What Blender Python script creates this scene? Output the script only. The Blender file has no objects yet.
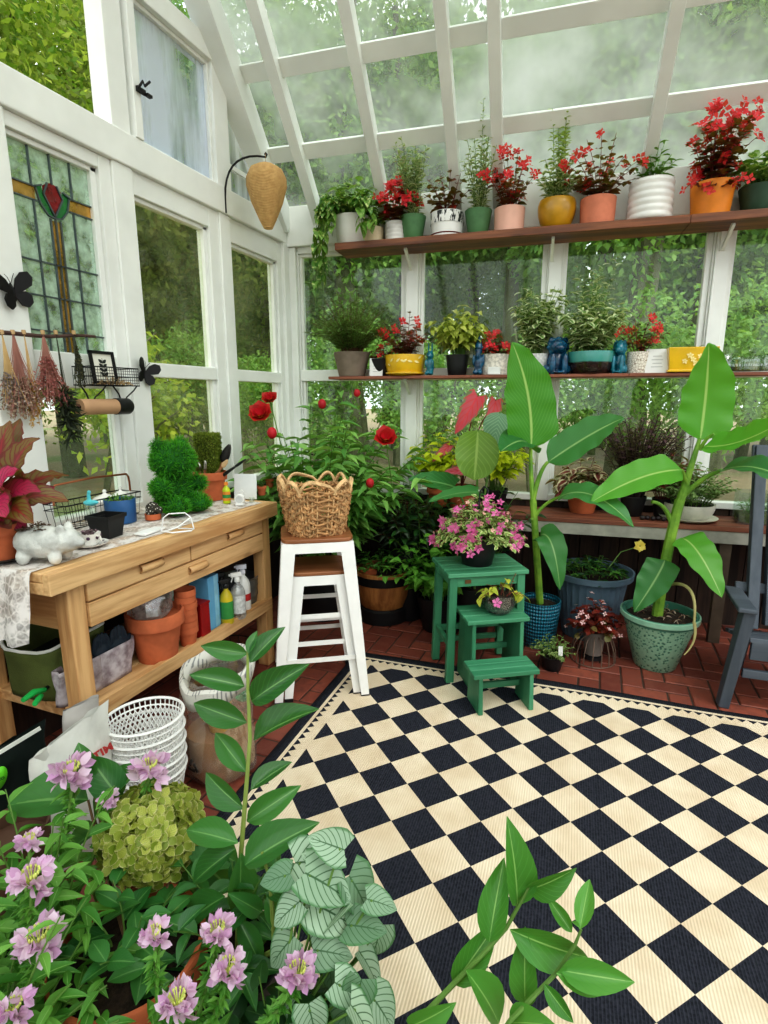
import bpy, math, random
import numpy as np
from mathutils import Vector, Matrix, Euler
PI = math.pi
scene = bpy.context.scene
COL = scene.collection
# ------------------------------------------------------------------ camera geometry
FPX, CH, PITCH, YAW = 546.1, 1.4, math.radians(11.82), math.radians(21.2)
_fw0 = np.array([-math.sin(YAW), math.cos(YAW), 0.]); RT = np.array([math.cos(YAW), math.sin(YAW), 0.]); ZZ = np.array([0, 0, 1.])
FW = _fw0*math.cos(PITCH) - ZZ*math.sin(PITCH); UP = ZZ*math.cos(PITCH) + _fw0*math.sin(PITCH)
CAM = np.array([0, 0, CH])
def ray(x, y): return FW + RT*(x-384)/FPX - UP*(y-512)/FPX
def onpl(x, y, p0, n):
    d = ray(x, y); return CAM + d*((np.array(p0)-CAM) @ n)/(d @ n)
def Zp(x, y, z=0): return onpl(x, y, (0, 0, z), ZZ)
def DP(x, y, d): return CAM + ray(x, y)*d
CX = np.array([-2.067, 3.503, 0.])                      # inside corner of the two glazed walls
BD = np.array([math.sin(math.radians(84.7)), math.cos(math.radians(84.7)), 0.])
BN = np.array([BD[1], -BD[0], 0.])                      # into the room
BROT = math.atan2(BD[1], BD[0])
def BK(x, y, off=0.): return onpl(x, y, CX+BN*off, BN)
def LF(x, y, X=-2.067): return onpl(x, y, (X, 0, 0), np.array([1., 0, 0]))
def B(s, off, z): return CX + BD*s + BN*off + ZZ*z       # back wall coordinates
def depth(P): return float((np.array(P)-CAM) @ FW)
def unit(v): v = np.asarray(v, float); return v/(np.linalg.norm(v, axis=-1, keepdims=True)+1e-12)

# ------------------------------------------------------------------ materials
def C(r, g, b):
    f = lambda c: (c/255/12.92) if c/255 <= .04045 else ((c/255+.055)/1.055)**2.4
    return (f(r), f(g), f(b), 1)
class NT:
    def __init__(s, name):
        s.m = bpy.data.materials.new(name); s.m.use_nodes = True; s.t = s.m.node_tree; s.t.nodes.clear()
        s.out = s.n('ShaderNodeOutputMaterial')
    def n(s, typ, ins=None, **kw):
        k = s.t.nodes.new(typ)
        for a, v in kw.items(): setattr(k, a, v)
        for i, v in (ins or {}).items(): s.set(k, i, v)
        return k
    def set(s, k, i, v):
        sock = k.inputs[i]
        if isinstance(v, bpy.types.NodeSocket): s.t.links.new(v, sock)
        else: sock.default_value = v
    def math(s, op, a, b=0., c=None, clamp=False):
        k = s.n('ShaderNodeMath', operation=op, use_clamp=clamp); s.set(k, 0, a); s.set(k, 1, b)
        if c is not None: s.set(k, 2, c)
        return k.outputs[0]
    def mix(s, f, a, b):
        k = s.n('ShaderNodeMix', data_type='RGBA'); s.set(k, 0, f); s.set(k, 6, a); s.set(k, 7, b); return k.outputs[2]
    def step(s, x, a, b):
        k = s.n('ShaderNodeMapRange', interpolation_type='SMOOTHSTEP'); s.set(k, 0, x); s.set(k, 1, a); s.set(k, 2, b); return k.outputs[0]
    def obj(s): return s.n('ShaderNodeTexCoord').outputs['Object']
    def noise(s, scale, detail=3, vec=None, rough=.55, stretch=None):
        v = vec or s.obj()
        if stretch: v = s.n('ShaderNodeMapping', {0: v, 3: stretch}).outputs[0]
        return s.n('ShaderNodeTexNoise', {'Vector': v, 'Scale': scale, 'Detail': detail, 'Roughness': rough}).outputs[0]
    def bump(s, h, strength=.3, dist=.01):
        return s.n('ShaderNodeBump', {'Height': h, 'Strength': strength, 'Distance': dist}).outputs[0]
    def pbr(s, col, rough=.6, metal=0, normal=None, spec=.5, coat=0):
        k = s.n('ShaderNodeBsdfPrincipled', {'Base Color': col, 'Roughness': rough, 'Metallic': metal, 'Specular IOR Level': spec, 'Coat Weight': coat})
        if normal is not None: s.set(k, 'Normal', normal)
        return k.outputs[0]
    def done(s, sh): s.t.links.new(sh, s.out.inputs[0]); return s.m
def sc(c, k): return (min(c[0]*k, 1), min(c[1]*k, 1), min(c[2]*k, 1), 1)
def M(name, col, rough=.6, metal=0, var=.18, scale=9, bump=0, bs=60, spec=.4, coat=0, col2=None):
    k = NT(name); f = k.step(k.noise(scale), .3, .7)
    c = k.mix(f, col2 or sc(col, 1-var), sc(col, 1+var))
    nm = k.bump(k.noise(bs, 4), bump, .01) if bump else None
    return k.done(k.pbr(c, rough, metal, nm, spec, coat))
def WD(name, c1, c2, axis=1, scale=14, rough=.55, knots=True):
    k = NT(name); st = [1., 1., 1.]; st[axis] = .07
    a = k.noise(scale, 6, stretch=tuple(st), rough=.65); b = k.noise(scale*4, 3, stretch=tuple(st))
    f = k.math('ADD', k.math('MULTIPLY', a, .75), k.math('MULTIPLY', b, .25))
    c = k.mix(k.step(f, .36, .64), c1, c2)
    if knots:
        vv = k.n('ShaderNodeMapping', {0: k.obj(), 3: tuple(.35 if i == axis else 1. for i in range(3))}).outputs[0]
        v = k.n('ShaderNodeTexVoronoi', {'Vector': vv, 'Scale': 7.}).outputs['Distance']
        c = k.mix(k.math('MULTIPLY', k.step(v, .13, .04), .6), c, sc(c1, .45))
    return k.done(k.pbr(c, rough, 0, k.bump(f, .15, .004)))
def LM(name, c1, c2, mid=None, midw=.04, vein=None, vfreq=16, vw=.75, edge=None, edgew=.36, blotch=None, bth=.55, bsc=30, rough=.42, trans=.28, tipc=None, spec=.45, center=None, cw=.25):
    """leaf and petal shader: attribute luv = across, along, random."""
    k = NT(name); at = k.n('ShaderNodeAttribute', attribute_name='luv').outputs['Vector']
    sp = k.n('ShaderNodeSeparateXYZ', {0: at}); u, t, r = sp.outputs
    d = k.math('ABSOLUTE', k.math('SUBTRACT', u, .5))
    c = k.mix(r, c1, c2)
    n = k.noise(bsc, 3)
    if tipc: c = k.mix(k.step(t, .45, 1.), c, tipc)
    if center: c = k.mix(k.step(k.math('ADD', d, k.math('MULTIPLY', k.math('ABSOLUTE', k.math('SUBTRACT', t, .45)), .5)), cw, cw*.35), c, center)
    if edge: c = k.mix(k.step(k.math('ADD', d, k.math('MULTIPLY', n, .16)), edgew+.03, edgew+.10), c, edge)
    if blotch: c = k.mix(k.step(n, bth, bth+.07), c, blotch)
    if vein:
        ph = k.math('MULTIPLY', k.math('SUBTRACT', t, k.math('MULTIPLY', d, .9)), vfreq*2*PI)
        w = k.math('SINE', ph); c = k.mix(k.step(w, vw, 1.), c, vein)
    if mid: c = k.mix(k.step(d, midw, midw*.35), c, mid)
    p = k.pbr(c, rough, 0, None, spec)
    tr = k.n('ShaderNodeBsdfTranslucent', {0: k.mix(.35, c, C(190, 220, 60))}).outputs[0]
    return k.done(k.n('ShaderNodeMixShader', {0: trans, 1: p, 2: tr}).outputs[0])
def GL(name, tint=(1, 1, 1, 1), haze=.12, hcol=(.8, .85, .82, 1), sc_=2.5, gloss=.06, rough=.05, streak=None, trans=.6):
    """thin glazing: clear + haze (dirt, or lightness mixed in) + a little reflection."""
    k = NT(name); n = k.noise(sc_, 5, stretch=streak)
    hz = k.math('MULTIPLY', k.step(n, .25, .8), haze*2, clamp=True)
    t = k.n('ShaderNodeBsdfTransparent', {0: tint}).outputs[0]
    a = k.n('ShaderNodeBsdfTranslucent', {0: hcol}).outputs[0]; b = k.n('ShaderNodeBsdfDiffuse', {0: hcol}).outputs[0]
    h = k.n('ShaderNodeMixShader', {0: trans, 1: b, 2: a}).outputs[0]
    m = k.n('ShaderNodeMixShader', {0: hz, 1: t, 2: h}).outputs[0]
    g = k.n('ShaderNodeBsdfGlossy', {0: (1, 1, 1, 1), 1: rough}).outputs[0]
    return k.done(k.n('ShaderNodeMixShader', {0: gloss, 1: m, 2: g}).outputs[0])

# ------------------------------------------------------------------ mesh helpers
class MB:
    def __init__(s): s.V = []; s.F = []; s.A = []; s.n = 0; s.MI = []
    def add(s, v, f, a=None, mi=0):
        v = np.asarray(v, float).reshape(-1, 3); o = s.n
        s.V.append(v); s.A.append(np.zeros((len(v), 3)) if a is None else np.asarray(a, float))
        if isinstance(f, np.ndarray): s.F += (f+o).tolist()
        else: s.F += [[i+o for i in q] for q in f]
        s.MI += [mi]*len(f); s.n += len(v); return s
    def box(s, c, size, R=None, mi=0, taper=1.):
        x, y, z = [q/2 for q in size]
        v = np.array([[-x, -y, -z], [x, -y, -z], [x, y, -z], [-x, y, -z], [-x*taper, -y*taper, z], [x*taper, -y*taper, z], [x*taper, y*taper, z], [-x*taper, y*taper, z]])
        if R is not None: v = v @ np.asarray(R).T
        return s.add(v+np.asarray(c, float), [[0, 3, 2, 1], [4, 5, 6, 7], [0, 1, 5, 4], [1, 2, 6, 5], [2, 3, 7, 6], [3, 0, 4, 7]], mi=mi)
    def bar(s, a, b, w, h, up=(0, 0, 1), mi=0, w2=None, h2=None):
        """square bar from a to b, w across, h along up."""
        a = np.asarray(a, float); b = np.asarray(b, float); d = unit(b-a); x = unit(np.cross(d, up)); y = np.cross(x, d)
        w2 = w if w2 is None else w2; h2 = h if h2 is None else h2
        q = lambda p, ww, hh: [p+x*i*ww/2+y*j*hh/2 for i, j in ((-1, -1), (1, -1), (1, 1), (-1, 1))]
        return s.add(q(a, w, h)+q(b, w2, h2), [[0, 3, 2, 1], [4, 5, 6, 7], [0, 1, 5, 4], [1, 2, 6, 5], [2, 3, 7, 6], [3, 0, 4, 7]], mi=mi)
    def tube(s, path, r, n=6, closed=False, mi=0, a=None):
        P = np.asarray(path, float); m = len(P); r = np.broadcast_to(np.asarray(r, float), (m,))
        T = np.gradient(P, axis=0) if not closed else np.roll(P, -1, 0)-np.roll(P, 1, 0); T = unit(T)
        up = np.array([0, 0, 1.]) if abs(T[0][2]) < .9 else np.array([1., 0, 0])
        X = np.zeros_like(P); x = unit(np.cross(T[0], up))
        for i in range(m):
            x = x-T[i]*(x @ T[i]); x = unit(x); X[i] = x
        Y = np.cross(T, X); an = np.arange(n)*2*PI/n
        V = P[:, None]+r[:, None, None]*(np.cos(an)[None, :, None]*X[:, None]+np.sin(an)[None, :, None]*Y[:, None])
        F = []; k = m if closed else m-1
        for i in range(k):
            j = (i+1) % m
            for q in range(n): F.append([i*n+q, i*n+(q+1) % n, j*n+(q+1) % n, j*n+q])
        if not closed: F += [list(range(n))[::-1], [(m-1)*n+q for q in range(n)]]
        A = np.zeros((m*n, 3)); A[:, 1] = np.repeat(np.linspace(0, 1, m), n); A[:, 0] = .5
        return s.add(V.reshape(-1, 3), F, A, mi)
    def lathe(s, prof, n=28, c=(0, 0, 0), R=None, mi=0, wob=None):
        m = len(prof); an = np.arange(n)*2*PI/n; V = []
        for i, (r, z) in enumerate(prof):
            rr = r*(1+(wob(an, i, m) if wob else 0))
            V.append(np.stack([rr*np.cos(an), rr*np.sin(an), np.full(n, z)], 1))
        V = np.concatenate(V)
        if R is not None: V = V @ np.asarray(R).T
        F = [[i*n+q, i*n+(q+1) % n, (i+1)*n+(q+1) % n, (i+1)*n+q] for i in range(m-1) for q in range(n)]
        cap = abs(prof[0][0]-prof[-1][0]) > .15*max(q[0] for q in prof)
        if cap and prof[0][0] > 1e-6: F.append(list(range(n))[::-1])
        if cap and prof[-1][0] > 1e-6: F.append([(m-1)*n+q for q in range(n)])
        return s.add(V+np.asarray(c, float), F, mi=mi)
    def ell(s, c, rad, R=None, n=16, m=10, mi=0):
        th = np.linspace(0, PI, m); prof = [(max(math.sin(t), 0), -math.cos(t)) for t in th]; an = np.arange(n)*2*PI/n
        V = np.concatenate([np.stack([r*np.cos(an), r*np.sin(an), np.full(n, z)], 1) for r, z in prof])*np.asarray(rad, float)
        if R is not None: V = V @ np.asarray(R).T
        F = [[i*n+q, i*n+(q+1) % n, (i+1)*n+(q+1) % n, (i+1)*n+q] for i in range(m-1) for q in range(n)]
        return s.add(V+np.asarray(c, float), F, mi=mi)
    def grid(s, G, A=None, mi=0):
        G = np.asarray(G, float); a, b = G.shape[:2]
        F = [[i*b+j, i*b+j+1, (i+1)*b+j+1, (i+1)*b+j] for i in range(a-1) for j in range(b-1)]
        if A is None:
            u, t = np.meshgrid(np.linspace(0, 1, b), np.linspace(0, 1, a)); A = np.stack([u, t, 0*u], -1)
        return s.add(G.reshape(-1, 3), F, np.asarray(A).reshape(-1, 3), mi)
    def build(s, name, mat, parent=None, smooth=True, bev=0, sol=0, sub=0, ang=40):
        me = bpy.data.meshes.new(name); V = np.concatenate(s.V)
        me.from_pydata(V.tolist(), [], s.F)
        at = me.attributes.new('luv', 'FLOAT_VECTOR', 'POINT'); at.data.foreach_set('vector', np.concatenate(s.A).astype(np.float32).ravel())
        for q in (mat if isinstance(mat, (list, tuple)) else [mat]): me.materials.append(q)
        if any(s.MI): me.polygons.foreach_set('material_index', np.array(s.MI, np.int32))
        if smooth:
            me.polygons.foreach_set('use_smooth', np.ones(len(me.polygons), bool))
            if ang: me.set_sharp_from_angle(angle=math.radians(ang))
        me.update(); o = bpy.data.objects.new(name, me); COL.objects.link(o)
        if parent is not None: o.parent = parent
        if sol: q = o.modifiers.new('thick', 'SOLIDIFY'); q.thickness = sol; q.offset = 0
        if bev: q = o.modifiers.new('bev', 'BEVEL'); q.width = bev; q.segments = 2; q.limit_method = 'ANGLE'
        if sub: q = o.modifiers.new('sub', 'SUBSURF'); q.levels = sub; q.render_levels = sub
        return o
def Rz(a): c, s_ = math.cos(a), math.sin(a); return np.array([[c, -s_, 0], [s_, c, 0], [0, 0, 1.]])
def Rx(a): c, s_ = math.cos(a), math.sin(a); return np.array([[1., 0, 0], [0, c, -s_], [0, s_, c]])
def Ry(a): c, s_ = math.cos(a), math.sin(a); return np.array([[c, 0, s_], [0, 1., 0], [-s_, 0, c]])
def tag(o, label, cat, group=None, kind=None):
    o['label'] = label; o['category'] = cat
    if group: o['group'] = group
    if kind: o['kind'] = kind
    return o
def thing(name, label, cat, loc=(0, 0, 0), rz=0., group=None):
    o = bpy.data.objects.new(name, None); COL.objects.link(o); o.location = [float(q) for q in loc]; o.rotation_euler = (0, 0, rz); o.empty_display_size = .05
    return tag(o, label, cat, group)
def struct(name, mb, mat, parent=None, **k):
    o = mb.build(name, mat, parent, **k)
    if parent is None: o['kind'] = 'structure'
    return o
def sempty(name):
    o = bpy.data.objects.new(name, None); COL.objects.link(o); o['kind'] = 'structure'; return o
def dup(root, loc, rz=0., label=None, group=None):
    r = root.copy(); COL.objects.link(r); r.location = [float(q) for q in loc]; r.rotation_euler = (0, 0, rz)
    if label: r['label'] = label
    if group: r['group'] = group
    for ch in list(root.children):
        c = ch.copy(); COL.objects.link(c); c.parent = r
        for g in ch.children:
            d = g.copy(); COL.objects.link(d); d.parent = c
    return r
def blob(name, parts, mat, parent=None, vox=.006, extra=None):
    """several ellipsoids fused into one continuous body."""
    mb = MB()
    for p in parts: mb.ell(p[0], p[1], p[2] if len(p) > 2 else None)
    if extra: extra(mb)
    o = mb.build(name, mat, parent)
    q = o.modifiers.new('fuse', 'REMESH'); q.mode = 'VOXEL'; q.voxel_size = vox; q.use_smooth_shade = True
    q = o.modifiers.new('soft', 'SMOOTH'); q.factor = .5; q.iterations = 3
    return o
def words_on(name, text, size, loc, rot, mat, parent, bold=0.):
    cu = bpy.data.curves.new(name, 'FONT'); cu.body = text; cu.size = size; cu.align_x = 'CENTER'; cu.align_y = 'CENTER'; cu.extrude = .0004; cu.offset = bold
    cu.materials.append(mat); q = bpy.data.objects.new(name, cu); COL.objects.link(q); bpy.context.view_layer.update()
    me = bpy.data.meshes.new_from_object(q.evaluated_get(bpy.context.evaluated_depsgraph_get())); bpy.data.objects.remove(q); me.name = name
    if not me.materials: me.materials.append(mat)
    o = bpy.data.objects.new(name, me); COL.objects.link(o); o.location = [float(q) for q in loc]; o.rotation_euler = rot
    if parent is not None: o.parent = parent
    return o

# ------------------------------------------------------------------ leaves
def LT(shape='oval', nl=5, fold=.25, curl=.25, cols=3, ruff=0.):
    t = np.linspace(0, 1, nl+1)
    w = {'oval': lambda t: np.sin(PI*t**.85)**.8, 'lance': lambda t: np.sin(PI*t**.7)**.9, 'heart': lambda t: np.where(t < .18, .75+.25*t/.18, np.cos((t-.18)/.82*PI/2)**.8),
         'round': lambda t: np.sqrt(np.clip(1-(2*t-1)**2, 0, 1)), 'needle': lambda t: 1-t**2*.9, 'petal': lambda t: np.sin(PI*np.clip(t, 0, 1)**1.6)**.7*.98+.05*(1-t),
         'tri': lambda t: (1-t)*.98+.02, 'strap': lambda t: np.clip(np.minimum(t*6, (1-t)*3), 0, 1)**.6}[shape](t)
    w = np.clip(np.nan_to_num(w), .03, 1)
    u = np.linspace(-1, 1, cols)
    U, T = np.meshgrid(u, t); Wd = np.repeat(w[:, None], cols, 1)
    back = -.16*np.abs(U)*(1-T)**3 if shape == 'heart' else 0*U
    Zc = fold*np.abs(U)*Wd*.5 - curl*T**2 + ruff*np.sin(T*14)*np.abs(U)*.5
    V = np.stack([U*Wd*.5, T+back, Zc], -1).reshape(-1, 3)
    A = np.stack([U*.5+.5, T, 0*T], -1).reshape(-1, 3)
    F = np.array([[i*cols+j, i*cols+j+1, (i+1)*cols+j+1, (i+1)*cols+j] for i in range(nl) for j in range(cols-1)])
    return V, F, A
def leaves(mb, T, P, D, N, L, W, rng, mi=0):
    V, F, A = T; P = np.asarray(P, float).reshape(-1, 3); k = len(P)
    if not k: return
    D = unit(np.broadcast_to(np.asarray(D, float), P.shape)); N = np.broadcast_to(np.asarray(N, float), P.shape)
    S = unit(np.cross(D, N)); N = np.cross(S, D); L = np.broadcast_to(np.asarray(L, float), (k,)); W = np.broadcast_to(np.asarray(W, float), (k,))
    X = P[:, None]+S[:, None]*(V[None, :, 0, None]*W[:, None, None])+D[:, None]*(V[None, :, 1, None]*L[:, None, None])+N[:, None]*(V[None, :, 2, None]*L[:, None, None])
    AA = np.repeat(A[None], k, 0).copy(); AA[:, :, 2] = rng.random(k)[:, None]
    FF = (F[None]+(np.arange(k)*len(V))[:, None, None]).reshape(-1, F.shape[1])
    mb.add(X.reshape(-1, 3), FF, AA.reshape(-1, 3), mi)
def bez(a, b, c, n): t = np.linspace(0, 1, n)[:, None]; return (1-t)**2*a+2*t*(1-t)*b+t*t*c
def bush(root, lm, T, z0, nst, h, spread, lps, L, W, seed, sm=None, start=.2, droop=.0, flat=.6, r0=.01, sr=.0025, hvar=.3, shrink=.35, name='foliage', lean=(0, 0), c0=(0, 0), upn=1., bendy=.35, whorl=1):
    rng = np.random.default_rng(seed); ms, ml = MB(), MB(); P, D, N, LL, WW, tips = [], [], [], [], [], []
    for i in range(nst):
        a = i*2.39996+rng.uniform(-.4, .4); q = math.sqrt((i+.5)/nst); tl = spread*q; hh = h*(1-hvar*rng.random())*(1-.25*q*(spread > .5))
        o = np.array([c0[0]+math.cos(a)*r0*q, c0[1]+math.sin(a)*r0*q, z0]); rad = np.array([math.cos(a), math.sin(a), 0])
        d = rad*math.sin(tl)+ZZ*math.cos(tl)+np.array([lean[0], lean[1], 0])
        e = o+d*hh; mid = o+(ZZ*.6+d*.4)*hh*.55+rng.normal(0, .03, 3)*hh; e = e-ZZ*hh*bendy*math.sin(tl)**2+rng.normal(0, .02, 3)*hh
        path = bez(o, mid, e, 8); ms.tube(path, np.linspace(sr, sr*.5, 8), 5)
        for k in range(lps):
            t = start+(1-start)*(k+.6*rng.random())/lps
            p = (1-t)**2*o+2*t*(1-t)*mid+t*t*e; tg = unit(2*(1-t)*(mid-o)+2*t*(e-mid))
            for w_ in range(whorl):
                b = k*2.4+i+w_*2*PI/whorl+rng.uniform(-.3, .3); out = np.array([math.cos(b), math.sin(b), 0])
                out = unit(out+rad*.35*math.sin(tl))
                dd = unit(out*flat+tg*(1-flat)-ZZ*droop+rng.normal(0, .08, 3))
                P.append(p); D.append(dd); N.append(ZZ*upn+tg*.3+rng.normal(0, .25, 3)+out*.15); s_ = (1-shrink*t)*rng.uniform(.75, 1.15); LL.append(L*s_); WW.append(W*s_)
        tips.append((e, unit(e-mid), rng.random()))
    bush.pts = [(p, d) for p, d in zip(P, D)]
    leaves(ml, T, P, D, N, LL, WW, rng)
    if sm is not None: ms.build('stems' if nst > 1 else 'stem', sm, root)
    ml.build(name, lm, root, ang=0)
    return tips
def flower(mb, p, n, r, npet, T, rng, cup=.35, wf=.75, mi=0, layers=1):
    n = unit(n); x = unit(np.cross(n, [.3, .7, .64])); y = np.cross(n, x); P, D, N, L = [], [], [], []
    for l in range(layers):
        for k in range(npet):
            a = 2*PI*k/npet+l*.5+rng.uniform(-.12, .12); o = x*math.cos(a)+y*math.sin(a); c_ = cup+l*.35
            P.append(np.asarray(p)+o*r*.08); D.append(o+n*c_); N.append(n-o*c_*.6); L.append(r*rng.uniform(.85, 1.1)*(1-.15*l))
    L = np.array(L); leaves(mb, T, P, D, N, L, L*wf, rng, mi)
def blossoms(root, mat, tips, r, npet, seed, per=3, jit=.03, name='blossoms', frac=1., T=None, along=0):
    rng = np.random.default_rng(seed); mb = MB(); T = T or LT('petal', 2, .1, .1)
    for p, d, q in list(tips)+[(bush.pts[i][0]+bush.pts[i][1]*.03-ZZ*0, bush.pts[i][1]*.6+ZZ*.4, 0) for i in (rng.choice(len(bush.pts), min(along, len(bush.pts)), False) if along else [])]:
        if q > frac: continue
        for k in range(per): flower(mb, p+rng.normal(0, jit, 3), d+rng.normal(0, .5, 3)-FW*.5, r*rng.uniform(.7, 1.15), npet, T, rng)
    if mb.n: mb.build(name, mat, root, ang=0)
def blade(mb, ctrl, W, N, nl=22, cols=9, fold=.25, prof='banana', ripple=.0, seed=0, twist=0., roll=0.):
    """one large leaf along a bezier through ctrl (3 points)."""
    a, b, c = [np.asarray(q, float) for q in ctrl]; P = bez(a, 2*b-.5*(a+c), c, nl+1); t = np.linspace(0, 1, nl+1)
    w = {'banana': np.clip(np.minimum((t/.14), 1), 0, 1)**.6*np.clip((1-t)/.42, 0, 1)**.62*(1-.08*t), 'heart': np.where(t < .12, .7+.3*t/.12, np.cos((t-.12)/.88*PI/2)**.75), 'oval': np.sin(PI*t**.85)**.75, 'round': np.sqrt(np.clip(1-(2*t-1)**2, 0, 1))}[prof]
    w = np.clip(np.nan_to_num(w), .02, 1)*W/2
    T = unit(np.gradient(P, axis=0)); S = unit(np.cross(T, np.asarray(N, float))); NN = np.cross(S, T)
    u = np.linspace(-1, 1, cols); rng = np.random.default_rng(seed); ph = rng.uniform(0, 6, 2)
    G = np.zeros((nl+1, cols, 3))
    for j, uu in enumerate(u):
        rp = ripple*np.sin(t*26+ph[0 if uu < 0 else 1]+uu*2)*abs(uu)**1.5
        G[:, j] = P+S*(uu*w*(1-.1*abs(uu)*fold))[:, None]+NN*(fold*(abs(uu)-.0)*w*(1-roll*abs(uu))+rp)[:, None]
        if prof == 'heart': G[:, j] -= T*(abs(uu)**1.5*W*.22*(1-t)**2)[:, None]
    U, TT = np.meshgrid(u*.5+.5, t); mb.grid(G, np.stack([U, TT, 0*U+rng.random()], -1))

# ------------------------------------------------------------------ pots
def pot(root, kind, rt, h, mat, seed=0, soil=True, n=32, rb=None, wob=None):
    mb = MB(); th = max(.004, rt*.07)
    rb = rb if rb is not None else rt*{'taper': .7, 'cyl': .95, 'rim': .68, 'bowl': .55, 'round': .6}[kind]
    if kind == 'rim': out = [(rb, 0), (rt*.88, h*.72), (rt, h*.725), (rt, h*.985), (rt*.985, h)]
    elif kind == 'bowl': out = [(rb, 0)]+[(rb+(rt-rb)*math.sin(a), h*(1-math.cos(a))) for a in np.linspace(.15, PI/2, 9)]
    elif kind == 'round': out = [(rb, 0)]+[(rb+(rt*1.08-rb)*math.sin(a)**.8, h*.75*q) for q, a in zip(np.linspace(.06, 1, 8), np.linspace(.2, PI/2, 8))]+[(rt*1.06, h*.88), (rt, h)]
    else: out = [(rb*.97, 0), (rb, h*.015), (rb+(rt-rb)*.5, h*.5), (rt, h*.985), (rt*.985, h)]
    prof = out+[(rt-th, h), (rt-th*1.2, h*.86), (0.0005, h*.86)]
    mb.lathe(prof, n, wob=wob); o = mb.build('pot', mat, root, ang=35)
    if soil:
        rng = np.random.default_rng(seed+5); s = MB(); q = []
        for i in range(5):
            r = (rt-th*1.25)*(1-i/4.)
            q.append((max(r, .0005), h*.87+(i*.25*h*.06)))
        s.lathe(q, 18, wob=lambda a, i, m: rng.normal(0, .05, len(a))*(i > 0)); s.build('soil', SOIL, root)
    return h*.88
# ================================================================== materials
SOIL = M('soil', C(48, 36, 28), .95, bump=.8, bs=90, var=.5, scale=60)
PAINT = M('white_paint', C(232, 234, 230), .5, bump=.06, bs=25, var=.05, scale=4)
PAINT2 = M('white_paint_roof', C(226, 229, 224), .55, var=.06, scale=3)
BENCHW = WD('bench_wood', C(184, 138, 90), C(224, 186, 136), 1, 12)
BENCHX = WD('bench_wood_upright', C(182, 132, 84), C(220, 178, 126), 2, 12)
BENCHD = WD('bench_wood_cross', C(182, 132, 84), C(220, 178, 126), 0, 12)
SHELFW = WD('shelf_wood', C(84, 46, 28), C(140, 86, 54), 0, 10, .5)
DARKW = WD('dark_boards', C(38, 28, 24), C(74, 54, 44), 2, 9, .8)
REDW = WD('red_brown_board', C(104, 58, 44), C(150, 92, 70), 0, 10, .6)
BLACKI = M('black_iron', C(28, 27, 28), .5, .3)
BLACKP = M('black_plastic', C(30, 31, 33), .42, var=.1)
TERRA = M('terracotta', C(186, 102, 66), .85, var=.14, scale=14, bump=.08)
TERRA2 = M('pink_terracotta', C(206, 128, 100), .8, var=.1, scale=12)
WGLZ = M('white_glaze', C(226, 226, 222), .3, var=.04, coat=.3)
PAINTG = WD('green_paint', C(54, 122, 88), C(82, 150, 114), 0, 6, .5, False)
WMETAL = M('white_metal', C(238, 238, 236), .35, .0, var=.03, coat=.4)
SEATW = WD('seat_wood', C(120, 74, 46), C(160, 106, 70), 0, 10, .45)
GALV = M('galvanised', C(120, 124, 126), .45, .7, var=.2)
STEMG = M('green_stem', C(96, 130, 60), .6)
STEMB = M('brown_stem', C(104, 78, 54), .7)
STEMR = M('red_stem', C(120, 52, 48), .6)
L_GREEN = LM('leaf_green', C(50, 104, 40), C(92, 150, 62), mid=C(130, 175, 95), vein=C(105, 160, 75), vfreq=7, vw=.8)
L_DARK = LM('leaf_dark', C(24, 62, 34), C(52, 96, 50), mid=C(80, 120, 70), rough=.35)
L_FRESH = LM('leaf_fresh', C(74, 140, 50), C(122, 182, 74), mid=C(160, 205, 110))
L_VARI = LM('leaf_variegated', C(80, 124, 58), C(120, 158, 84), edge=C(226, 232, 190), edgew=.22, bsc=60)
L_POTHOS = LM('leaf_pothos', C(66, 122, 48), C(130, 170, 80), blotch=C(214, 222, 150), bth=.56, bsc=45, mid=C(150, 190, 110))
L_ROSE = LM('leaf_rosemary', C(78, 112, 56), C(132, 168, 92), rough=.6)
L_BEG = LM('leaf_bronze', C(72, 24, 26), C(132, 48, 42), mid=C(160, 66, 56), rough=.3)
L_GOLD = LM('leaf_golden', C(156, 172, 66), C(198, 204, 106), mid=C(210, 215, 130))
L_LIME = LM('leaf_chartreuse', C(186, 206, 34), C(226, 232, 66), mid=C(210, 220, 90), trans=.35)
L_BURG = LM('leaf_burgundy', C(84, 20, 34), C(128, 36, 50), mid=C(190, 70, 90), edge=C(110, 120, 60), edgew=.4, rough=.35)
L_CREAMR = LM('leaf_cream_burgundy', C(92, 24, 36), C(140, 60, 64), edge=C(206, 196, 160), edgew=.26)
L_HEATH = LM('leaf_purple', C(58, 36, 46), C(112, 78, 90), rough=.6)
P_RED = LM('petal_red', C(196, 16, 40), C(232, 46, 66), rough=.5, trans=.3)
P_CRIM = LM('petal_crimson', C(168, 8, 24), C(206, 22, 40), rough=.55, trans=.2)
P_PINK = LM('petal_pink', C(206, 70, 150), C(236, 130, 190), rough=.5, trans=.3)
P_LILAC = LM('petal_lilac', C(206, 150, 206), C(240, 206, 236), rough=.5, trans=.35, tipc=C(222, 168, 220))
P_CLEO = LM('petal_pale_pink', C(214, 160, 210), C(244, 218, 240), rough=.5, trans=.35)
WGLASS = GL('window_glass', (.93, .98, .92, 1), .04, (.60, .74, .56, 1), 2.2, .03)
ROOFG = GL('roof_glass', (.80, .84, .79, 1), .48, (.66, .70, .64, 1), 1.3, .04, .2, None, .85)
FROST = GL('frosted_glass', (.85, .92, 1, 1), .85, (.86, .91, 1., 1), 3., .05, .2, (1., 1.6, .25), .92)
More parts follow.
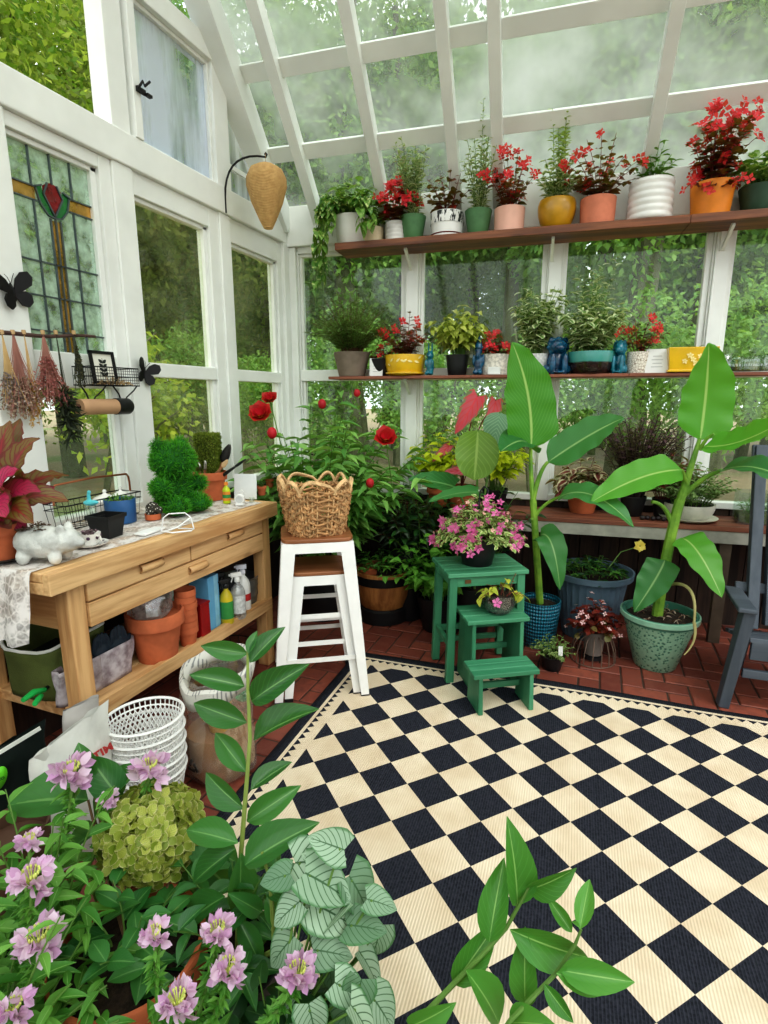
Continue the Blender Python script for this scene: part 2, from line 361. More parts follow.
JARG = GL('jar_glass', (.93, .97, .95, 1), .05, (.85, .9, .88, 1), 9, .10, .02)
CLEARP = GL('clear_plastic', (.95, .95, .92, 1), .16, (.85, .84, .80, 1), 14, .16, .15)

WGLASSL = GL('window_glass_light_haze', (.96, .99, .92, 1), .10, (.66, .72, .44, 1), 2.2, .03)  # olive haze mixed into the left panes to lighten the dark trees behind
# ================================================================== setting
class Wall:
    def __init__(s, o, al, inn): s.o = o; s.al = al; s.inn = inn; s.R = np.stack([al, inn, ZZ], 1)
    def P(s, a, off, z): return s.o+s.al*a+s.inn*off+ZZ*z
    def box(s, mb, a0, a1, o0, o1, z0, z1): return mb.box(s.P((a0+a1)/2, (o0+o1)/2, (z0+z1)/2), (abs(a1-a0), abs(o1-o0), abs(z1-z0)), s.R)
WL = Wall(np.array([-2.067, 0, 0.]), np.array([0, 1., 0]), np.array([1., 0, 0]))
WB = Wall(CX, BD, BN)
ntrim = [0]
def trim(W, *a, mat=None, bev=.004):
    ntrim[0] += 1; return struct('trim_%d' % ntrim[0], W.box(MB(), *a), mat or PAINT, bev=bev, smooth=False)
def ring(mb, W, a0, a1, z0, z1, w, o0, o1, wt=None, wb=None):
    wt = w if wt is None else wt; wb = w if wb is None else wb
    W.box(mb, a0, a0+w, o0, o1, z0, z1); W.box(mb, a1-w, a1, o0, o1, z0, z1)
    W.box(mb, a0+w, a1-w, o0, o1, z1-wt, z1); W.box(mb, a0+w, a1-w, o0, o1, z0, z0+wb)
nwin = [0]
def window(W, a0, a1, z0, z1, head, rail, left=.03, right=.12, top=.10, glass=None, lowglass=True):
    """opening a0..a1, z0..z1: casing, two sashes and their panes."""
    nwin[0] += 1; r = sempty('window_%d' % nwin[0]); f = MB()
    W.box(f, a0, a0+left, -.075, -.02, z0, z1); W.box(f, a1-right, a1, -.075, -.012, z0, z1)
    W.box(f, a1-right-.03, a1-right, -.075, -.03, z0, z1); W.box(f, a0+left, a0+left+.02, -.075, -.035, z0, z1)
    W.box(f, a0+left, a1-right, -.075, -.012, z1-top, z1); W.box(f, a0+left, a1-right, -.07, -.03, z1-top-.02, z1-top)
    W.box(f, a0+left, a1-right, -.07, -.014, rail[0], rail[1]); W.box(f, a0, a1, -.075, .004, z0, z0+.04)
    struct('window_frame', f, PAINT, r, bev=.004, smooth=False)
    for zz in ((rail[1], z1-top-.02), (z0+.04, rail[0])):
        if zz[0] == rail[1] and glass is False: continue
        struct('window_pane', W.box(MB(), a0+left+.02, a1-right-.03, -.054, -.050, *zz), glass or WGLASS, r, smooth=False)
    return r
# lower walls
struct('wall_left', WL.box(MB(), -2.2, 3.503, -.10, -.004, 0, .86), DARKW, smooth=False)
mb = MB()
for i in range(38):
    s0 = -.02+i*.12; WB.box(mb, s0+.003, s0+.117, -.05-.004*(i % 3), -.008-.003*(i % 2), 0, .74)
WB.box(mb, -.1, 4.5, -.09, -.05, 0, .74)
struct('wall_back', mb, DARKW, smooth=False)
# left glazed wall
trim(WL, 1.40, 1.565, -.1, 0, .86, 2.42); trim(WL, 2.04, 2.155, -.1, 0, .86, 2.42); trim(WL, 2.78, 2.875, -.1, 0, .86, 2.42)
trim(WL, 3.44, 3.52, -.1, .012, .86, 2.42); trim(WL, .55, .66, -.1, 0, .96, 2.42)
trim(WL, -2.2, 3.503, -.1, .012, 2.42, 2.56, bev=.006)
window(WL, 2.155, 2.78, .86, 2.42, None, (1.50, 1.57), .0, .085, .10, WGLASSL)
window(WL, 2.875, 3.45, .86, 2.42, None, (1.50, 1.57), .0, .06, .13, WGLASSL)
window(WL, .66, 1.40, .86, 2.42, None, (1.50, 1.57), .03, .10, .10)
window(WL, -.9, .55, .86, 2.42, None, (1.50, 1.57), .03, .10, .10)
# stained glass window
r = window(WL, 1.565, 2.04, .86, 2.42, None, (1.44, 1.585), .0, .065, .055, glass=False)
GPALE = GL('leaded_glass_pale', (.80, .90, .83, 1), .55, (.62, .76, .66, 1), 16, .05, .2)
GYEL = GL('leaded_glass_amber', (.86, .66, .26, 1), .35, (.72, .52, .18, 1), 9, .05)
GRED = GL('leaded_glass_red', (.66, .06, .07, 1), .45, (.62, .05, .06, 1), 9, .05)
GGRN = GL('leaded_glass_green', (.16, .62, .26, 1), .4, (.12, .5, .2, 1), 9, .05)
LEAD = M('lead_came', C(84, 94, 96), .5, .4)
a0, a1, z0, z1 = 1.585, 1.945, 1.585, 2.345
def sg(name, poly, mat, off=-.05):
    m_ = MB(); n_ = len(poly); v = [WL.P(p[0], off, p[1]) for p in poly]+[WL.P(p[0], off-.004, p[1]) for p in poly]
    m_.add(v, [list(range(n_)), list(range(n_, 2*n_))[::-1]]+[[i, (i+1) % n_, n_+(i+1) % n_, n_+i] for i in range(n_)]); struct(name, m_, mat, r, smooth=False)
ac = (a0+a1)/2; yb0, yb1 = 2.155, 2.205; bw = .022
tul = [(ac-.05, 2.165), (ac+.05, 2.165)]
cam_ = MB()
def came(p, q, w=.0055): cam_.bar(WL.P(p[0], -.047, p[1]), WL.P(q[0], -.047, q[1]), w, .010, up=(1, 0, 0))
sg('glass_pane', [(a0, yb1), (a1, yb1), (a1, z1), (a0, z1)], GPALE)
sg('glass_pane', [(a0, z0), (ac-bw, z0), (ac-bw, yb0), (a0, yb0)], GPALE); sg('glass_pane', [(ac+bw, z0), (a1, z0), (a1, yb0), (ac+bw, yb0)], GPALE)
sg('amber_band', [(a0, yb0), (ac-.075, yb0), (ac-.075, yb1), (a0, yb1)], GYEL); sg('amber_band', [(ac+.075, yb0), (a1, yb0), (a1, yb1), (ac+.075, yb1)], GYEL)
sg('amber_stem', [(ac-bw, z0), (ac+bw, z0), (ac+bw, 2.100), (ac-bw, 2.100)], GYEL)
sg('red_bud', [(ac, 2.115), (ac+.042, 2.190), (ac+.04, 2.220), (ac+.018, 2.236), (ac, 2.240), (ac-.018, 2.236), (ac-.04, 2.220), (ac-.042, 2.190)], GRED, -.048)
sg('green_leaf', [(ac, 2.110), (ac-.042, 2.190), (ac-.046, 2.220), (ac-.075, 2.208), (ac-.06, 2.150), (ac-.03, 2.115)], GGRN, -.0485)
sg('green_leaf', [(ac, 2.110), (ac+.03, 2.115), (ac+.06, 2.150), (ac+.075, 2.208), (ac+.046, 2.220), (ac+.042, 2.190)], GGRN, -.0485)
sg('glass_pane', [(ac-.075, yb0), (ac-bw, 2.100), (ac+bw, 2.100), (ac+.075, yb0), (ac+.075, yb1), (ac-.075, yb1)], GPALE, -.0505)
for i in range(1, 4): came((a0+(a1-a0)*i/4, yb1+(.03 if i == 2 else 0)), (a0+(a1-a0)*i/4, z1))
for q in (yb0, yb1): came((a0, q), (ac-.072, q)); came((ac+.072, q), (a1, q))
for q in (-bw, 0, bw): came((ac+q, z0), (ac+q, 2.105), .006)
for z_ in (1.93, 1.80, 1.665): came((a0, z_), (a1, z_))
for q in (-.088, .088): came((ac+q, z0), (ac+q, yb0))
for sg_ in (-1, 1):
    pts = [(0, 2.110), (.03, 2.115), (.06, 2.150), (.075, 2.208), (.046, 2.220)]
    for p, q in zip(pts[:-1], pts[1:]): came((ac+sg_*p[0], p[1]), (ac+sg_*q[0], q[1]), .006)
    came((ac, 2.115), (ac+sg_*.042, 2.190), .006); came((ac+sg_*.042, 2.190), (ac+sg_*.02, 2.236), .006)
struct('lead_came', cam_, LEAD, r, smooth=False)
# gable above the left wall
kroof = 1.0
def roofz(off): return 2.63+kroof*off
trim(WL, 2.06, 2.165, -.1, 0, 2.56, 4.0); trim(WL, 2.78, 2.905, -.1, 0, 2.56, 3.24); trim(WL, 2.165, 3.0, -.1, .01, 3.155, 3.255); trim(WL, .75, .86, -.1, 0, 2.56, 5.2)
nwin[0] += 1; r = sempty('window_%d' % nwin[0]); f = MB()
ring(f, WL, 2.165, 2.78, 2.56, 3.155, .018, -.075, -.02); WL.box(f, 2.183, 2.228, -.06, .018, 2.56, 3.155)
struct('window_frame', f, PAINT, r, bev=.003, smooth=False)
struct('window_pane', WL.box(MB(), 2.228, 2.762, -.045, -.041, 2.578, 3.137), FROST, r, smooth=False)
nwin[0] += 1; r = sempty('window_%d' % nwin[0])
m_ = MB(); m_.add([WL.P(2.905, -.045, 2.56), WL.P(3.49, -.045, 2.56), WL.P(3.49, -.045, 2.62), WL.P(2.905, -.045, 3.2)], [[0, 1, 2, 3]]); struct('window_pane', m_, FROST, r, smooth=False)
m_ = MB(); m_.add([WL.P(2.165, -.045, 3.255), WL.P(2.84, -.045, 3.255), WL.P(2.165, -.045, 3.95)], [[0, 1, 2]]); struct('window_pane', m_, FROST, r, smooth=False)
m_ = MB(); WL.box(m_, 2.905, 3.42, -.06, -.03, 2.70, 2.725); struct('window_bar', m_, PAINT, r, smooth=False)
# back glazed wall
for s0, s1 in ((.835, .915), (1.725, 1.80), (2.62, 2.695), (3.52, 3.60)): trim(WB, s0, s1, -.1, 0, .74, 2.40)
trim(WB, 0, .06, -.1, .004, .74, 2.40); trim(WB, -.05, 4.5, -.1, .02, 2.40, 2.65, bev=.006)
for s0, s1 in ((.06, .835), (.915, 1.725), (1.80, 2.62), (2.695, 3.52)): window(WB, s0, s1, .74, 2.40, None, (1.516, 1.592), .012, .010, .04)
# roof
ceil_ = sempty('ceiling')
def RP(s, off, dn=0.): n_ = unit(BN+ZZ*kroof); nrm = np.cross(BD, n_); nrm = nrm*np.sign(nrm[2]); return B(s, off, roofz(off))-nrm*dn
NRM = np.cross(BD, unit(BN+ZZ*kroof)); NRM = NRM*np.sign(NRM[2]); OFFM = 2.5
rs = [.235, .70, 1.16, 1.41, 2.215, 3.0, 3.7]
for s_ in rs: struct('rafter', MB().bar(RP(s_, -.05, .05), RP(s_, OFFM, .05), .062, .085, up=NRM), PAINT2, ceil_, bev=.003, smooth=False)
struct('gable_rafter', MB().bar(RP(-.03, -.05, .07), RP(-.03, OFFM, .07), .13, .14, up=NRM), PAINT2, ceil_, bev=.004, smooth=False)
for o_ in (.25, .545, .98, 1.4, 1.8, 2.2): struct('purlin', MB().bar(RP(0, o_, .03), RP(4.5, o_, .03), .085, .024, up=NRM), PAINT2, ceil_, bev=.002, smooth=False)
struct('ridge_board', MB().bar(RP(-.1, OFFM, .06), RP(4.5, OFFM, .06), .04, .16, up=ZZ), PAINT2, ceil_, bev=.002, smooth=False)
ss = [.03]+rs+[4.5]
for i in range(len(ss)-1):
    m_ = MB(); m_.add([RP(ss[i], -.06), RP(ss[i+1], -.06), RP(ss[i+1], OFFM), RP(ss[i], OFFM)], [[0, 1, 2, 3]]); struct('roof_panel', m_, ROOFG, ceil_, smooth=False)
for o0, o1 in ((OFFM, 5.4),):
    for i in range(len(ss)-1):
        m_ = MB(); q = lambda s_, o_: B(s_, o_, roofz(2*OFFM-o_)); m_.add([q(ss[i], o0), q(ss[i+1], o0), q(ss[i+1], o1), q(ss[i], o1)], [[0, 1, 2, 3]]); struct('roof_panel', m_, ROOFG, ceil_, smooth=False)
    for s_ in rs: struct('rafter', MB().bar(B(s_, o0, roofz(OFFM)-.07), B(s_, o1, roofz(2*OFFM-o1)-.07), .062, .085), PAINT2, ceil_, smooth=False)
mb = MB(); WB.box(mb, -.1, 4.6, 5.42, 5.5, 0, .9); WB.box(mb, -.1, 4.6, 5.42, 5.5, 2.1, 2.4)
for i in range(6): WB.box(mb, i*.9-.05, i*.9+.05, 5.42, 5.5, .9, 2.1)
struct('wall_front', mb, PAINT, smooth=False)
mb = MB(); mb.box((2.62, .9, .45), (.08, 5.9, .9)); mb.box((2.62, .9, 2.5), (.08, 5.9, .16))
for i in range(7): mb.box((2.62, -1.9+i*.95, 1.7), (.08, .1, 1.6))
struct('wall_right', mb, PAINT, smooth=False)
# floor: herringbone bricks
rng = np.random.default_rng(3)
fl = MB(); fl.add([[-2.2, -2.2, -.006], [3.2, -2.2, -.006], [3.2, 4.2, -.006], [-2.2, 4.2, -.006]], [[0, 1, 2, 3]], [[0, 0, -1]]*4)
bw_ = .102; g = .004
for x in range(-23, 33):
    for y in range(-22, 42):
        d = (x-y) % 4
        if d == 0: q = (x*bw_, y*bw_, (x+2)*bw_, (y+1)*bw_)
        elif d == 2: q = (x*bw_, (y-1)*bw_, (x+1)*bw_, (y+1)*bw_)
        else: continue
        if q[0] < -2.3 or q[2] > 3.2 or q[1] < -.2 or q[3] > 4.0: continue
        dz = rng.uniform(-.0015, 0.0); rr = rng.random(); xa, ya, xb, yb = q[0]+g, q[1]+g, q[2]-g, q[3]-g; e = .004
        fl.add([[xa, ya, -.005], [xb, ya, -.005], [xb, yb, -.005], [xa, yb, -.005], [xa+e, ya+e, dz], [xb-e, ya+e, dz], [xb-e, yb-e, dz], [xa+e, yb-e, dz]],
               [[4, 5, 6, 7], [0, 1, 5, 4], [1, 2, 6, 5], [2, 3, 7, 6], [3, 0, 4, 7]], [[0, 0, rr]]*8)
k = NT('red_brick'); sp = k.n('ShaderNodeSeparateXYZ', {0: k.n('ShaderNodeAttribute', attribute_name='luv').outputs['Vector']})
c = k.mix(sp.outputs[2], C(104, 48, 38), C(152, 82, 64)); c = k.mix(k.step(k.noise(22, 5), .35, .75), c, C(120, 66, 54)); c = k.mix(k.math('MULTIPLY', k.step(k.noise(3, 4), .5, .8), .45), c, C(74, 40, 34))
c = k.mix(k.step(sp.outputs[2], -.2, -.6), c, C(70, 52, 44))
BRICK = k.done(k.pbr(c, .62, 0, k.bump(k.noise(90, 4), .25, .004)))
struct('floor', fl, BRICK, smooth=False)
# rug
k = NT('checker_rug'); o = k.obj(); sx = k.n('ShaderNodeSeparateXYZ', {0: o}); u, v = sx.outputs[0], k.math('MULTIPLY', sx.outputs[1], -1)
cell = CH/10.44; U0, V0, U1, V1 = -.19, -.745, 2.35, 1.30
p = k.math('DIVIDE', k.math('ADD', u, v), cell*math.sqrt(2)); q = k.math('DIVIDE', k.math('SUBTRACT', u, v), cell*math.sqrt(2))
# i = (u+v)/.., j = (u-v)/..
ch = k.math('MODULO', k.math('ADD', k.math('ADD', k.math('FLOOR', p), k.math('FLOOR', q)), 400), 2)
ch = k.math('SUBTRACT', 1, k.step(ch, .4, .6))
du = k.math('MINIMUM', k.math('SUBTRACT', u, U0), k.math('SUBTRACT', U1, u)); dv = k.math('MINIMUM', k.math('SUBTRACT', v, V0), k.math('SUBTRACT', V1, v)); d = k.math('MINIMUM', du, dv)
al = k.mix(k.math('LESS_THAN', du, dv), u, v); al = k.n('ShaderNodeSeparateColor', {0: al}).outputs[0]
tri = k.math('ABSOLUTE', k.math('SUBTRACT', k.math('FRACT', k.math('MULTIPLY', k.math('ADD', al, 10), 1/.042)), .5))
saw = k.math('LESS_THAN', k.math('SUBTRACT', d, .062), k.math('MULTIPLY', k.math('SUBTRACT', .5, tri), .052)); saw = k.math('MULTIPLY', saw, k.math('GREATER_THAN', d, .062))
band = k.math('LESS_THAN', d, .046)
fld = k.math('MULTIPLY', ch, k.math('GREATER_THAN', d, .125))
blk = k.math('MAXIMUM', k.math('MAXIMUM', band, saw), fld)
rib = k.math('SINE', k.math('MULTIPLY', k.math('ADD', u, k.math('MULTIPLY', v, .0)), 2*PI/.0085))
nn = k.noise(6, 4); nb = k.noise(120, 2)
cr = k.mix(k.step(nn, .3, .75), C(229, 214, 190), C(212, 192, 164)); cr = k.mix(k.math('MULTIPLY', k.step(rib, .2, 1), .25), cr, C(188, 166, 134))
bk = k.mix(k.step(nb, .3, .7), C(24, 26, 34), C(44, 46, 56)); bk = k.mix(k.math('MULTIPLY', k.step(rib, .3, 1), .35), bk, C(70, 72, 84))
RUGM = k.done(k.pbr(k.mix(blk, cr, bk), .85, 0, k.bump(rib, .35, .002), .2))
mb = MB(); nx, ny = 60, 46
G = np.zeros((ny, nx, 3)); rr = np.random.default_rng(8)
for i, vv in enumerate(np.linspace(V0, V1, ny)):
    for j, uu in enumerate(np.linspace(U0, U1, nx)):
        e = max(0, .35-(vv-V0))/.35
        G[i, j] = (uu, -vv+.012*math.sin(uu*2.4+.6)*e, .008+.006*max(0, math.sin(uu*3.1+vv*2))*e)
mb.grid(G)
p00 = Zp(260+218*.33854, 640+285*.33854, 0)
rug = mb.build('area_rug', RUGM, None, sol=.006); tag(rug, 'black and cream checkered flatweave rug with sawtooth border on the brick floor', 'rug')
rug.rotation_euler = (0, 0, math.radians(2.3)); rug.location = p00.tolist()
# ================================================================== potting bench
BX0, BX1, BY0, BY1, BZ = -2.045, -1.5, 1.09, 2.36, .88
t = thing('potting_bench', 'long pale wooden potting bench with two rows of drawers and a lower shelf', 'bench', (-1.77, 1.72, 0)); lc = np.array([-1.77, 1.72, 0])
def bb(mb, x0, x1, y0, y1, z0, z1): return mb.box(np.array([(x0+x1)/2, (y0+y1)/2, (z0+z1)/2])-lc, (abs(x1-x0), abs(y1-y0), abs(z1-z0)))
mb = MB(); w = (BX1-BX0-.03)/4
for i in range(4): bb(mb, BX0+i*w, BX0+(i+1)*w-.002, BY0, BY1, BZ-.03, BZ)
bb(mb, BX1-.03, BX1, BY0, BY1, BZ-.07, BZ); bb(mb, BX0, BX1-.03, BY0, BY0+.025, BZ-.07, BZ-.031); bb(mb, BX0, BX1-.03, BY1-.025, BY1, BZ-.07, BZ-.031)
mb.build('worktop', BENCHW, t, bev=.004, smooth=False)
for x, y in ((BX1-.07, BY0+.115), (BX1-.075, BY1-.05), (BX0+.035, BY0+.11), (BX0+.035, BY1-.05)):
    bb(MB(), x-.032, x+.032, y-.032, y+.032, 0, BZ-.07).build('leg', BENCHX, t, bev=.005, smooth=False)
mb = MB(); bb(mb, BX0, BX1-.08, BY0+.10, BY0+.125, .645, .81); bb(mb, BX0, BX1-.08, BY1-.06, BY1-.035, .645, .81); bb(mb, BX0, BX0+.03, BY0+.1, BY1-.03, .645, .81); bb(mb, BX1-.06, BX1-.05, BY0+.15, BY1-.09, .645, .81)
mb.build('apron', BENCHD, t, bev=.003, smooth=False)
for y0, y1, z0, z1 in ((BY0+.150, 1.735, .738, .806), (1.741, BY1-.1, .738, .806), (BY0+.150, BY1-.1, .648, .732)):
    d = bb(MB(), BX1-.05, BX1-.03, y0, y1, z0, z1).build('drawer', BENCHW, t, bev=.003, smooth=False)
    yc = (y0+y1)/2 + (.03 if z0 > .7 else .02); h = MB()
    h.grid([[np.array([BX1-.03+.024*math.sin(a)**.7*(1-.3*abs(q)), yc+q*.055, (z0+z1)/2+.012-.012*math.cos(a)*1.2])-lc for q in np.linspace(-1, 1, 7)] for a in np.linspace(.02, PI-.02, 7)])
    h.build('handle', BENCHW, d, sol=.004)
mb = MB(); bb(mb, BX1-.06, BX1-.035, BY0+.1, BY1-.03, .31, .372); bb(mb, BX0+.01, BX0+.035, BY0+.1, BY1-.03, .31, .355)
for y in (BY0+.13, BY1-.07): bb(mb, BX0, BX1-.06, y-.02, y+.02, .31, .345)
mb.build('shelf_rail', BENCHW, t, bev=.003, smooth=False)
mb = MB()
for i in range(5): bb(mb, BX0+.05+i*.088, BX0+.05+i*.088+.083, BY0+.1, BY1-.04, .345, .36)
mb.build('shelf_slat', BENCHW, t, bev=.002, smooth=False); SZ = .361
# lace runner
k = NT('lace'); vo = k.n('ShaderNodeTexVoronoi', {'Vector': k.obj(), 'Scale': 42.}, feature='DISTANCE_TO_EDGE').outputs['Distance']; n1 = k.noise(18, 4)
dens = k.math('ADD', k.math('MULTIPLY', k.step(vo, .16, .04), .5), k.step(n1, .42, .62), clamp=True)
sh = k.pbr(k.mix(n1, C(206, 198, 194), C(236, 232, 228)), .9)
LACE = k.done(k.n('ShaderNodeMixShader', {0: k.math('ADD', k.math('MULTIPLY', dens, .5), .42), 1: k.n('ShaderNodeBsdfTransparent').outputs[0], 2: sh}).outputs[0])
G = []
rng = np.random.default_rng(4)
ys = list(np.linspace(2.3, BY0-.006, 40)); path = [(y, BZ+.003) for y in ys]+[(BY0-.012, BZ-.004)]+[(BY0-.014-.006*i, BZ-.03*i) for i in range(1, 8)]
for i, (y, z) in enumerate(path):
    row = []
    for j, x in enumerate(np.linspace(-2.03, -1.56, 22)):
        hang = max(0, i-40); row.append((x+.01*math.sin(y*9)+.0*hang, y-.012*math.sin(j*1.1)*min(hang, 4)/4-.0, z+.0012*math.sin(j*1.7+i*.9)-(.012*abs(math.sin(j*.75)) if i == len(path)-1 else 0)))
    G.append(row)
mb = MB(); mb.grid(G); o = mb.build('lace_runner', LACE, None); tag(o, 'white lace runner along the potting bench top hanging over its near end', 'tablecloth')
TB = BZ+.006
# ---- things on the bench
def on_bench(px, py, z=TB): return Zp(px, py, z)
# red rex begonia
REX = LM('leaf_rex_begonia', C(150, 18, 66), C(206, 44, 108), vein=C(104, 14, 44), vfreq=7, vw=.75, edge=C(92, 48, 28), edgew=.42, rough=.4, trans=.2)
REX2 = LM('leaf_olive_begonia', C(78, 66, 36), C(122, 98, 48), vein=C(110, 20, 34), vfreq=7, vw=.2, edge=C(104, 24, 30), edgew=.43, mid=C(140, 24, 44), rough=.4, trans=.2, center=C(120, 20, 40), cw=.22)
P = np.array([-1.77, 1.14, TB+.0])
t = thing('potted_rex_begonia', 'crimson and olive leaved begonia in terracotta pot at the near end of the bench', 'plant', P)
z = pot(t, 'rim', .075, .12, TERRA, 1)
mb = MB(); mb.lathe([(.07, 0), (.085, .012), (.08, .012), (.066, .003), (.0005, .003)]); mb.build('saucer', BLACKP, t)
t.children[0].location.z = .004; t.children[1].location.z = .004
mA, mB2 = MB(), MB(); ms = MB(); rng = np.random.default_rng(21)
tgt = [((26, 515), .98, 0), ((12, 545), 1.0, 0), ((5, 455), 1.04, 1), ((28, 470), 1.0, 1), ((50, 522), 1.04, 1), ((8, 500), .98, 0), ((38, 512), 1.08, 0), ((22, 540), .95, 1), ((0, 535), .93, 0), ((-25, 480), 1.0, 0), ((-30, 530), 1.05, 1), ((55, 500), 1.12, 1), ((15, 450), 1.1, 1)]
for i, ((px, py), dd, kd) in enumerate(tgt):
    tip = DP(px, py-22, depth(P)*dd*.98)-P; tip[2] = max(tip[2], .10); o = np.array([0, 0, z]); m_ = tip*.45+ZZ*.08
    base = tip*.55+o*.45+ZZ*.03; ms.tube(bez(o, o+ZZ*.05+tip*.2, base, 6), .004, 5)
    dirv = unit(tip-base+RT*.02); blade(mB2 if kd else mA, (base, (base+tip)/2+ZZ*.02, tip+dirv*.055-ZZ*.01), .125, -FW*.9+ZZ*.8, 10, 7, .22, 'heart', .006, i)
ms.build('stems', STEMR, t); mA.build('crimson_leaves', REX, t, ang=0); mB2.build('olive_leaves', REX2, t, ang=0)
# ceramic pig planter
P = on_bench(46, 561); PIGM = M('crackle_white', C(196, 197, 192), .6, var=.2, scale=22, bump=.5, bs=60)
t = thing('pig_planter', 'white ceramic pig shaped planter with a clump of brown succulents in its back', 'planter', P, math.radians(22))
L_ = lambda *a: a
blob('body', [((0, 0, .064), (.092, .06, .052)), ((.075, 0, .07), (.042, .042, .04)), ((.112, 0, .062), (.02, .02, .018)), ((.07, .024, .108), (.016, .008, .02), Ry(.4)), ((.07, -.024, .108), (.016, .008, .02), Ry(.4)), ((.05, .032, .020), (.02, .02, .024)), ((.05, -.032, .020), (.02, .02, .024)), ((-.05, .032, .022), (.022, .02, .026)), ((-.05, -.032, .022), (.022, .02, .026)), ((-.02, 0, .088), (.062, .05, .024)), ((-.09, 0, .075), (.008, .006, .012))], PIGM, t, .005)
SUCC = LM('leaf_brown_succulent', C(70, 52, 46), C(112, 84, 72), rough=.6, trans=.1)
bush(t, SUCC, LT('petal', 3, .3, .1), .10, 14, .03, .9, 10, .018, .012, 31, None, .1, 0, .7, .035, name='succulents', c0=(-.022, 0))
# teacup and saucer
P = on_bench(91, 546); CHINA = M('white_china', C(232, 230, 226), .25, var=.02, coat=.3); CHB = M('china_dots', C(70, 48, 70), .3)
t = thing('saucer', 'small white china saucer with dark floral rim under the teacup', 'saucer', P)
MB().lathe([(.03, 0), (.055, .01), (.0585, .014), (.055, .013), (.03, .004), (.0005, .004)]).build('plate', CHINA, t)
mb = MB(); rng = np.random.default_rng(2)
for i in range(9): a = i*.7; mb.ell((.048*math.cos(a), .048*math.sin(a), .0105), (.007, .004, .0015), Rz(a))
mb.build('flower_print', CHB, t)
t = thing('teacup', 'floral white teacup planted with a tiny purple succulent', 'cup', P+ZZ*.006)
MB().lathe([(.022, 0), (.03, .015), (.036, .042), (.0345, .042), (.029, .03), (.0005, .03)]).build('cup', CHINA, t)
MB().tube([(.033, 0, .034), (.05, 0, .034), (.053, 0, .02), (.03, 0, .013)], .003).build('handle', CHINA, t)
mb = MB()
for i in range(7): a = i*.9; mb.ell((.0345*math.cos(a), .0345*math.sin(a), .028+.004*(i % 2)), (.003, .006, .006), Rz(a))
mb.build('flower_print', CHB, t)
bush(t, LM('leaf_mauve_succulent', C(92, 70, 84), C(140, 112, 124), rough=.6, trans=.1), LT('petal', 3, .3, -.2), .03, 5, .03, .7, 9, .018, .011, 33, None, .1, 0, .6, .012)
# black square pot
P = on_bench(108, 536); t = thing('square_nursery_pot', 'empty black plastic square pot on the bench beside the teacup', 'pot', P, math.radians(8))
mb = MB(); mb.box((0, 0, .036), (.07, .07, .072), taper=1.28); mb.box((0, 0, .078), (.1, .1, .014))
mb.F = [f for f in mb.F if not all(abs(np.concatenate(mb.V)[i][2]-(.085 if min(f) >= 8 else .072)) < .001 for i in f)]
mb.F = [f for f in mb.F if not (min(f) >= 8 and all(np.concatenate(mb.V)[i][2] < .072 for i in f))]
mb.build('pot', BLACKP, t, smooth=False, sol=.003)
# blue trough with seedlings
P = np.array([-1.85, 1.70, TB]); BLUEM = M('blue_enamel', C(48, 92, 140), .4, .1, var=.1)
t = thing('blue_tub', 'round blue tub of seedlings behind the black square pot', 'planter', P)
z = pot(t, 'cyl', .062, .10, BLUEM, 2); bush(t, L_FRESH, LT('oval', 3), z, 24, .035, .8, 4, .016, .009, 41, STEMG, .4, r0=.05)
# teal watering gadget: plant mister on a clear bottle
P = np.array([-1.80, 1.515, TB]); TEAL = M('teal_plastic', C(94, 196, 206), .35, var=.05)
t = thing('watering_bulb', 'pale turquoise bird topped watering spike standing behind the black pot', 'watering spike', P)
blob('bird', [((0, 0, .118), (.032, .018, .012)), ((.02, 0, .122), (.022, .012, .008)), ((-.004, 0, .14), (.008, .007, .022)), ((.0, 0, .16), (.008, .007, .008))], TEAL, t, .003)
MB().lathe([(.004, 0), (.017, .05), (.02, .1), (.016, .112)]).build('bottle', JARG, t)
# wire tray with copper handle
P = np.array([-1.965, 1.68, TB]); t = thing('wire_tray', 'black wire tray with a tall copper carrying handle at the back of the bench', 'tray', P, PI/2)
mb = MB(); hw, hd = .19, .06
rect = lambda a, b_, z: [(-a, -b_, z), (a, -b_, z), (a, b_, z), (-a, b_, z)]
mb.tube(rect(hw, hd, .10), .003, 6, True); mb.tube(rect(hw, hd, .075), .002, 6, True); mb.tube(rect(hw*.93, hd*.9, .003), .002, 6, True)
for q in np.linspace(-1, 1, 15):
    for s_ in (-1, 1): mb.tube([(q*hw, s_*hd, .10), (q*hw*.93, s_*hd*.9, .003)], .0013, 4)
    mb.tube([(q*hw*.93, -hd*.9, .003), (q*hw*.93, hd*.9, .003)], .0013, 4)
mb.build('wire_basket', BLACKI, t)
COPP = M('copper', C(176, 110, 78), .35, .9); mb = MB()
mb.tube([(-hw, 0, .10), (-hw, 0, .14), (-hw*.98, 0, .165), (-hw*.93, 0, .178), (0, 0, .185), (hw*.93, 0, .178), (hw*.98, 0, .165), (hw, 0, .14), (hw, 0, .10)], .0045, 8); mb.build('handle', COPP, t)
# covered white dishes in the tray
for i, (px, lab) in enumerate(((125, 'larger white lidded dish sitting in the wire tray'), (148, 'smaller white lidded dish at the far end of the wire tray'))):
    s_ = 1-.2*i; q = P+np.array([0, .05+.085*i, .006]); d = thing('lidded_dish', lab, 'dish', q)
    MB().lathe([(.03*s_, 0), (.045*s_, .03), (.052*s_, .07), (.05*s_, .07), (.0005, .06)]).build('bowl', CHINA, d)
    MB().lathe([(.054*s_, .07), (.054*s_, .076), (.04*s_, .09), (.012*s_, .1), (.006*s_, .106), (.009*s_, .113), (.006*s_, .12), (.0005, .122)]).build('lid', CHINA, d)
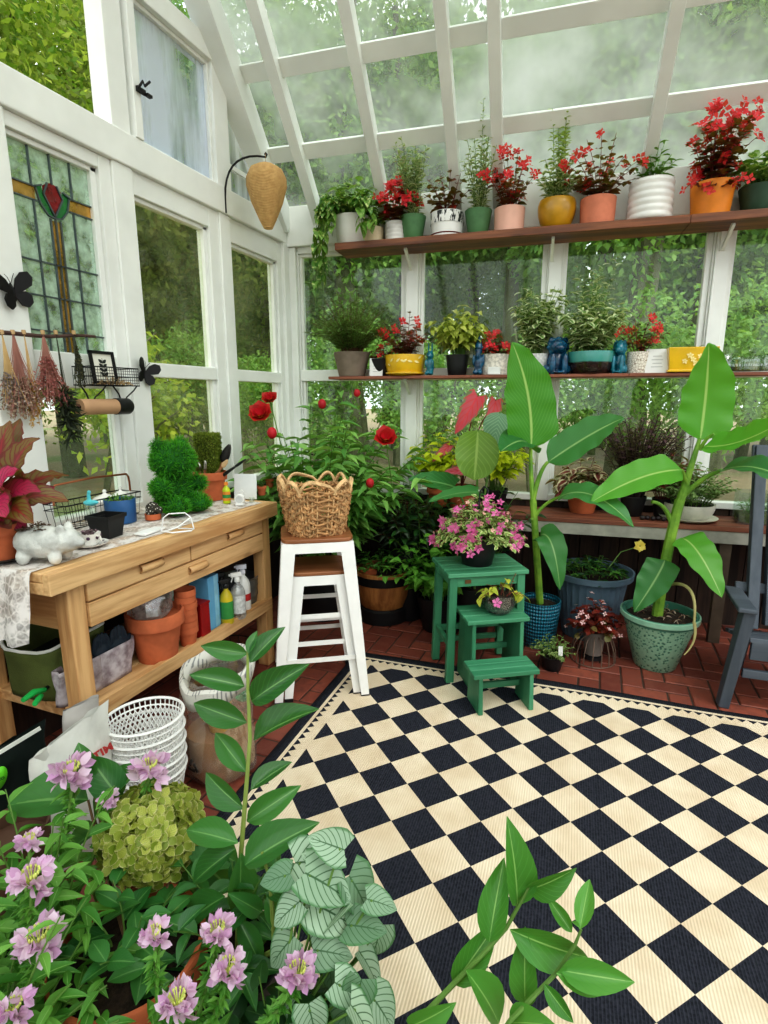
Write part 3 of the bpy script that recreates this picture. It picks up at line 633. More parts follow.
# pebbly cactus pot
P = np.array([-1.765, 1.79, TB]); t = thing('cactus_pot', 'clay dish holding a white speckled round cactus beside the moss bear', 'plant', P)
pot(t, 'cyl', .034, .025, TERRA, 3, n=20)
k = NT('speckled_cactus'); v = k.n('ShaderNodeTexVoronoi', {'Vector': k.obj(), 'Scale': 110.}).outputs['Distance']
SPK = k.done(k.pbr(k.mix(k.step(v, .32, .22), C(52, 48, 40), C(220, 214, 204)), .8)); mb = MB()
for x_, y_, r_ in ((0, 0, .028), (.022, .01, .018), (-.02, .012, .019), (.004, -.02, .017)): mb.ell((x_, y_, .022+r_*.9), (r_, r_, r_*1.05))
mb.build('cactus', SPK, t)
# moss bear
P = on_bench(176, 513)+np.array([-.02, .02, 0]); t = thing('moss_bear', 'bright green grass covered bear topiary sitting on the potting bench', 'topiary', P, math.radians(78)); bear = t
E_ = [((0, 0, .085), (.075, .07, .09)), ((0, -.01, .215), (.085, .078, .075)), ((-.055, 0, .28), (.026, .018, .024)), ((.05, 0, .28), (.026, .018, .024)), ((.05, -.07, .038), (.042, .062, .038)), ((-.05, -.07, .038), (.042, .062, .038)), ((.085, -.035, .115), (.03, .045, .032)), ((-.085, -.035, .115), (.03, .045, .032)), ((0, -.07, .2), (.035, .025, .028))]
MOSS = M('moss_body', C(28, 88, 24), .9, bump=.8, bs=70, var=.3); blob('body', E_, MOSS, t, .008)
GRASSY = LM('grass_blade', C(30, 112, 22), C(84, 176, 46), trans=.3, tipc=C(96, 190, 60)); rng = np.random.default_rng(7); Pp, Nn = [], []
for c_, r_ in [(e[0], e[1]) for e in E_]:
    k_ = int(30000*(r_[0]*r_[1]+r_[1]*r_[2]+r_[0]*r_[2])*4.2); d = unit(rng.normal(0, 1, (k_, 3))); p = np.array(c_)+d*np.array(r_)*.97; n_ = unit(d/np.array(r_)); ok = np.ones(k_, bool)
    for c2, r2 in [(e[0], e[1]) for e in E_]:
        if c2 is not c_: ok &= ((((p-np.array(c2))/np.array(r2))**2).sum(1) > .9)
    Pp.append(p[ok]); Nn.append(n_[ok])
Pp, Nn = np.concatenate(Pp), np.concatenate(Nn); ok = Pp[:, 2] > .004; Pp, Nn = Pp[ok], Nn[ok]
mb = MB(); dd = unit(Nn*.9+rng.normal(0, .35, Nn.shape)+np.array([0, 0, .1])); dd[:, 2] = np.where(Pp[:, 2] < .03, np.abs(dd[:, 2]), dd[:, 2])
leaves(mb, LT('needle', 2, .1, .25), Pp, dd, rng.normal(0, 1, Nn.shape), rng.uniform(.012, .022, len(Pp)), .0028, rng); mb.build('grass_coat', GRASSY, t, ang=0); t.scale = (1.14, 1.14, 1.1)
# white folded wire stand
P = on_bench(178, 531); WW_ = M('white_wire', C(236, 236, 236), .4)
t = thing('wire_easel', 'white wire plate stand lying in front of the moss bear', 'stand', P, math.radians(40)); mb = MB()
mb.tube([(-.06, 0, .004), (-.05, .01, .055), (-.03, .015, .068), (.03, .015, .068), (.05, .01, .05), (.06, 0, .004)], .003, 6); mb.tube([(-.06, 0, .004), (-.02, -.04, .004), (.05, -.03, .004), (.06, 0, .004), (.0, .03, .004)], .003, 6); mb.tube([(-.05, -.01, .004), (.0, -.02, .02), (.05, .0, .05)], .003, 6); mb.build('wire', WW_, t)
P = on_bench(150, 532); o = MB().box((0, 0, .004), (.05, .12, .008)).build('white_tile', M('white_card', C(236, 236, 234), .5, var=.03), None, bev=.002, smooth=False); o.location = P.tolist(); o.rotation_euler.z = .1; tag(o, 'thin white slab lying on the bench before the cactus dish', 'tile')
# pot of tools
P = np.array([-1.835, 2.268, TB]); t = thing('tool_pot', 'large terracotta pot on the bench corner holding hand tools', 'pot', P); z = pot(t, 'rim', .083, .145, TERRA, 4); PT = P+ZZ*z
STEEL = M('steel', C(168, 166, 160), .3, .85); DKST = M('dark_steel', C(60, 58, 56), .4, .8); WHN = M('wood_handle', C(150, 104, 70), .5)
t = thing('moss_block', 'square mossy block standing behind the tools in the terracotta pot', 'moss block', PT+np.array([-.02, .02, 0]), .35)
rng = np.random.default_rng(9); MOSS2 = M('moss_olive', C(84, 96, 34), .95, bump=.9, bs=60, var=.35); MB().box((0, 0, .10), (.10, .10, .20)).build('block', MOSS2, t, bev=.008, smooth=False)
Pp, Nn = [], []
for ax in range(3):
    for s_ in (-1, 1):
        q = rng.uniform(-1, 1, (700, 3))*np.array([.05, .05, .10]); q[:, ax] = s_*[.05, .05, .10][ax]; n_ = np.zeros((700, 3)); n_[:, ax] = s_; Pp.append(q+np.array([0, 0, .10])); Nn.append(n_)
Pp, Nn = np.concatenate(Pp), np.concatenate(Nn); mb = MB(); leaves(mb, LT('oval', 2, .2, .3), Pp, Nn+rng.normal(0, .7, Nn.shape), rng.normal(0, 1, Nn.shape), rng.uniform(.01, .018, len(Pp)), .006, rng)
mb.build('moss', LM('moss_leaf', C(82, 104, 30), C(136, 148, 56), rough=.7), t, ang=0)
def spoonlike(name, label, cat, p, yaw, lean, ln, mat_h, mat_b, bw, bl, scoop=.3):
    """hand tool standing in the pot: handle down, blade up."""
    q = thing(name, label, cat, p, yaw); R = Ry(lean); mb = MB(); mb.tube([R @ np.array([0, 0, z_]) for z_ in (.0, ln*.5, ln)], [.008, .009, .006], 8); mb.build('handle', mat_h, q)
    mb = MB(); G = []
    for a in np.linspace(0, 1, 9):
        wd = bw*math.sin(PI*min(1, a**.7*.92+.06))**.6; G.append([R @ np.array([wd*u*.5, .3*scoop*bw*(u*u-.6), ln+a*bl]) for u in np.linspace(-1, 1, 7)])
    mb.grid(G); mb.build('blade', mat_b, q, sol=.002); return q
spoonlike('hand_trowel', 'dark steel trowel leaning out of the tool pot, blade up', 'trowel', PT+np.array([.02, .02, -.02]), .5, .42, .09, WHN, DKST, .045, .10)
spoonlike('soil_scoop', 'round shiny metal scoop at the left rim of the tool pot', 'scoop', PT+np.array([-.02, -.04, -.02]), 2.6, .35, .05, WHN, STEEL, .06, .055, 1.6)
spoonlike('metal_spoon', 'steel dibber spoon in the middle of the tool pot', 'spoon', PT+np.array([.0, -.045, -.02]), -.6, .3, .055, WHN, STEEL, .03, .05, 1.)
spoonlike('wooden_spoon', 'pale wooden spoon leaning right in the tool pot', 'spoon', PT+np.array([.03, -.03, -.02]), .2, .75, .09, WHN, M('pale_wood', C(200, 170, 130), .6), .025, .05)
spoonlike('black_fork', 'black handled fork sticking far out to the right of the tool pot', 'fork', PT+np.array([.045, .0, -.02]), .1, 1.0, .12, BLACKP, BLACKP, .014, .08)
# white framed sign and items at the far end
P = np.array([-1.675, 2.335, TB]); o = MB().box((0, 0, .065), (.12, .008, .13)).build('white_sign', M('white_board', C(222, 226, 226), .4, var=.05), None, bev=.002, smooth=False); o.location = P.tolist(); o.rotation_euler = (-.12, 0, .25); tag(o, 'blank white panel standing at the far end of the bench', 'sign')
def bottle(name, label, P, r, h, mat, capmat, neck=.35, capz=.0, spray=None, lab=None, rz=0., labc=None):
    q = thing(name, label, 'bottle', P, rz); MB().lathe([(r*.92, 0), (r, h*.04), (r, h*.62), (r*.8, h*.72), (r*neck, h*.82), (r*neck, h*.9)]).build('body', mat, q)
    if spray:
        mb = MB(); mb.lathe([(r*.42, h*.86), (r*.42, h*.94), (r*.3, h*.97), (.0005, h*.97)], 16); mb.box((0, r*.15, h*1.03), (r*.5, r*1.5, h*.10)); mb.box((0, r*.9, h*1.035), (r*.3, r*.5, h*.05)); mb.bar((0, r*.55, h*1.0), (0, r*.85, h*.86), r*.25, r*.16, up=(0, 1, 0)); mb.build('spray_head', spray, q, bev=.002)
    else: MB().lathe([(r*.55, h*.86), (r*.55, h*.99), (r*.45, h), (.0005, h)], 18).build('cap', capmat, q)
    if lab: MB().lathe([(r*1.012, h*.14), (r*1.012, h*.56)], 24).build('label_band', lab, q)
    if labc: MB().lathe([(r*1.02, h*.26), (r*1.02, h*.42)], 24).build('label_stripe', labc, q)
    return q
YG = M('yellow_green_liquid', C(190, 204, 40), .3); ORG = M('orange_plastic', C(226, 140, 60), .4); WPL = M('white_plastic', C(230, 230, 228), .4, var=.03); GRNL = M('green_label', C(60, 140, 70), .5)
bottle('plant_food_bottle', 'small yellow green bottle with orange cap at the far end of the bench', on_bench(227, 503), .019, .105, YG, ORG, lab=ORG, labc=GRNL)
P = on_bench(217, 501); t = thing('hanging_sprayer', 'white plastic spray nozzle on a clear bottle left of the yellow green bottle', 'sprayer', P+np.array([-.02, .03, 0]))
MB().lathe([(.02, 0), (.022, .05), (.01, .08), (.01, .095)]).build('bottle', JARG, t); blob('spray_head', [((0, 0, .102), (.016, .016, .012)), ((-.012, -.008, .11), (.03, .018, .011))], WPL, t, .003)
P = on_bench(240, 505); t = thing('white_timer', 'round white timer dial standing in front of the small terracotta pots', 'timer', P, math.radians(25))
mb = MB(); mb.lathe([(.024, -.012), (.026, -.008), (.026, .006), (.022, .012), (.0005, .012)], 24, (0, 0, .03), Rx(PI/2)); mb.box((0, 0, .006), (.04, .026, .012)); mb.build('case', WPL, t)
MB().lathe([(.0175, .0125), (.0175, .0135), (.0005, .0135)], 24, (0, 0, .03), Rx(PI/2)).build('dial', M('grey_dial', C(200, 202, 202), .3), t); MB().tube([(.012, 0, .052), (.02, 0, .066), (.012, 0, .075), (.002, 0, .066)], .0025).build('hook', WPL, t)
P = on_bench(252, 502); t = thing('glass_jar', 'tiny clear glass jar beside the white timer', 'jar', P); MB().lathe([(.014, 0), (.015, .02), (.013, .024), (.0115, .024), (.012, .004), (.0005, .004)], 20).build('glass', JARG, t)
for i, (px, py, r_, lab) in enumerate(((262, 495, .026, 'small orange terracotta seedling pot at the far bench corner'), (240, 494, .02, 'smaller terracotta seedling pot behind the white timer'), (270, 487, .027, 'terracotta seedling pot half hidden behind the basket'))):
    P = on_bench(px, py); t = thing('seedling_pot', lab, 'plant', P); z = pot(t, 'rim', r_, r_*1.9, TERRA, 11+i, n=20); bush(t, L_FRESH if i else L_DARK, LT('oval', 3), z, 6, .05, .6, 5, .025, .014, 51+i, STEMG, .3, r0=.01)
# ---- left wall: branch with dried bunches, wire shelf, butterflies
t0 = LF(-20, 333, -2.02); t1 = LF(95, 337, -2.02)
TW = M('twig_bark', C(84, 62, 56), .8, bump=.5, bs=120)
br = [t0+(t1-t0)*q+np.array([0, 0, .004*math.sin(q*9)]) for q in np.linspace(0, 1, 12)]
o = MB().tube(br, np.linspace(.009, .006, 12), 7).build('hanging_branch', TW, None); tag(o, 'thin bare branch hung level across the stained glass window', 'branch')
DRY = lambda n, a, b: LM(n, a, b, rough=.8, trans=.15)
def bunch(label, px, L, spreadw, colA, colS, seed, n=60, tipl=.014, name='dried_bunch', tuft=.35, leaf=None, wf=.6):
    P = LF(px, 335, -2.015); t = thing(name, label, 'dried flowers', P); rng = np.random.default_rng(seed); ms, mf = MB(), MB(); Pp, Dd = [], []
    for i in range(n):
        q = rng.normal(0, 1, 2)*spreadw; e = np.array([abs(q[0])*.35, q[1], -L*rng.uniform(.7, 1.02)]); path = bez(np.array([0, 0, .015]), np.array([.006, q[1]*.15, -L*.4]), e, 6); ms.tube(path, .0012, 3)
        for k_ in range(14):
            s_ = 1-tuft*rng.random(); p = path[0]*(1-s_)**2+2*s_*(1-s_)*np.array([.006, q[1]*.15, -L*.4])+s_*s_*e; Pp.append(p); Dd.append(rng.normal(0, 1, 3)+np.array([0, 0, -.8]))
    ms.build('stems', colS, t); leaves(mf, leaf or LT('petal', 2, .2, .2), Pp, Dd, rng.normal(0, 1, (len(Pp), 3)), rng.uniform(.6, 1.2, len(Pp))*tipl, tipl*wf, rng); mf.build('flower_heads', colA, t, ang=0)
    mb = MB(); mb.lathe([(.007, .002), (.008, .01), (.007, .018)], 10); mb.build('string', M('string%d' % seed, C(190, 160, 120), .9), t)
STRAW = M('straw', C(186, 156, 108), .8); PST = M('pinkish_straw', C(150, 104, 92), .8); DKG = M('dark_dry_stem', C(52, 56, 44), .8)
bunch('grey dried lavender bunch at the left end of the branch', 2, .27, .024, DRY('dry_grey', C(120, 106, 104), C(168, 150, 146)), STRAW, 61, 40)
bunch('straw coloured dried bunch with grey brown heads, second on the branch', 13, .30, .042, DRY('dry_mauve', C(132, 106, 92), C(176, 152, 132)), PST, 62, 70)
bunch('golden wheat coloured dried bunch hanging thin behind the others', 24, .33, .014, DRY('dry_gold', C(176, 134, 62), C(206, 170, 98)), STRAW, 63, 30)
bunch('dusty pink dried flower bunch, widest on the branch', 43, .27, .040, DRY('dry_pink', C(140, 72, 74), C(184, 118, 112)), PST, 64, 90, .013, tuft=.6)
bunch('dark green dried leaf bunch reaching below the pink one', 56, .40, .016, DRY('dry_dark', C(30, 40, 34), C(64, 72, 54)), DKG, 65, 12, .06, leaf=LT('strap', 4, .2, .2), tuft=.3, wf=.13)
bunch('dark dried seed head bunch at the right end of the branch', 74, .21, .016, DRY('dry_olive', C(52, 58, 40), C(98, 92, 66)), DKG, 66, 36, .012, tuft=.7)
# wire shelf with paper roll
A_ = LF(74, 385, -2.06); t = thing('wire_wall_shelf', 'black wire mesh wall basket with paper roll bar under the stained glass', 'shelf', A_)
wl, wd, hh = .255, .10, .075; mb = MB(); rc = lambda z, g=0: [(0, 0, z), (0, wl, z), (wd-g, wl, z), (wd-g, 0, z)]
for z_, r_ in ((0, .003), (hh, .0028), (hh*.5, .0014)): mb.tube(rc(z_), r_, 6, True)
for q in np.linspace(0, 1, 22): mb.tube([(wd, q*wl, hh), (wd, q*wl, 0), (0, q*wl, 0)], .0011, 4)
for q in np.linspace(0, 1, 9):
    for y_ in (0, wl): mb.tube([(q*wd, y_, hh), (q*wd, y_, 0)], .0011, 4)
    mb.tube([(q*wd, 0, 0), (q*wd, wl, 0)], .0011, 4)
for z_ in np.linspace(.01, hh, 6): mb.tube([(wd, 0, z_), (wd, wl, z_)], .001, 4)
mb.build('mesh_basket', BLACKI, t)
mb = MB()
for y_ in (.03, wl-.055): mb.tube([(.0, y_, -.0), (.03, y_, -.035), (.05, y_, -.09)], .0035, 6); mb.tube([(.05, y_, -.09), (.055, y_+.02, -.05), (.07, y_+.05, -.02), (.08, y_+.06, 0)], .003, 6)
mb.tube([(.05, -.04, -.09), (.05, wl-.01, -.09)], .004, 6); mb.build('bracket', BLACKI, t)
KRAFT = M('kraft_paper', C(188, 150, 116), .8, var=.06)
t = thing('paper_roll', 'roll of brown kraft paper with a black end under the wire shelf', 'paper roll', A_+np.array([.05, 0, -.09]))
MB().lathe([(.012, -.03), (.033, -.03), (.033, wl-.10), (.012, wl-.10)], 24, R=Rx(-PI/2)).build('paper', KRAFT, t)
MB().lathe([(.0335, wl-.10), (.036, wl-.10), (.036, wl-.03), (.03, wl-.02), (.008, wl-.02)], 24, R=Rx(-PI/2)).build('end_cap', BLACKP, t)
P = A_+np.array([.03, .075, .006]); t = thing('botanical_picture', 'black framed print of a dark leaf sprig standing in the wire shelf', 'picture', P)
R = Ry(-.12); mb = MB()
for y_, z_, a, b_ in ((0, .07, .012, .14), (.115, .07, .012, .14), (.0575, .006, .127, .012), (.0575, .134, .127, .012)): mb.box(R @ np.array([.008, y_, z_]), (.012, a, b_), R)
mb.build('frame', BLACKI, t, bev=.001, smooth=False); MB().box(R @ np.array([.004, .0575, .07]), (.004, .11, .125), R).build('print', M('cream_print', C(226, 224, 212), .6, var=.03), t, smooth=False)
mb = MB(); Pp, Dd = [], []
for i in range(4):
    for s_ in (-1, 1): Pp.append(R @ np.array([.0075, .0575, .035+i*.018])); Dd.append(R @ np.array([.0, s_*.8, .6]))
leaves(mb, LT('oval', 3, 0, 0), Pp, Dd, R @ np.array([1., 0, 0]), .026, .015, rng); mb.tube([R @ np.array([.0075, .0575, .025]), R @ np.array([.0075, .0575, .11])], .001, 4); mb.build('leaf_sprig', M('print_ink', C(44, 46, 44), .7), t, ang=0)
t = thing('dried_moss', 'heap of dried brown and rosy moss lying in the wire shelf', 'moss', A_+np.array([.05, .15, .004])); t['kind'] = 'stuff'
bush(t, DRY('dry_moss', C(132, 96, 74), C(176, 150, 116)), LT('petal', 2), 0, 30, .05, 1.35, 8, .016, .008, 71, STRAW, .1, 0, .8, .06)
def butterfly(label, P, s, yaw, tilt):
    t = thing('iron_butterfly', label, 'butterfly', P); R = Ry(PI/2)@Rz(yaw); mb = MB()
    for sx in (-1, 1):
        up_ = Rx(sx*tilt)
        for pts in ([(.003, .0), (.022, .045), (.045, .066), (.068, .066), (.078, .045), (.068, .018), (.02, -.004)], [(.0, -.004), (.04, -.004), (.056, -.02), (.054, -.045), (.036, -.06), (.016, -.05), (.004, -.02)]):
            v = [R @ (np.array([p[0]*sx, p[1], abs(p[0])*tilt])*s) for p in pts]; c_ = [q+R @ np.array([0, 0, .006*s]) for q in v]; n_ = len(v)
            mb.add(v+c_, [list(range(n_)), list(range(n_, 2*n_))[::-1]]+[[i, (i+1) % n_, n_+(i+1) % n_, n_+i] for i in range(n_)])
    mb.build('wings', BLACKI, t, bev=.002, smooth=False); MB().ell((0, 0, 0), (.007*s, .035*s, .009*s), R).build('body', BLACKI, t)
    mb = MB()
    for sx in (-1, 1): mb.tube([R @ (np.array(p)*s) for p in ((0, .03, .004), (sx*.012, .055, .012), (sx*.02, .065, .012))], .0014*s, 4)
    mb.build('antenna', BLACKI, t)
butterfly('large black iron butterfly on the white post left of the stained glass', LF(13, 292, -2.058), .95, PI/2+.25, .3)
butterfly('small black iron butterfly on the white post right of the wire shelf', LF(144, 373, -2.058), .85, PI/2-.3, .45)
P = LF(140, 91, -2.045); t = thing('window_catch', 'black iron window catch on the upper gable frame', 'catch', P); mb = MB(); mb.box((.006, 0, 0), (.012, .05, .022)); mb.tube([(.01, -.02, 0), (.03, -.01, .03), (.02, .01, .02), (.035, .03, .045)], .006, 6); mb.box((.02, .03, -.01), (.02, .03, .012)); mb.build('latch', BLACKI, t, bev=.002)
# hook and wasp nest lantern
P = LF(226, 213, -2.055); t = thing('wall_hook', 'black curved iron hook screwed to the white beam near the corner', 'hook', P); hx = DP(266, 157, depth(P)*.985)-P
mb = MB(); top = np.array([.0, .0, .17]); mb.tube(np.concatenate([[np.array([0, 0, -.0]), np.array([0, 0, .07])], bez(np.array([0, 0, .08]), np.array([0.01, .0, hx[2]+.03]), hx, 10), [hx+np.array([.006, 0, .012]), hx+np.array([.0, 0, .02]), hx+np.array([-.008, 0, .012])]]), .0055, 8); mb.build('iron_rod', BLACKI, t)
ctr = DP(267, 196, depth(P)*.985); r_ = 19*depth(P)*.985/FPX; hgt = 62*depth(P)*.985/FPX
k = NT('woven_rattan'); wv = k.math('SINE', k.math('MULTIPLY', k.n('ShaderNodeSeparateXYZ', {0: k.obj()}).outputs[2], 900)); n_ = k.noise(40, 4)
RATT = k.done(k.pbr(k.mix(n_, C(184, 134, 76), C(234, 196, 132)), .75, 0, k.bump(k.math('ADD', wv, n_), .7, .004)))
t = thing('nest_lantern', 'woven tan wasp nest decoy hanging from the black hook', 'lantern', ctr)
prof = [(.0005, -hgt*.5), (r_*.22, -hgt*.485), (r_*.42, -hgt*.36), (r_*.78, -hgt*.1), (r_, hgt*.14), (r_*.98, hgt*.26), (r_*.8, hgt*.38), (r_*.4, hgt*.45), (r_*.12, hgt*.47), (.0005, hgt*.48)]
MB().lathe(prof, 40, wob=lambda a, i, m: .06*np.abs(np.sin(a*4))**.6).build('shade', RATT, t)
MB().tube([(0, 0, hgt*.46), (0, 0, (P+hx-ctr)[2])], .0012, 4).build('string', M('jute', C(170, 140, 100), .9), t)
# ---- under the bench
OLV = M('olive_canvas', C(86, 96, 48), .85, bump=.3, bs=200); WTRIM = M('white_trim', C(214, 214, 208), .7); 
def bagbody(w, d, h, flare=1.1, wob=.03, n=28, top_in=True, seed=0, dip=.0):
    rng = np.random.default_rng(seed); ph = rng.uniform(0, 6, 4); an = np.arange(n)*2*PI/n; G = []
    sq = lambda a: np.stack([np.sign(np.cos(a))*np.abs(np.cos(a))**.5, np.sign(np.sin(a))*np.abs(np.sin(a))**.5], -1)
    for i, f in enumerate(np.linspace(0, 1, 9)):
        s_ = (1+(flare-1)*f); r = sq(an)*np.array([w/2, d/2])*s_*(1+wob*np.sin(an*3+ph[0]+f*3)+wob*.7*np.sin(an*7+ph[1]-f*5))[:, None]; G.append(np.concatenate([r, np.full((n, 1), h*f)+(dip*f*np.cos(an*2))[:, None]], 1))
    mb = MB(); G = np.array(G); G = np.concatenate([G, G[:, :1]], 1); mb.grid(G); mb.add(G[0, :-1], [list(range(n))[::-1]]); return mb, G[-1]
P = np.array([-1.80, 1.30, SZ]); t = thing('garden_tool_bag', 'olive green canvas tool bag with white piping on the bench shelf', 'bag', P, .12)
mb, top = bagbody(.24, .24, .20, 1.12, .02, seed=1, dip=.012); mb.build('bag', OLV, t, sol=.004); MB().tube(top[:-1], .006, 6, True).build('white_piping', WTRIM, t)
mb = MB(); mb.box((0, 0, .12), (.2, .2, .004)); mb.build('dark_sheet', M('dark_sheet', C(16, 26, 22), .9), t)  # flat dark sheet across the inside of the bag
GRP = M('green_plastic', C(30, 120, 84), .4)
PURF = M('lilac_print_fabric', C(176, 168, 172), .85, var=.2, scale=24, col2=C(128, 112, 118))
t = thing('fabric_pocket_bag', 'lilac patterned fabric pouch hung in front of the green tool bag', 'bag', np.array([-1.642, 1.33, SZ]), -.03)
mb, top = bagbody(.05, .29, .13, 1.1, .05, seed=3); mb.build('pouch', PURF, t, sol=.003)
for j in range(2):
    q = thing('garden_glove', ['dark navy garden glove fingers poking from the pouch, nearer one', 'dark navy garden glove fingers poking from the pouch, farther one'][j], 'glove', np.array([-1.640, 1.36+.075*j, SZ+.07]))
    blob('glove', [((0, 0, .03), (.02, .04, .05))]+[((0, -.03+.02*i, .10-.008*abs(i-1.5)), (.009, .009, .035), Rx(-.25+.17*i)) for i in range(4)]+[((0, .042, .05), (.009, .012, .03), Rx(-.6))], M('navy_glove%d' % j, C(28, 40, 52), .7), q, .004)
q = thing('green_hand_tool', 'bright green handled snips lying at the left end of the bench shelf', 'snips', np.array([-1.70, 1.17, SZ+.05]), .3); mb = MB(); mb.tube([(0, 0, .01), (0, -.05, .03), (.0, -.10, .03)], [.008, .011, .008], 8); mb.tube([(0, -.02, .0), (.02, -.06, .01), (.03, -.09, .012)], [.008, .01, .008], 8); mb.build('handles', M('bright_green_grip', C(40, 170, 84), .4), q); MB().tube([(0, 0, .01), (0, .07, .015)], [.008, .002], 6).build('blades', DKST, q)
P = np.array([-1.615, 1.60, SZ]); t = thing('large_terracotta_pot', 'big terracotta pot under the bench holding a crumpled clear plastic bag', 'pot', P); pot(t, 'rim', .112, .20, TERRA, 5, soil=False)
t = thing('plastic_bag', 'crumpled cloudy plastic bag sticking up out of the big terracotta pot', 'bag', P+np.array([-.01, -.01, .174])); rng = np.random.default_rng(5); mb = MB()
mb.lathe([(.06, 0), (.085, .03), (.08, .09), (.05, .12), (.0005, .125)], 26, wob=lambda a, i, m: rng.normal(0, .07, len(a)))
CLOUDY = GL('cloudy_plastic', (.95, .95, .94, 1), .42, (.80, .80, .78, 1), 20, .14, .2); mb.build('bag', CLOUDY, t)
P0 = np.array([-1.575, 1.735, SZ]); proto = None
for i in range(7):
    lab = ['lowest', 'second lowest', 'third from bottom', 'middle', 'third from top', 'second from top', 'topmost'][i]+' terracotta pot in the nested stack under the bench'
    if proto is None:
        proto = thing('nested_terracotta_pot', lab, 'pot', P0, 0, 'nested terracotta pots under the bench'); mb = MB(); r_ = .044; h_ = .085
        mb.lathe([(r_*.68, 0), (r_*.88, h_*.68), (r_, h_*.69), (r_, h_), (r_*.93, h_), (r_*.84, h_*.6), (r_*.62, .004), (.0005, .004)], 28); mb.build('pot', TERRA, proto, ang=35)
    else: dup(proto, P0+np.array([.002*math.sin(i*2), .002*math.cos(i*3), .0275*i]), i, lab)
P = np.array([-1.585, 1.825, SZ]); RCAN = M('red_tin', C(150, 26, 28), .4, .2)
t = thing('red_tin', 'dark red tin box standing beside the terracotta pot stack', 'tin', P); MB().box((0, 0, .075), (.07, .06, .15)).build('tin', RCAN, t, bev=.006, smooth=False); MB().box((0, 0, .155), (.074, .064, .012)).build('lid', RCAN, t, bev=.003, smooth=False)
P = np.array([-1.625, 1.915, SZ]); BLB = M('sky_blue_carton', C(104, 164, 200), .5, var=.06)
t = thing('blue_carton', 'tall sky blue carton standing under the far half of the bench', 'carton', P, .1); MB().box((0, 0, .125), (.10, .085, .25)).build('carton', BLB, t, bev=.003, smooth=False); MB().box((.0508, .015, .125), (.001, .03, .25)).build('side_panel', M('pale_blue_panel', C(140, 190, 214), .5), t, smooth=False)
P = np.array([-1.70, 1.80, SZ]); t = thing('folded_newsprint', 'folded white and green seed packets tucked behind the red tin', 'packets', P, .3); MB().box((0, 0, .13), (.01, .10, .26), Rx(.1)).build('packet', M('packet_print', C(210, 216, 206), .7, col2=C(70, 130, 80), scale=25), t, smooth=False)
SPRW = GL('milky_bottle', (.92, .93, .94, 1), .75, (.86, .88, .88, 1), 8, .1, .2)
bottle('black_yellow_bottle', 'black and yellow garden spray bottle beside the blue carton', np.array([-1.56, 1.985, SZ]), .03, .2, M('bottle_yellow', C(196, 176, 40), .4), BLACKP, spray=BLACKP, lab=GRNL, rz=2.6)
bottle('white_spray_bottle', 'milky white trigger spray bottle, nearer of the two white ones', np.array([-1.55, 2.06, SZ]), .034, .21, SPRW, WPL, spray=WPL, lab=M('grey_print_label', C(206, 208, 208), .5, scale=70, var=.2), rz=2.4)
bottle('white_spray_bottle', 'opaque white spray bottle with blue collar and red label', np.array([-1.58, 2.145, SZ]), .034, .22, WPL, WPL, spray=M('pale_trigger', C(220, 222, 232), .4), lab=WPL, labc=M('red_label', C(190, 50, 50), .5), rz=2.2)
bottle('dark_spray_bottle', 'dark bottle with black trigger head tucked behind the white spray bottles', np.array([-1.64, 2.06, SZ]), .03, .2, BLACKP, BLACKP, spray=BLACKP, lab=GRNL, rz=2.6)
P = np.array([-1.675, 2.245, SZ]); t = thing('zinc_tub', 'round grey zinc tub at the far end of the bench shelf', 'tub', P); mb = MB(); mb.lathe([(.085, 0), (.09, .04), (.094, .042), (.092, .09), (.096, .092), (.095, .13), (.101, .137), (.095, .14), (.088, .13), (.082, .01), (.0005, .01)], 32); mb.build('tub', GALV, t); MB().tube([(0, -.1, .1), (.03, -.125, .1), (.03, -.125, .06), (0, -.1, .06)], .004).build('handle', GALV, t)
# ================================================================== floor by the bench
def YP(px, py, Y): return onpl(px, py, (0, Y, 0), np.array([0, 1., 0]))
P0 = np.array([-1.345, 1.245, 0]); proto = None
for i in range(5):
    lab = ['lowest', 'second lowest', 'middle', 'second from top', 'topmost'][i]+' white wire lattice basket of the nested stack on the bricks'
    if proto is None:
        proto = thing('wire_basket', lab, 'basket', P0, .4, 'nested white wire baskets'); H_, R0_, R1_ = .17, .080, .110; m1, m2 = MB(), MB()
        pt = lambda a, f: ((R0_+(R1_-R0_)*f)*1.12*math.cos(a), (R0_+(R1_-R0_)*f)*math.sin(a), H_*f)
        for f, r_, nm_ in ((1, .005, 'rim'), (.86, .003, 'rim_band'), (.0, .003, 'base_ring')): MB().tube([pt(a, f) for a in np.linspace(0, 2*PI, 40)[:-1]], r_, 6, True).build(nm_, WMETAL, proto)
        for k_ in range(44):
            for s_ in (-1, 1): a = k_*2*PI/44; m2.tube([pt(a+s_*f*.75, f*.86) for f in np.linspace(0, 1, 5)], .0021, 4)
            m2.tube([pt(k_*2*PI/44, .86), pt(k_*2*PI/44, 1)], .0021, 4)
        for q in np.linspace(-.9, .9, 12): m2.tube([(q*R0_*1.1, -R0_*math.sqrt(1-q*q), .002), (q*R0_*1.1, R0_*math.sqrt(1-q*q), .002)], .0018, 4)
        m2.build('lattice', WMETAL, proto)
    else: dup(proto, P0+np.array([.004*i, -.003*i, .05*i]), .4+i*.13, lab)
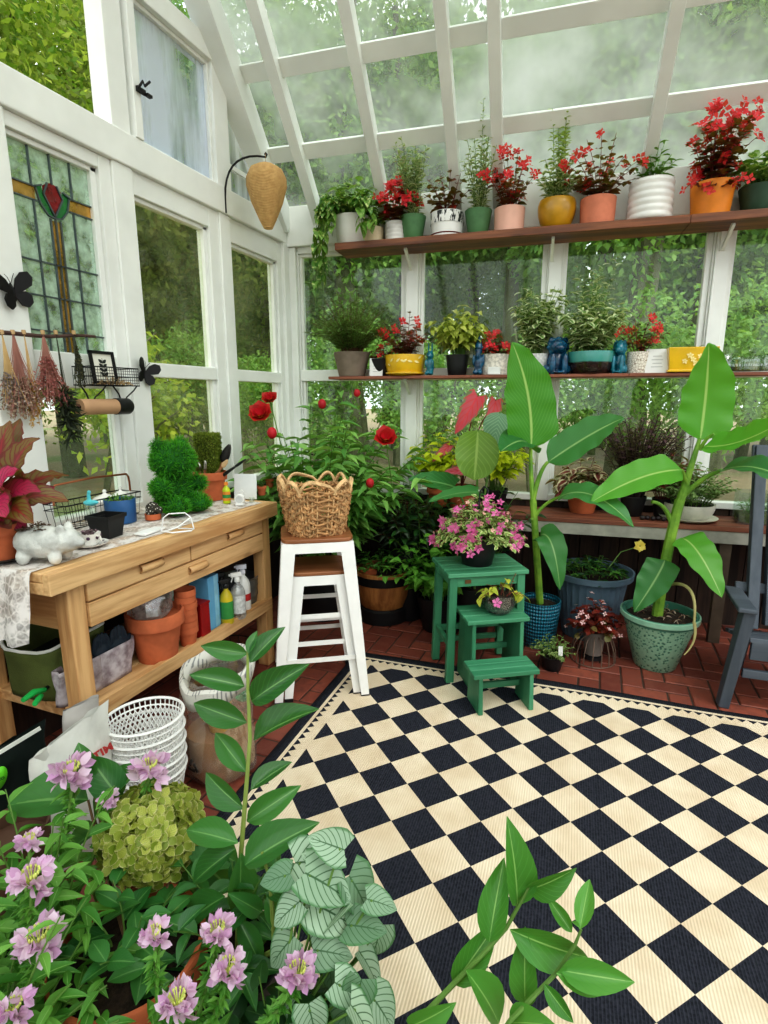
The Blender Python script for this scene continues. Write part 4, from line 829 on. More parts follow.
# clear bag with soil and newspaper
P = np.array([-1.245, 1.50, 0]); t = thing('clear_refuse_bag', 'clear plastic bag of pots and brown paper with newsprint rolled over its top', 'bag', P, .3); rng = np.random.default_rng(12)
mb = MB(); prof = [(.095, 0), (.125, .04), (.13, .12), (.125, .22), (.13, .32), (.115, .40), (.12, .425)]; mb.lathe(prof, 30, wob=lambda a, i, m: .05*np.sin(a*3+i)+rng.normal(0, .03, len(a))); mb.F = [f for f in mb.F if len(f) == 4]; mb.build('plastic', CLEARP, t)
mb = MB(); mb.lathe([(.09, .004), (.118, .05), (.12, .16), (.116, .19), (.0005, .2)], 28, wob=lambda a, i, m: .05*np.sin(a*3+i)); mb.build('brown_paper', M('brown_paper', C(166, 128, 96), .8, bump=.5, bs=16, var=.12), t)
mb = MB(); a_ = math.radians(-118)
for q in range(3):
    w0 = q*2*PI/3+PI/2; p0 = np.array([math.cos(w0), math.sin(w0)]); p1 = np.array([math.cos(w0+2*PI/3), math.sin(w0+2*PI/3)]); nn_ = np.array([math.cos(a_), math.sin(a_), 0]); tt = np.array([-nn_[1], nn_[0], 0]); cc = nn_*.132+ZZ*.10
    mb.bar(cc+(tt*p0[0]+ZZ*p0[1])*.028, cc+(tt*(p0*.3+p1*.7)[0]+ZZ*(p0*.3+p1*.7)[1])*.028, .011, .004, up=nn_)
mb.build('recycling_mark', M('dark_print', C(50, 40, 34), .8), t)
mb = MB(); mb.lathe([(.035, .2), (.05, .31), (.048, .31), (.03, .21)], 20, (.01, -.03, 0)); mb.lathe([(.03, .2), (.043, .29), (.04, .29)], 20, (-.05, .03, 0)); mb.build('inner_pots', M('mustard_plastic', C(206, 160, 76), .5), t)
mb = MB(); rng = np.random.default_rng(6)
for i in range(4): mb.ell((.06+.02*rng.normal(), .02*rng.normal(), .30+.02*i), (.035, .02, .025), Rz(i))
mb.build('green_film', GL('green_film', (.5, .95, .75, 1), .35, (.2, .75, .5, 1), 20, .15), t)
k = NT('newsprint'); wv = k.math('SINE', k.math('MULTIPLY', k.n('ShaderNodeSeparateXYZ', {0: k.obj()}).outputs[0], 520)); nb_ = k.noise(14, 3)
NEWS = k.done(k.pbr(k.mix(k.math('MULTIPLY', k.step(wv, .0, .9), k.step(nb_, .5, .56)), C(200, 198, 190), C(130, 130, 130)), .85))
mb = MB(); an = np.linspace(0, 2*PI, 31); G = []
for f, (dr, z_) in enumerate(((.005, .36), (.014, .40), (.013, .428), (.0, .435), (-.012, .42), (-.016, .38))): G.append([((.122+dr)*math.cos(a)*(1+.05*math.sin(3*a)), (.122+dr)*math.sin(a)*(1+.05*math.sin(3*a)), z_+.035*math.sin(a+.5)+.006*math.sin(a*7)) for a in an])
mb.grid(G); mb.build('newspaper', NEWS, t, sol=.002)
def sack(name, label, P, rz, w, h, th, mat, seed, topz=.04, cut=.0):
    t = thing(name, label, 'bag', P, rz); rng = np.random.default_rng(seed); mb = MB(); G = []; ph = rng.uniform(0, 6, 6)
    for i, f in enumerate(np.linspace(0, 1, 14)):
        row = []; b = th/2*(math.sin(PI*min(1, f*.95+.08))**.6)*(1-f*.55)+.004
        for a in np.linspace(0, 2*PI, 41):
            x = math.copysign(abs(math.cos(a))**.6, math.cos(a))*w/2*(1-.05*math.sin(f*4+ph[0])); y = math.copysign(abs(math.sin(a))**.8, math.sin(a))*b
            cr = .010*math.sin(x*45+ph[1]+f*7)*math.sin(f*11+ph[2]+x*17)+.005*math.sin(x*110+f*23+ph[3]); row.append((x+.004*math.sin(f*20), y+cr*(math.sin(a)), f*h*(1+cut*x/w)+topz*f*math.sin(x*6+ph[4])*.3))
        G.append(row)
    mb.grid(G); mb.add([G[0][i] for i in range(40)], [list(range(40))[::-1]]); mb.build('sack', mat, t, ang=50); return t
WSACK = M('white_sack', C(214, 214, 208), .45, bump=.15, bs=30, var=.06)
P = np.array([-1.40, 1.02, 0]); rzw = math.radians(66); t = sack('white_potting_sack', 'crumpled white plastic sack with faded blue and red print beside the wire baskets', P, rzw, .215, .43, .07, WSACK, 3, cut=.19)
words_on('red_lettering', 'STIM', .036, (.068, -.030, .335), (PI/2, -.25, 0), M('red_ink', C(190, 66, 66), .6), t, .0012); words_on('blue_lettering', 'BIO', .036, (-.035, -.031, .325), (PI/2, -.25, 0), M('blue_ink', C(40, 150, 180), .6), t, .002)
BSACK = M('black_sack', C(22, 30, 28), .35, bump=.15, bs=30)
P = np.array([-1.545, .90, 0]); t = sack('black_soil_sack', 'black plastic soil sack with lime green emblem and white edge left of the white sack', P, math.radians(66), .25, .42, .07, BSACK, 4, cut=.2)
mb = MB(); mb.bar((-.11, -.018, .375), (.11, -.016, .435), .003, .012, up=(0, 0, 1)); mb.build('white_seam', WTRIM, t)
mb = MB(); n_ = 22; mb.add([(.02*math.cos(a)-.01+.008*math.sin(a), -.046, .345+.034*math.sin(a)) for a in np.arange(n_)*2*PI/n_], [list(range(n_))]); mb.build('lime_emblem', M('lime_print', C(96, 190, 40), .5), t, sol=.002); words_on('lime_lettering', 'eco', .018, (-.01, -.0490, .345), (PI/2, 0, 0), M('dark_green_ink', C(16, 60, 30), .6), t)
GSACK = M('grey_sack', C(176, 172, 168), .5, bump=.15, bs=30); sack('grey_paper_sack', 'plain pale grey sack end folded up behind the white sack', np.array([-1.485, 1.13, 0]), math.radians(75), .11, .45, .06, GSACK, 8)
t = thing('dark_wire_basket', 'dark rusty wire basket lined with grey leaves under the bench shelf', 'basket', np.array([-1.59, 2.02, 0])); mb = MB()
for i in range(18): a = i*2*PI/18; mb.tube([(.08*math.cos(a), .08*math.sin(a), .004), (.12*math.cos(a), .12*math.sin(a), .12), (.125*math.cos(a+.1), .125*math.sin(a+.1), .22)], .002, 4)
for r_, z_ in ((.08, .004), (.115, .1), (.125, .22)): mb.tube([(r_*math.cos(a), r_*math.sin(a), z_) for a in np.linspace(0, 2*PI, 30)[:-1]], .0028, 5, True)
mb.build('wire', DKST, t); MB().lathe([(.07, .008), (.105, .12), (.11, .17), (.0005, .19)], 22, wob=lambda a, i, m: .05*np.sin(a*5+i*2)).build('liner', M('dry_liner', C(104, 92, 88), .9, bump=.8, bs=30, var=.4), t)
# ================================================================== white metal stools and basket
def metal_stool(label, P, rz, hgt, foot, top, rungs, first=None):
    t = thing('metal_stool', label, 'stool', P, rz); s_ = top/2; f = foot/2
    mb = MB(); n_ = 40; v = []
    for z_ in (hgt-.018, hgt): v += [(math.copysign(abs(math.cos(a))**.28, math.cos(a))*s_, math.copysign(abs(math.sin(a))**.28, math.sin(a))*s_, z_) for a in np.arange(n_)*2*PI/n_]
    mb.add(v, [list(range(n_))[::-1], list(range(n_, 2*n_))]+[[i, (i+1) % n_, n_+(i+1) % n_, n_+i] for i in range(n_)]); mb.build('seat', SEATW, t, bev=.004)
    mb = MB(); zt = hgt-.019; q = lambda k_, z_: (s_-.004+(f-s_)*(zt-z_)/zt)*k_
    R_ = .045
    for ang in range(4):
        R = Rz(ang*PI/2); a, b_ = q(1, zt), q(1, zt-R_); mb.add((np.array([[-a, -a, zt], [a, -a, zt], [b_, -b_, zt-R_], [-b_, -b_, zt-R_], [-a+.02, -a+.02, zt], [a-.02, -a+.02, zt]]) @ R.T), [[0, 3, 2, 1], [0, 1, 5, 4]])
    mb.build('apron', WMETAL, t, sol=.003, smooth=False)
    for sx, sy in ((-1, -1), (1, -1), (1, 1), (-1, 1)):
        mb = MB(); w0, w1 = .062, .036
        top_ = np.array([sx*q(1, zt), sy*q(1, zt), zt]); bot = np.array([sx*f, sy*f, .012]); dx, dy = np.array([-sx, 0, 0.]), np.array([0, -sy, 0.])
        v = [top_, top_+dx*w0, bot+dx*w1, bot, top_+dy*w0, bot+dy*w1]; m_ = top_*.12+bot*.88
        mb.add(v, [[0, 1, 2, 3], [0, 3, 5, 4]]); l = mb.build('leg', WMETAL, t, sol=.004, smooth=False)
        MB().box(bot+dx*w1/2+dy*w1/2-ZZ*.003, (w1+.004, w1+.004, .018)).build('rubber_foot', BLACKP, l, smooth=False)
    for z_ in rungs:
        mb = MB(); e = q(1, z_)-.012
        for ang in range(4): R = Rz(ang*PI/2); mb.bar(R @ np.array([-e, -e, z_+.02*(ang % 2)]), R @ np.array([e, -e, z_+.02*(ang % 2)]), .006, .022)
        mb.build('rung', WMETAL, t, smooth=False)
    return t
SP = np.array([-1.226, 2.255, 0]); SR = math.radians(31.7)
metal_stool('taller white metal bar stool with brown wooden seat carrying the wicker basket', SP, SR, .775, .44, .33, (.20,))
metal_stool('lower white metal stool nested inside the taller stool, seat just below it', SP+np.array([.012, -.008, 0]), SR, .615, .36, .27, (.27, .40))
WICK = M('wicker', C(178, 136, 92), .7, var=.3, scale=30, bump=.5, bs=120); WICK2 = M('wicker_pale', C(210, 174, 128), .7, var=.25, scale=30, bump=.4, bs=120)
t = thing('wicker_basket', 'chunky open weave wicker basket with looped rim standing on the white stool', 'basket', SP+np.array([0, 0, .776]), SR+.18)
HB = .215; sq = lambda a, r: (math.copysign(abs(math.cos(a))**.62, math.cos(a))*r, math.copysign(abs(math.sin(a))**.62, math.sin(a))*r)
rB = lambda f: .118+.040*f**.8
mb = MB(); NS = 28
for i in range(NS):
    a = i*2*PI/NS
    for o_ in (-.06, .06): mb.tube([(*sq(a+o_, rB(f)+.002), HB*f) for f in np.linspace(0.0, 1, 7)], .0042, 5)
mb.build('stakes', WICK2, t)
mb = MB()
for lv in range(8):
    f0 = .05+lv*.127
    for st in range(2):
        A_ = np.linspace(0, 2*PI, 141)[:-1]; mb.tube([(*sq(a, rB(f0)+.007*math.cos(a*NS/2+st*PI+lv*PI*.5)), HB*f0+.010*(st-.5)+.005*math.sin(a*NS+st*PI)) for a in A_], .0062, 6, True)
mb.build('weave', WICK, t)
mb = MB(); nl_ = 9
for i in range(nl_):
    a0_, a1_ = i*2*PI/nl_, (i+1)*2*PI/nl_
    for o_ in (0, .006): mb.tube([(*sq(a0_+(a1_-a0_)*q+.0, rB(1)+.004-o_+.004*math.sin(q*PI)), HB*.96+(.048+o_)*math.copysign(abs(math.sin(q*PI))**.75, math.sin(q*PI))) for q in np.linspace(-.04, 1.04, 12)], .0065, 6)
mb.build('rim_loops', WICK2, t)
mb = MB(); mb.add([(*sq(a, .116), .004) for a in np.arange(24)*2*PI/24], [list(range(24))]); mb.build('bottom', WICK, t, sol=.006)
# ================================================================== green stools
GR = math.radians(31.4); gx = np.array([math.cos(GR), math.sin(GR), 0]); gy = np.array([-math.sin(GR), math.cos(GR), 0])
FLc = np.array([-.61, 2.42, 0]); P = FLc+gx*.205+gy*.15
t = thing('tall_green_stool', 'tall green wooden stool with slatted top holding the impatiens pot', 'stool', P, GR); mb = MB()
for i in range(4): mb.box((0, -.1125+i*.075, .567), (.41, .072, .022))
mb.build('seat', PAINTG, t, bev=.004, smooth=False); PGZ = WD('green_paint_upright', C(50, 116, 84), C(76, 144, 108), 2, 6, .5, False)
for sx in (-1, 1):
    for sy in (-1, 1): MB().bar((sx*.172, sy*.118, .556), (sx*.182, sy*.128, .007 if True else 0), .040, .034, up=(0, 1, 0)).build('leg', PGZ, t, bev=.004, smooth=False)
mb = MB()
for sy in (-1, 1): mb.box((0, sy*.12, .528), (.32, .018, .05))
for sx in (-1, 1): mb.box((sx*.174, 0, .528), (.018, .22, .05))
mb.build('apron', PAINTG, t, bev=.003, smooth=False); mb = MB()
for sx in (-1, 1): mb.box((sx*.178, 0, .20), (.02, .22, .03))
mb.box((0, .10, .20), (.34, .02, .03)); mb.box((0, .125, .12), (.34, .02, .028)); mb.build('stretcher', PAINTG, t, bev=.003, smooth=False)
MB().box((-.10, -.132, .53), (.03, .004, .018)).build('brass_plate', M('old_brass', C(120, 90, 60), .5, .6), t, smooth=False)
def low_stool(label, P, w, d, h, name):
    t = thing(name, label, 'stool', P, GR); mb = MB(); k_ = 3
    for i in range(k_): mb.box((0, -d/2+d/k_*(i+.5), h-.011), (w, d/k_-.003, .022))
    mb.build('seat', PAINTG, t, bev=.004, smooth=False)
    for sx in (-1, 1): MB().box((sx*(w/2-.035), 0, (h-.022)/2+.006), (.022, d*1.06, h-.034), Ry(0), taper=.86).build('leg', PGZ, t, bev=.003, smooth=False)
    mb = MB(); mb.box((0, d*.25, h*.45), (w-.09, .018, .03)); mb.box((0, d*.3, h-.05), (w-.09, .016, .045)); mb.build('stretcher', PAINTG, t, bev=.003, smooth=False)
    return t
MP = np.array([-.50, 2.37, 0])+gx*.157+gy*.105; low_stool('mid height green plank stool pushed under the tall green stool', MP, .31, .21, .375, 'green_step_stool')
LP_ = np.array([-.425, 2.19, 0])+gx*.155+gy*.075; low_stool('lowest green plank stool standing in front on the checkered rug', LP_, .31, .15, .205, 'green_step_stool')
# impatiens
P = P+np.array([0, 0, .579])+gx*(-.01); t = thing('impatiens_pot', 'pink flowered variegated impatiens in black hanging pot on the tall green stool', 'plant', P)
z = pot(t, 'taper', .105, .14, BLACKP, 21, rb=.075); IMP = LM('leaf_impatiens', C(96, 132, 62), C(138, 168, 90), edge=C(206, 214, 150), edgew=.3, bsc=50)
tips = bush(t, IMP, LT('oval', 4, .2, .3), z-.01, 140, .24, 1.25, 10, .046, .032, 81, STEMR, .35, 0, .6, .08, .002, bendy=.32)
blossoms(t, P_PINK, tips, .025, 5, 82, 2, .014, frac=.36, T=LT('petal', 2, .0, .05)); blossoms(t, LM('petal_shell', C(232, 160, 160), C(244, 190, 180)), [q for q in tips if q[2] > .8], .012, 5, 83, 1, .012, name='buds')
hk = MB(); hk.tube([(0, 0, .13), (0, 0, .33), (.004, 0, .37), (.022, 0, .395), (.04, 0, .38), (.042, 0, .362)], .0045, 7)
for i in range(3): a = i*2.1+.5; hk.tube([(.1*math.cos(a), .1*math.sin(a), .14), (.012*math.cos(a), .012*math.sin(a), .31), (0, 0, .33)], .0028, 5)
hk.build('hanger', BLACKP, t)
# jar planter on the mid stool
P = MP+gx*.03-gy*.012+ZZ*.376; t = thing('glass_bowl_planter', 'clear glass bowl of soil with yellow green trailing leaves on the mid green stool', 'plant', P)
MB().lathe([(.05, 0), (.075, .02), (.085, .06), (.082, .10), (.079, .10), (.08, .06), (.07, .022), (.0005, .006)], 30).build('bowl', JARG, t); MB().lathe([(.055, .008), (.072, .03), (.078, .06), (.078, .085), (.0005, .09)], 24).build('soil', SOIL, t)
YLF = LM('leaf_yellow_green', C(160, 176, 54), C(212, 208, 84), vein=C(130, 150, 50), vfreq=5, rough=.5)
tips = bush(t, YLF, LT('heart', 5, .2, .4), .085, 9, .13, 1.3, 3, .06, .05, 85, STEMR, .5, .25, .7, .05, bendy=.5); mb = MB(); rng = np.random.default_rng(4); flower(mb, DP(497, 603, depth(P)-.095)-P, -FW+ZZ*.3, .026, 5, LT('petal', 3, .1, .05), rng); mb.build('flower', P_PINK, t, ang=0)
bush(t, DRY('dry_rust', C(120, 66, 44), C(170, 110, 70)), LT('petal', 2), .085, 8, .14, 1.0, 5, .016, .01, 86, STEMB, .5, r0=.05, name='dry_heads', c0=(.03, .02))
# ================================================================== plants against the back wall, on the floor
PEON = LM('leaf_peony', C(78, 138, 62), C(150, 198, 106), mid=C(140, 185, 100), rough=.4)
P = np.array([-1.60, 3.02, 0]); t = thing('peony_bush', 'big leafy bush with crimson flowers filling the corner behind the bench', 'shrub', P)
z = pot(t, 'taper', .20, .34, BLACKP, 22)
tips = bush(t, PEON, LT('lance', 5, .25, .35), z, 78, 1.27, .58, 18, .175, .06, 91, STEMG, .3, .15, .65, .12, .004, lean=(.16, -.06), bendy=.25, hvar=.5, shrink=.3)
CR = LT('petal', 3, .3, -.25)
def bloom(px, py, d, r, n=None, name='crimson_flower'):
    p = DP(px, py, d)-P; mb = MB(); rng = np.random.default_rng(int(px)); flower(mb, p, -FW*.7+ZZ*.5 if n is None else n, r, 7, CR, rng, .3, .95, layers=3); mb.build(name, P_CRIM, t, ang=0); MB().tube([p, p-ZZ*.08+np.array([0, .04, -.03]), p-ZZ*.22+np.array([0, .1, -.05])], .003, 5).build('flower_stalk', STEMG, t)
bloom(261, 416, 3.0, .075); bloom(270, 400, 3.05, .05); bloom(386, 440, 2.85, .068)
for px, py, r_ in ((272, 433, .026), (322, 404, .022), (357, 393, .018), (370, 483, .022)):
    p = DP(px, py, 2.9)-P; MB().ell(p, (r_, r_, r_*1.2)).build('flower_bud', M('bud_red%d' % px, C(170, 24, 36), .6), t)
# barrel planter
P = np.array([-1.215, 3.12, 0]); BARW = WD('barrel_wood', C(136, 84, 44), C(186, 128, 74), 2, 10); t = thing('barrel_planter', 'half barrel planter with a black hoop and low green seedlings behind the white stool', 'planter', P)
MB().lathe([(.14, 0), (.16, .004), (.165, .09), (.15, .1)], 32).build('base_stand', BLACKP, t); mb = MB(); mb.lathe([(.145, .10), (.175, .18), (.188, .26), (.188, .335), (.165, .335), (.16, .30), (.0005, .30)], 36); mb.build('barrel', BARW, t, ang=35)
MB().lathe([(.189, .262), (.192, .262), (.192, .315), (.189, .315)], 36).build('hoop', BLACKI, t); MB().lathe([(.162, .302), (.1, .31), (.0005, .315)], 24).build('soil', SOIL, t)
bush(t, L_GREEN, LT('lance', 4), .31, 18, .2, .9, 7, .07, .022, 93, STEMG, .3, 0, .6, .11); MB().box((-.06, -.1, .335), (.10, .045, .035), Rz(.3)).build('clay_shard', TERRA, t, bev=.003, smooth=False)
# leafy basil-like plant
P = np.array([-.84, 3.08, 0]); t = thing('leafy_green_plant', 'dense broad leaved green plant in black pot between barrel and tall green stool', 'plant', P); z = pot(t, 'taper', .13, .22, BLACKP, 23)
bush(t, L_FRESH, LT('oval', 4, .25, .35), z, 46, .52, .85, 11, .09, .054, 95, STEMG, .25, .1, .7, .09, .003, lean=(-.05, -.1)); 
for i, (x_, y_, lab) in enumerate(((-1.02, 3.24, 'black nursery pot with dark foliage standing behind the barrel planter'), (-.66, 3.26, 'black nursery pot with dark foliage standing behind the tall green stool'))):
    P = np.array([x_, y_, 0]); t = thing('dark_foliage_pot', lab, 'plant', P); z = pot(t, 'taper', .12, .26, BLACKP, 24+i); bush(t, L_DARK, LT('oval', 4, .25, .35), z, 30, .72-.05*i, .5, 14, .10, .055, 96+i, STEMG, .15, .1, .7, .08, .003)
# banana plants
BAN = LM('leaf_banana', C(70, 150, 44), C(104, 178, 62), mid=C(176, 212, 120), midw=.035, vein=C(92, 166, 60), vfreq=17, vw=.5, rough=.34, trans=.42)
BAND = LM('leaf_banana_dark', C(44, 112, 56), C(74, 140, 74), mid=C(150, 190, 120), midw=.035, vein=C(62, 130, 68), vfreq=17, vw=.5, rough=.37, trans=.35)
BSTEM = M('banana_stem', C(128, 164, 62), .5, var=.2, scale=12, col2=C(92, 138, 52))
TEALG = M('teal_glaze', C(16, 96, 122), .3, var=.25, scale=20, coat=.5)
P = np.array([-.235, 3.09, 0]); t = thing('banana_plant', 'taller banana plant with upright broad leaf growing in the teal woven textured pot', 'plant', P)
k = NT('teal_woven'); sp = k.n('ShaderNodeSeparateXYZ', {0: k.obj()}); an_ = k.math('ARCTAN2', sp.outputs[1], sp.outputs[0]); w1 = k.math('SINE', k.math('ADD', k.math('MULTIPLY', an_, 22), k.math('MULTIPLY', sp.outputs[2], 150))); w2 = k.math('SINE', k.math('SUBTRACT', k.math('MULTIPLY', an_, 22), k.math('MULTIPLY', sp.outputs[2], 150))); hh_ = k.math('MULTIPLY', w1, w2)
TEALW = k.done(k.pbr(k.mix(k.step(hh_, -.6, .6), C(8, 62, 86), C(34, 128, 152)), .3, 0, k.bump(hh_, .8, .006), coat=.4))
z = pot(t, 'taper', .115, .27, TEALW, 31, rb=.095)
def stalk(mb, pts, r0, r1, n=8): mb.tube(bez(pts[0], 2*pts[1]-.5*(pts[0]+pts[2]), pts[2], 12), np.linspace(r0, r1, 12), n)
Y1 = 3.0; q = lambda x, y, Y=Y1: YP(x, y, Y)-P
st = MB(); s0 = np.array([0, 0, z-.02]); s1 = q(533, 500); stalk(st, (s0, q(536, 540)*.5+s0*.5+np.array([0, 0, .0]), s1), .022, .018)
stalk(st, (s1, q(531, 470), q(531, 446)), .014, .008); stalk(st, (s1, q(540, 475), q(548, 462)), .014, .008); stalk(st, (q(532, 520), q(545, 505), q(560, 497, 2.95)), .012, .007); st.build('stem', BSTEM, t)
for i, (a, b_, c_, w_, m_, N_, fo) in enumerate([(q(531, 448), q(528, 395), q(512, 342, 2.93), .30, BAN, -FW+ZZ*.1+RT*.2, .12), (q(531, 448), q(520, 441, 2.92), q(500, 452, 2.78), .22, BAND, -FW*.5+ZZ*.9, .15), (q(548, 462), q(590, 435, 3.02), q(624, 418, 3.0), .21, BAND, -FW*.7+ZZ*.7, .2), (q(558, 498, 2.95), q(592, 495, 2.86), q(634, 527, 2.78), .17, BAND, -FW*.6+ZZ*.8, .15), (q(540, 535), q(552, 545, 2.9), q(560, 590, 2.86), .15, BAND, -FW*.9+ZZ*.2, .2), (q(533, 500), q(510, 480, 2.9), q(500, 500, 2.8), .05, BAND, ZZ, .2)]):
    if w_ < .1: continue
    mb = MB(); blade(mb, (a, b_, c_), w_, N_, 24, 11, fo, 'banana', .006, i); mb.build('leaf', m_, t, ang=0)
P = np.array([.375, 3.05, 0]); t = thing('banana_plant', 'banana plant in the mottled sea green glazed pot beside the slatted chair', 'plant', P)
k = NT('mottled_green_glaze'); v1 = k.n('ShaderNodeTexVoronoi', {'Vector': k.obj(), 'Scale': 62.}).outputs['Distance']; zz_ = k.n('ShaderNodeSeparateXYZ', {0: k.obj()}).outputs[2]
f_ = k.math('MULTIPLY', k.step(v1, .22, .46), k.math('LESS_THAN', zz_, .255)); MOTT = k.done(k.pbr(k.mix(f_, C(70, 126, 108), C(138, 178, 152)), .3, 0, k.bump(f_, .6, .005), coat=.5))
z = pot(t, 'taper', .185, .30, MOTT, 32, rb=.105); MB().lathe([(.186, .27), (.192, .275), (.192, .298), (.185, .3)], 36).build('rim', M('glaze_rim', C(140, 184, 160), .3, coat=.5), t)
Y2 = 3.05; st = MB(); stalk(st, (np.array([-.01, 0, z-.03]), q(666, 560, Y2), q(680, 500, Y2)), .028, .024); stalk(st, (q(680, 502, Y2), q(690, 470, Y2), q(700, 438, Y2)), .022, .009); stalk(st, (q(684, 495, Y2), q(702, 480, Y2-.02), q(722, 470, Y2-.08)), .014, .008); stalk(st, (q(672, 525, Y2), q(664, 508, Y2-.03), q(652, 502, Y2-.08)), .013, .008)
stalk(st, (q(688, 488, Y2), q(684, 475, Y2-.03), q(682, 470, Y2-.05)), .012, .006); stalk(st, (q(700, 450, Y2), q(706, 440, Y2-.02), q(714, 434, Y2-.04)), .010, .006); st.build('stem', BSTEM, t)
for i, (a, b_, c_, w_, m_, N_, fo) in enumerate([(q(700, 440, Y2), q(706, 392, Y2+.02), q(709, 343, Y2-.06), .275, BAN, -FW+ZZ*.05, .15), (q(682, 470, Y2-.05), q(640, 478, Y2-.14), q(590, 503, Y2-.25), .20, BAN, -FW*.7+ZZ*.8, .2), (q(704, 446, Y2-.03), q(745, 440, Y2-.14), q(800, 410, Y2-.28), .21, BAN, -FW*.75+ZZ*.7, .25), (q(722, 470, Y2-.08), q(765, 470, Y2-.2), q(810, 500, Y2-.3), .20, BAND, -FW*.55+ZZ*.8, .2), (q(682, 538, Y2-.04), q(700, 555, Y2-.12), q(722, 598, Y2-.2), .18, BAN, -FW*.85+ZZ*.4, .15), (q(665, 560, Y2-.03), q(655, 580, Y2-.08), q(634, 612, Y2-.13), .17, BAND, -FW*.8-RT*.5+ZZ*.3, .25)]):
    mb = MB(); blade(mb, (a, b_, c_), w_, N_, 24, 11, fo, 'banana', .006, i+9); mb.build('leaf', m_, t, ang=0)
mb = MB(); stalk(mb, (q(668, 585, Y2), q(690, 590, Y2-.15), q(694, 622, Y2-.24)), .009, .006); stalk(mb, (q(694, 622, Y2-.24), q(694, 640, Y2-.25), q(684, 655, Y2-.26)), .008, .003); mb.build('withered_stalk', M('withered', C(168, 160, 110), .8), t)
bush(t, DRY('dead_leaf', C(130, 112, 96), C(176, 160, 146)), LT('lance', 3), z, 14, .08, 1.3, 3, .05, .012, 99, STEMB, .4, .2, .8, .12, name='dry_leaves')
# big slate blue planter
SLATE = M('slate_blue_plastic', C(92, 112, 128), .45, var=.08); P = np.array([.03, 3.36, 0]); t = thing('ribbed_planter', 'large slate blue ribbed planter of low greenery under the low bench edge', 'planter', P)
mb = MB(); mb.lathe([(.15, 0), (.20, .36), (.23, .365), (.235, .40), (.225, .40), (.20, .36), (.0005, .35)], 60, wob=lambda a, i, m: .018*np.cos(a*30)*(i < 2)); mb.build('pot', SLATE, t); MB().lathe([(.2, .362), (.0005, .37)], 20).build('soil', SOIL, t)
bush(t, L_DARK, LT('oval', 4), .365, 26, .14, 1.2, 6, .06, .03, 101, STEMG, .3, 0, .7, .15); bush(t, L_GREEN, LT('lance', 4), .365, 8, .12, .9, 5, .07, .02, 102, STEMG, .3, 0, .7, .12, name='light_foliage'); MB().tube([(.05, -.05, .36), (DP(640, 546, depth(P)-.18)-P)*.6+np.array([0, 0, .18]), DP(640, 546, depth(P)-.18)-P], .003, 5).build('flower_stalk', STEMG, t); mb = MB(); flower(mb, DP(640, 546, depth(P)-.18)-P, -FW, .035, 6, LT('petal', 3), np.random.default_rng(1), layers=2); mb.build('yellow_flower', LM('petal_yellow', C(236, 206, 80), C(246, 226, 120)), t, ang=0)
# wire stand begonia
P = np.array([.065, 2.99, 0]); t = thing('wire_stand_begonia', 'bronze begonia with pale pink blooms in an open wire stand on the bricks', 'plant', P); mb = MB(); RST = M('rusty_wire', C(120, 100, 88), .6, .5)
for i in range(16): a = i*2*PI/16; c_, s_ = math.cos(a), math.sin(a); mb.tube([(.055*c_, .055*s_, .15), (.09*c_, .09*s_, .13), (.112*c_, .112*s_, .07), (.115*c_, .115*s_, .004)], .0028, 5)
for r_, z_ in ((.055, .15), (.115, .004)): mb.tube([(r_*math.cos(a), r_*math.sin(a), z_) for a in np.linspace(0, 2*PI, 30)[:-1]], .003, 5, True)
mb.build('wire_stand', RST, t); MB().lathe([(.045, .035), (.06, .17), (.056, .17), (.0005, .16)], 24).build('pot', M('grey_pot', C(120, 112, 106), .7), t); MB().lathe([(.05, .01), (.05, .03), (.0005, .03)]).build('inner_tray', BLACKP, t)
tips = bush(t, L_BEG, LT('round', 4, .2, .3), .16, 34, .20, 1.0, 7, .05, .045, 103, STEMR, .3, 0, .7, .04); blossoms(t, LM('petal_blush', C(232, 176, 180), C(250, 220, 216)), tips, .014, 4, 104, 2, .015, frac=.5)
bush(t, LM('leaf_olive_red', C(104, 104, 54), C(140, 110, 70), rough=.4), LT('round', 4, .2, .3), .155, 9, .13, 1.4, 3, .05, .045, 105, STEMR, .5, .2, .7, .05, name='lower_leaves')
# small black pot on floor
P = np.array([-.135, 2.80, 0]); t = thing('small_foliage_pot', 'small black pot of mixed green leaves with white tag on the bricks', 'plant', P); z = pot(t, 'taper', .065, .08, BLACKP, 33); bush(t, LM('leaf_mixed', C(74, 110, 52), C(128, 150, 84), edge=C(176, 186, 130), edgew=.38), LT('oval', 3), z, 26, .13, 1.0, 6, .034, .018, 106, STEMG, .3, 0, .7, .05); MB().box((.04, -.035, .12), (.022, .002, .05), Rz(.3)@Rx(-.15)).build('plant_tag', WPL, t, smooth=False)
# ================================================================== low bench along the back wall
LBZ = .70; LB0, LB1, LBD = 1.22, 4.4, .335
t = thing('low_plant_bench', 'long low red brown plank bench under the back windows', 'bench', B(LB0, 0, 0), BROT); mb = MB()
for i in range(2): mb.box(((LB1-LB0)/2, -.012-(LBD-.014)/2*(i+.5), LBZ-.014), (LB1-LB0, (LBD-.014)/2-.004, .028))
mb.build('plank', REDW, t, bev=.003, smooth=False); MB().box(((LB1-LB0)/2, -LBD+.02, LBZ-.064), (LB1-LB0, .02, .07)).build('front_rail', M('grey_white_rail', C(172, 170, 160), .6), t, bev=.003, smooth=False)
for x_ in (.08, 1.55, 3.0): MB().box((x_, -LBD+.05, (LBZ-.03)/2), (.06, .04, LBZ-.03)).build('leg', M('weathered_leg%d' % int(x_*10), C(92, 78, 66), .8), t, smooth=False)
TL = LBZ+.001
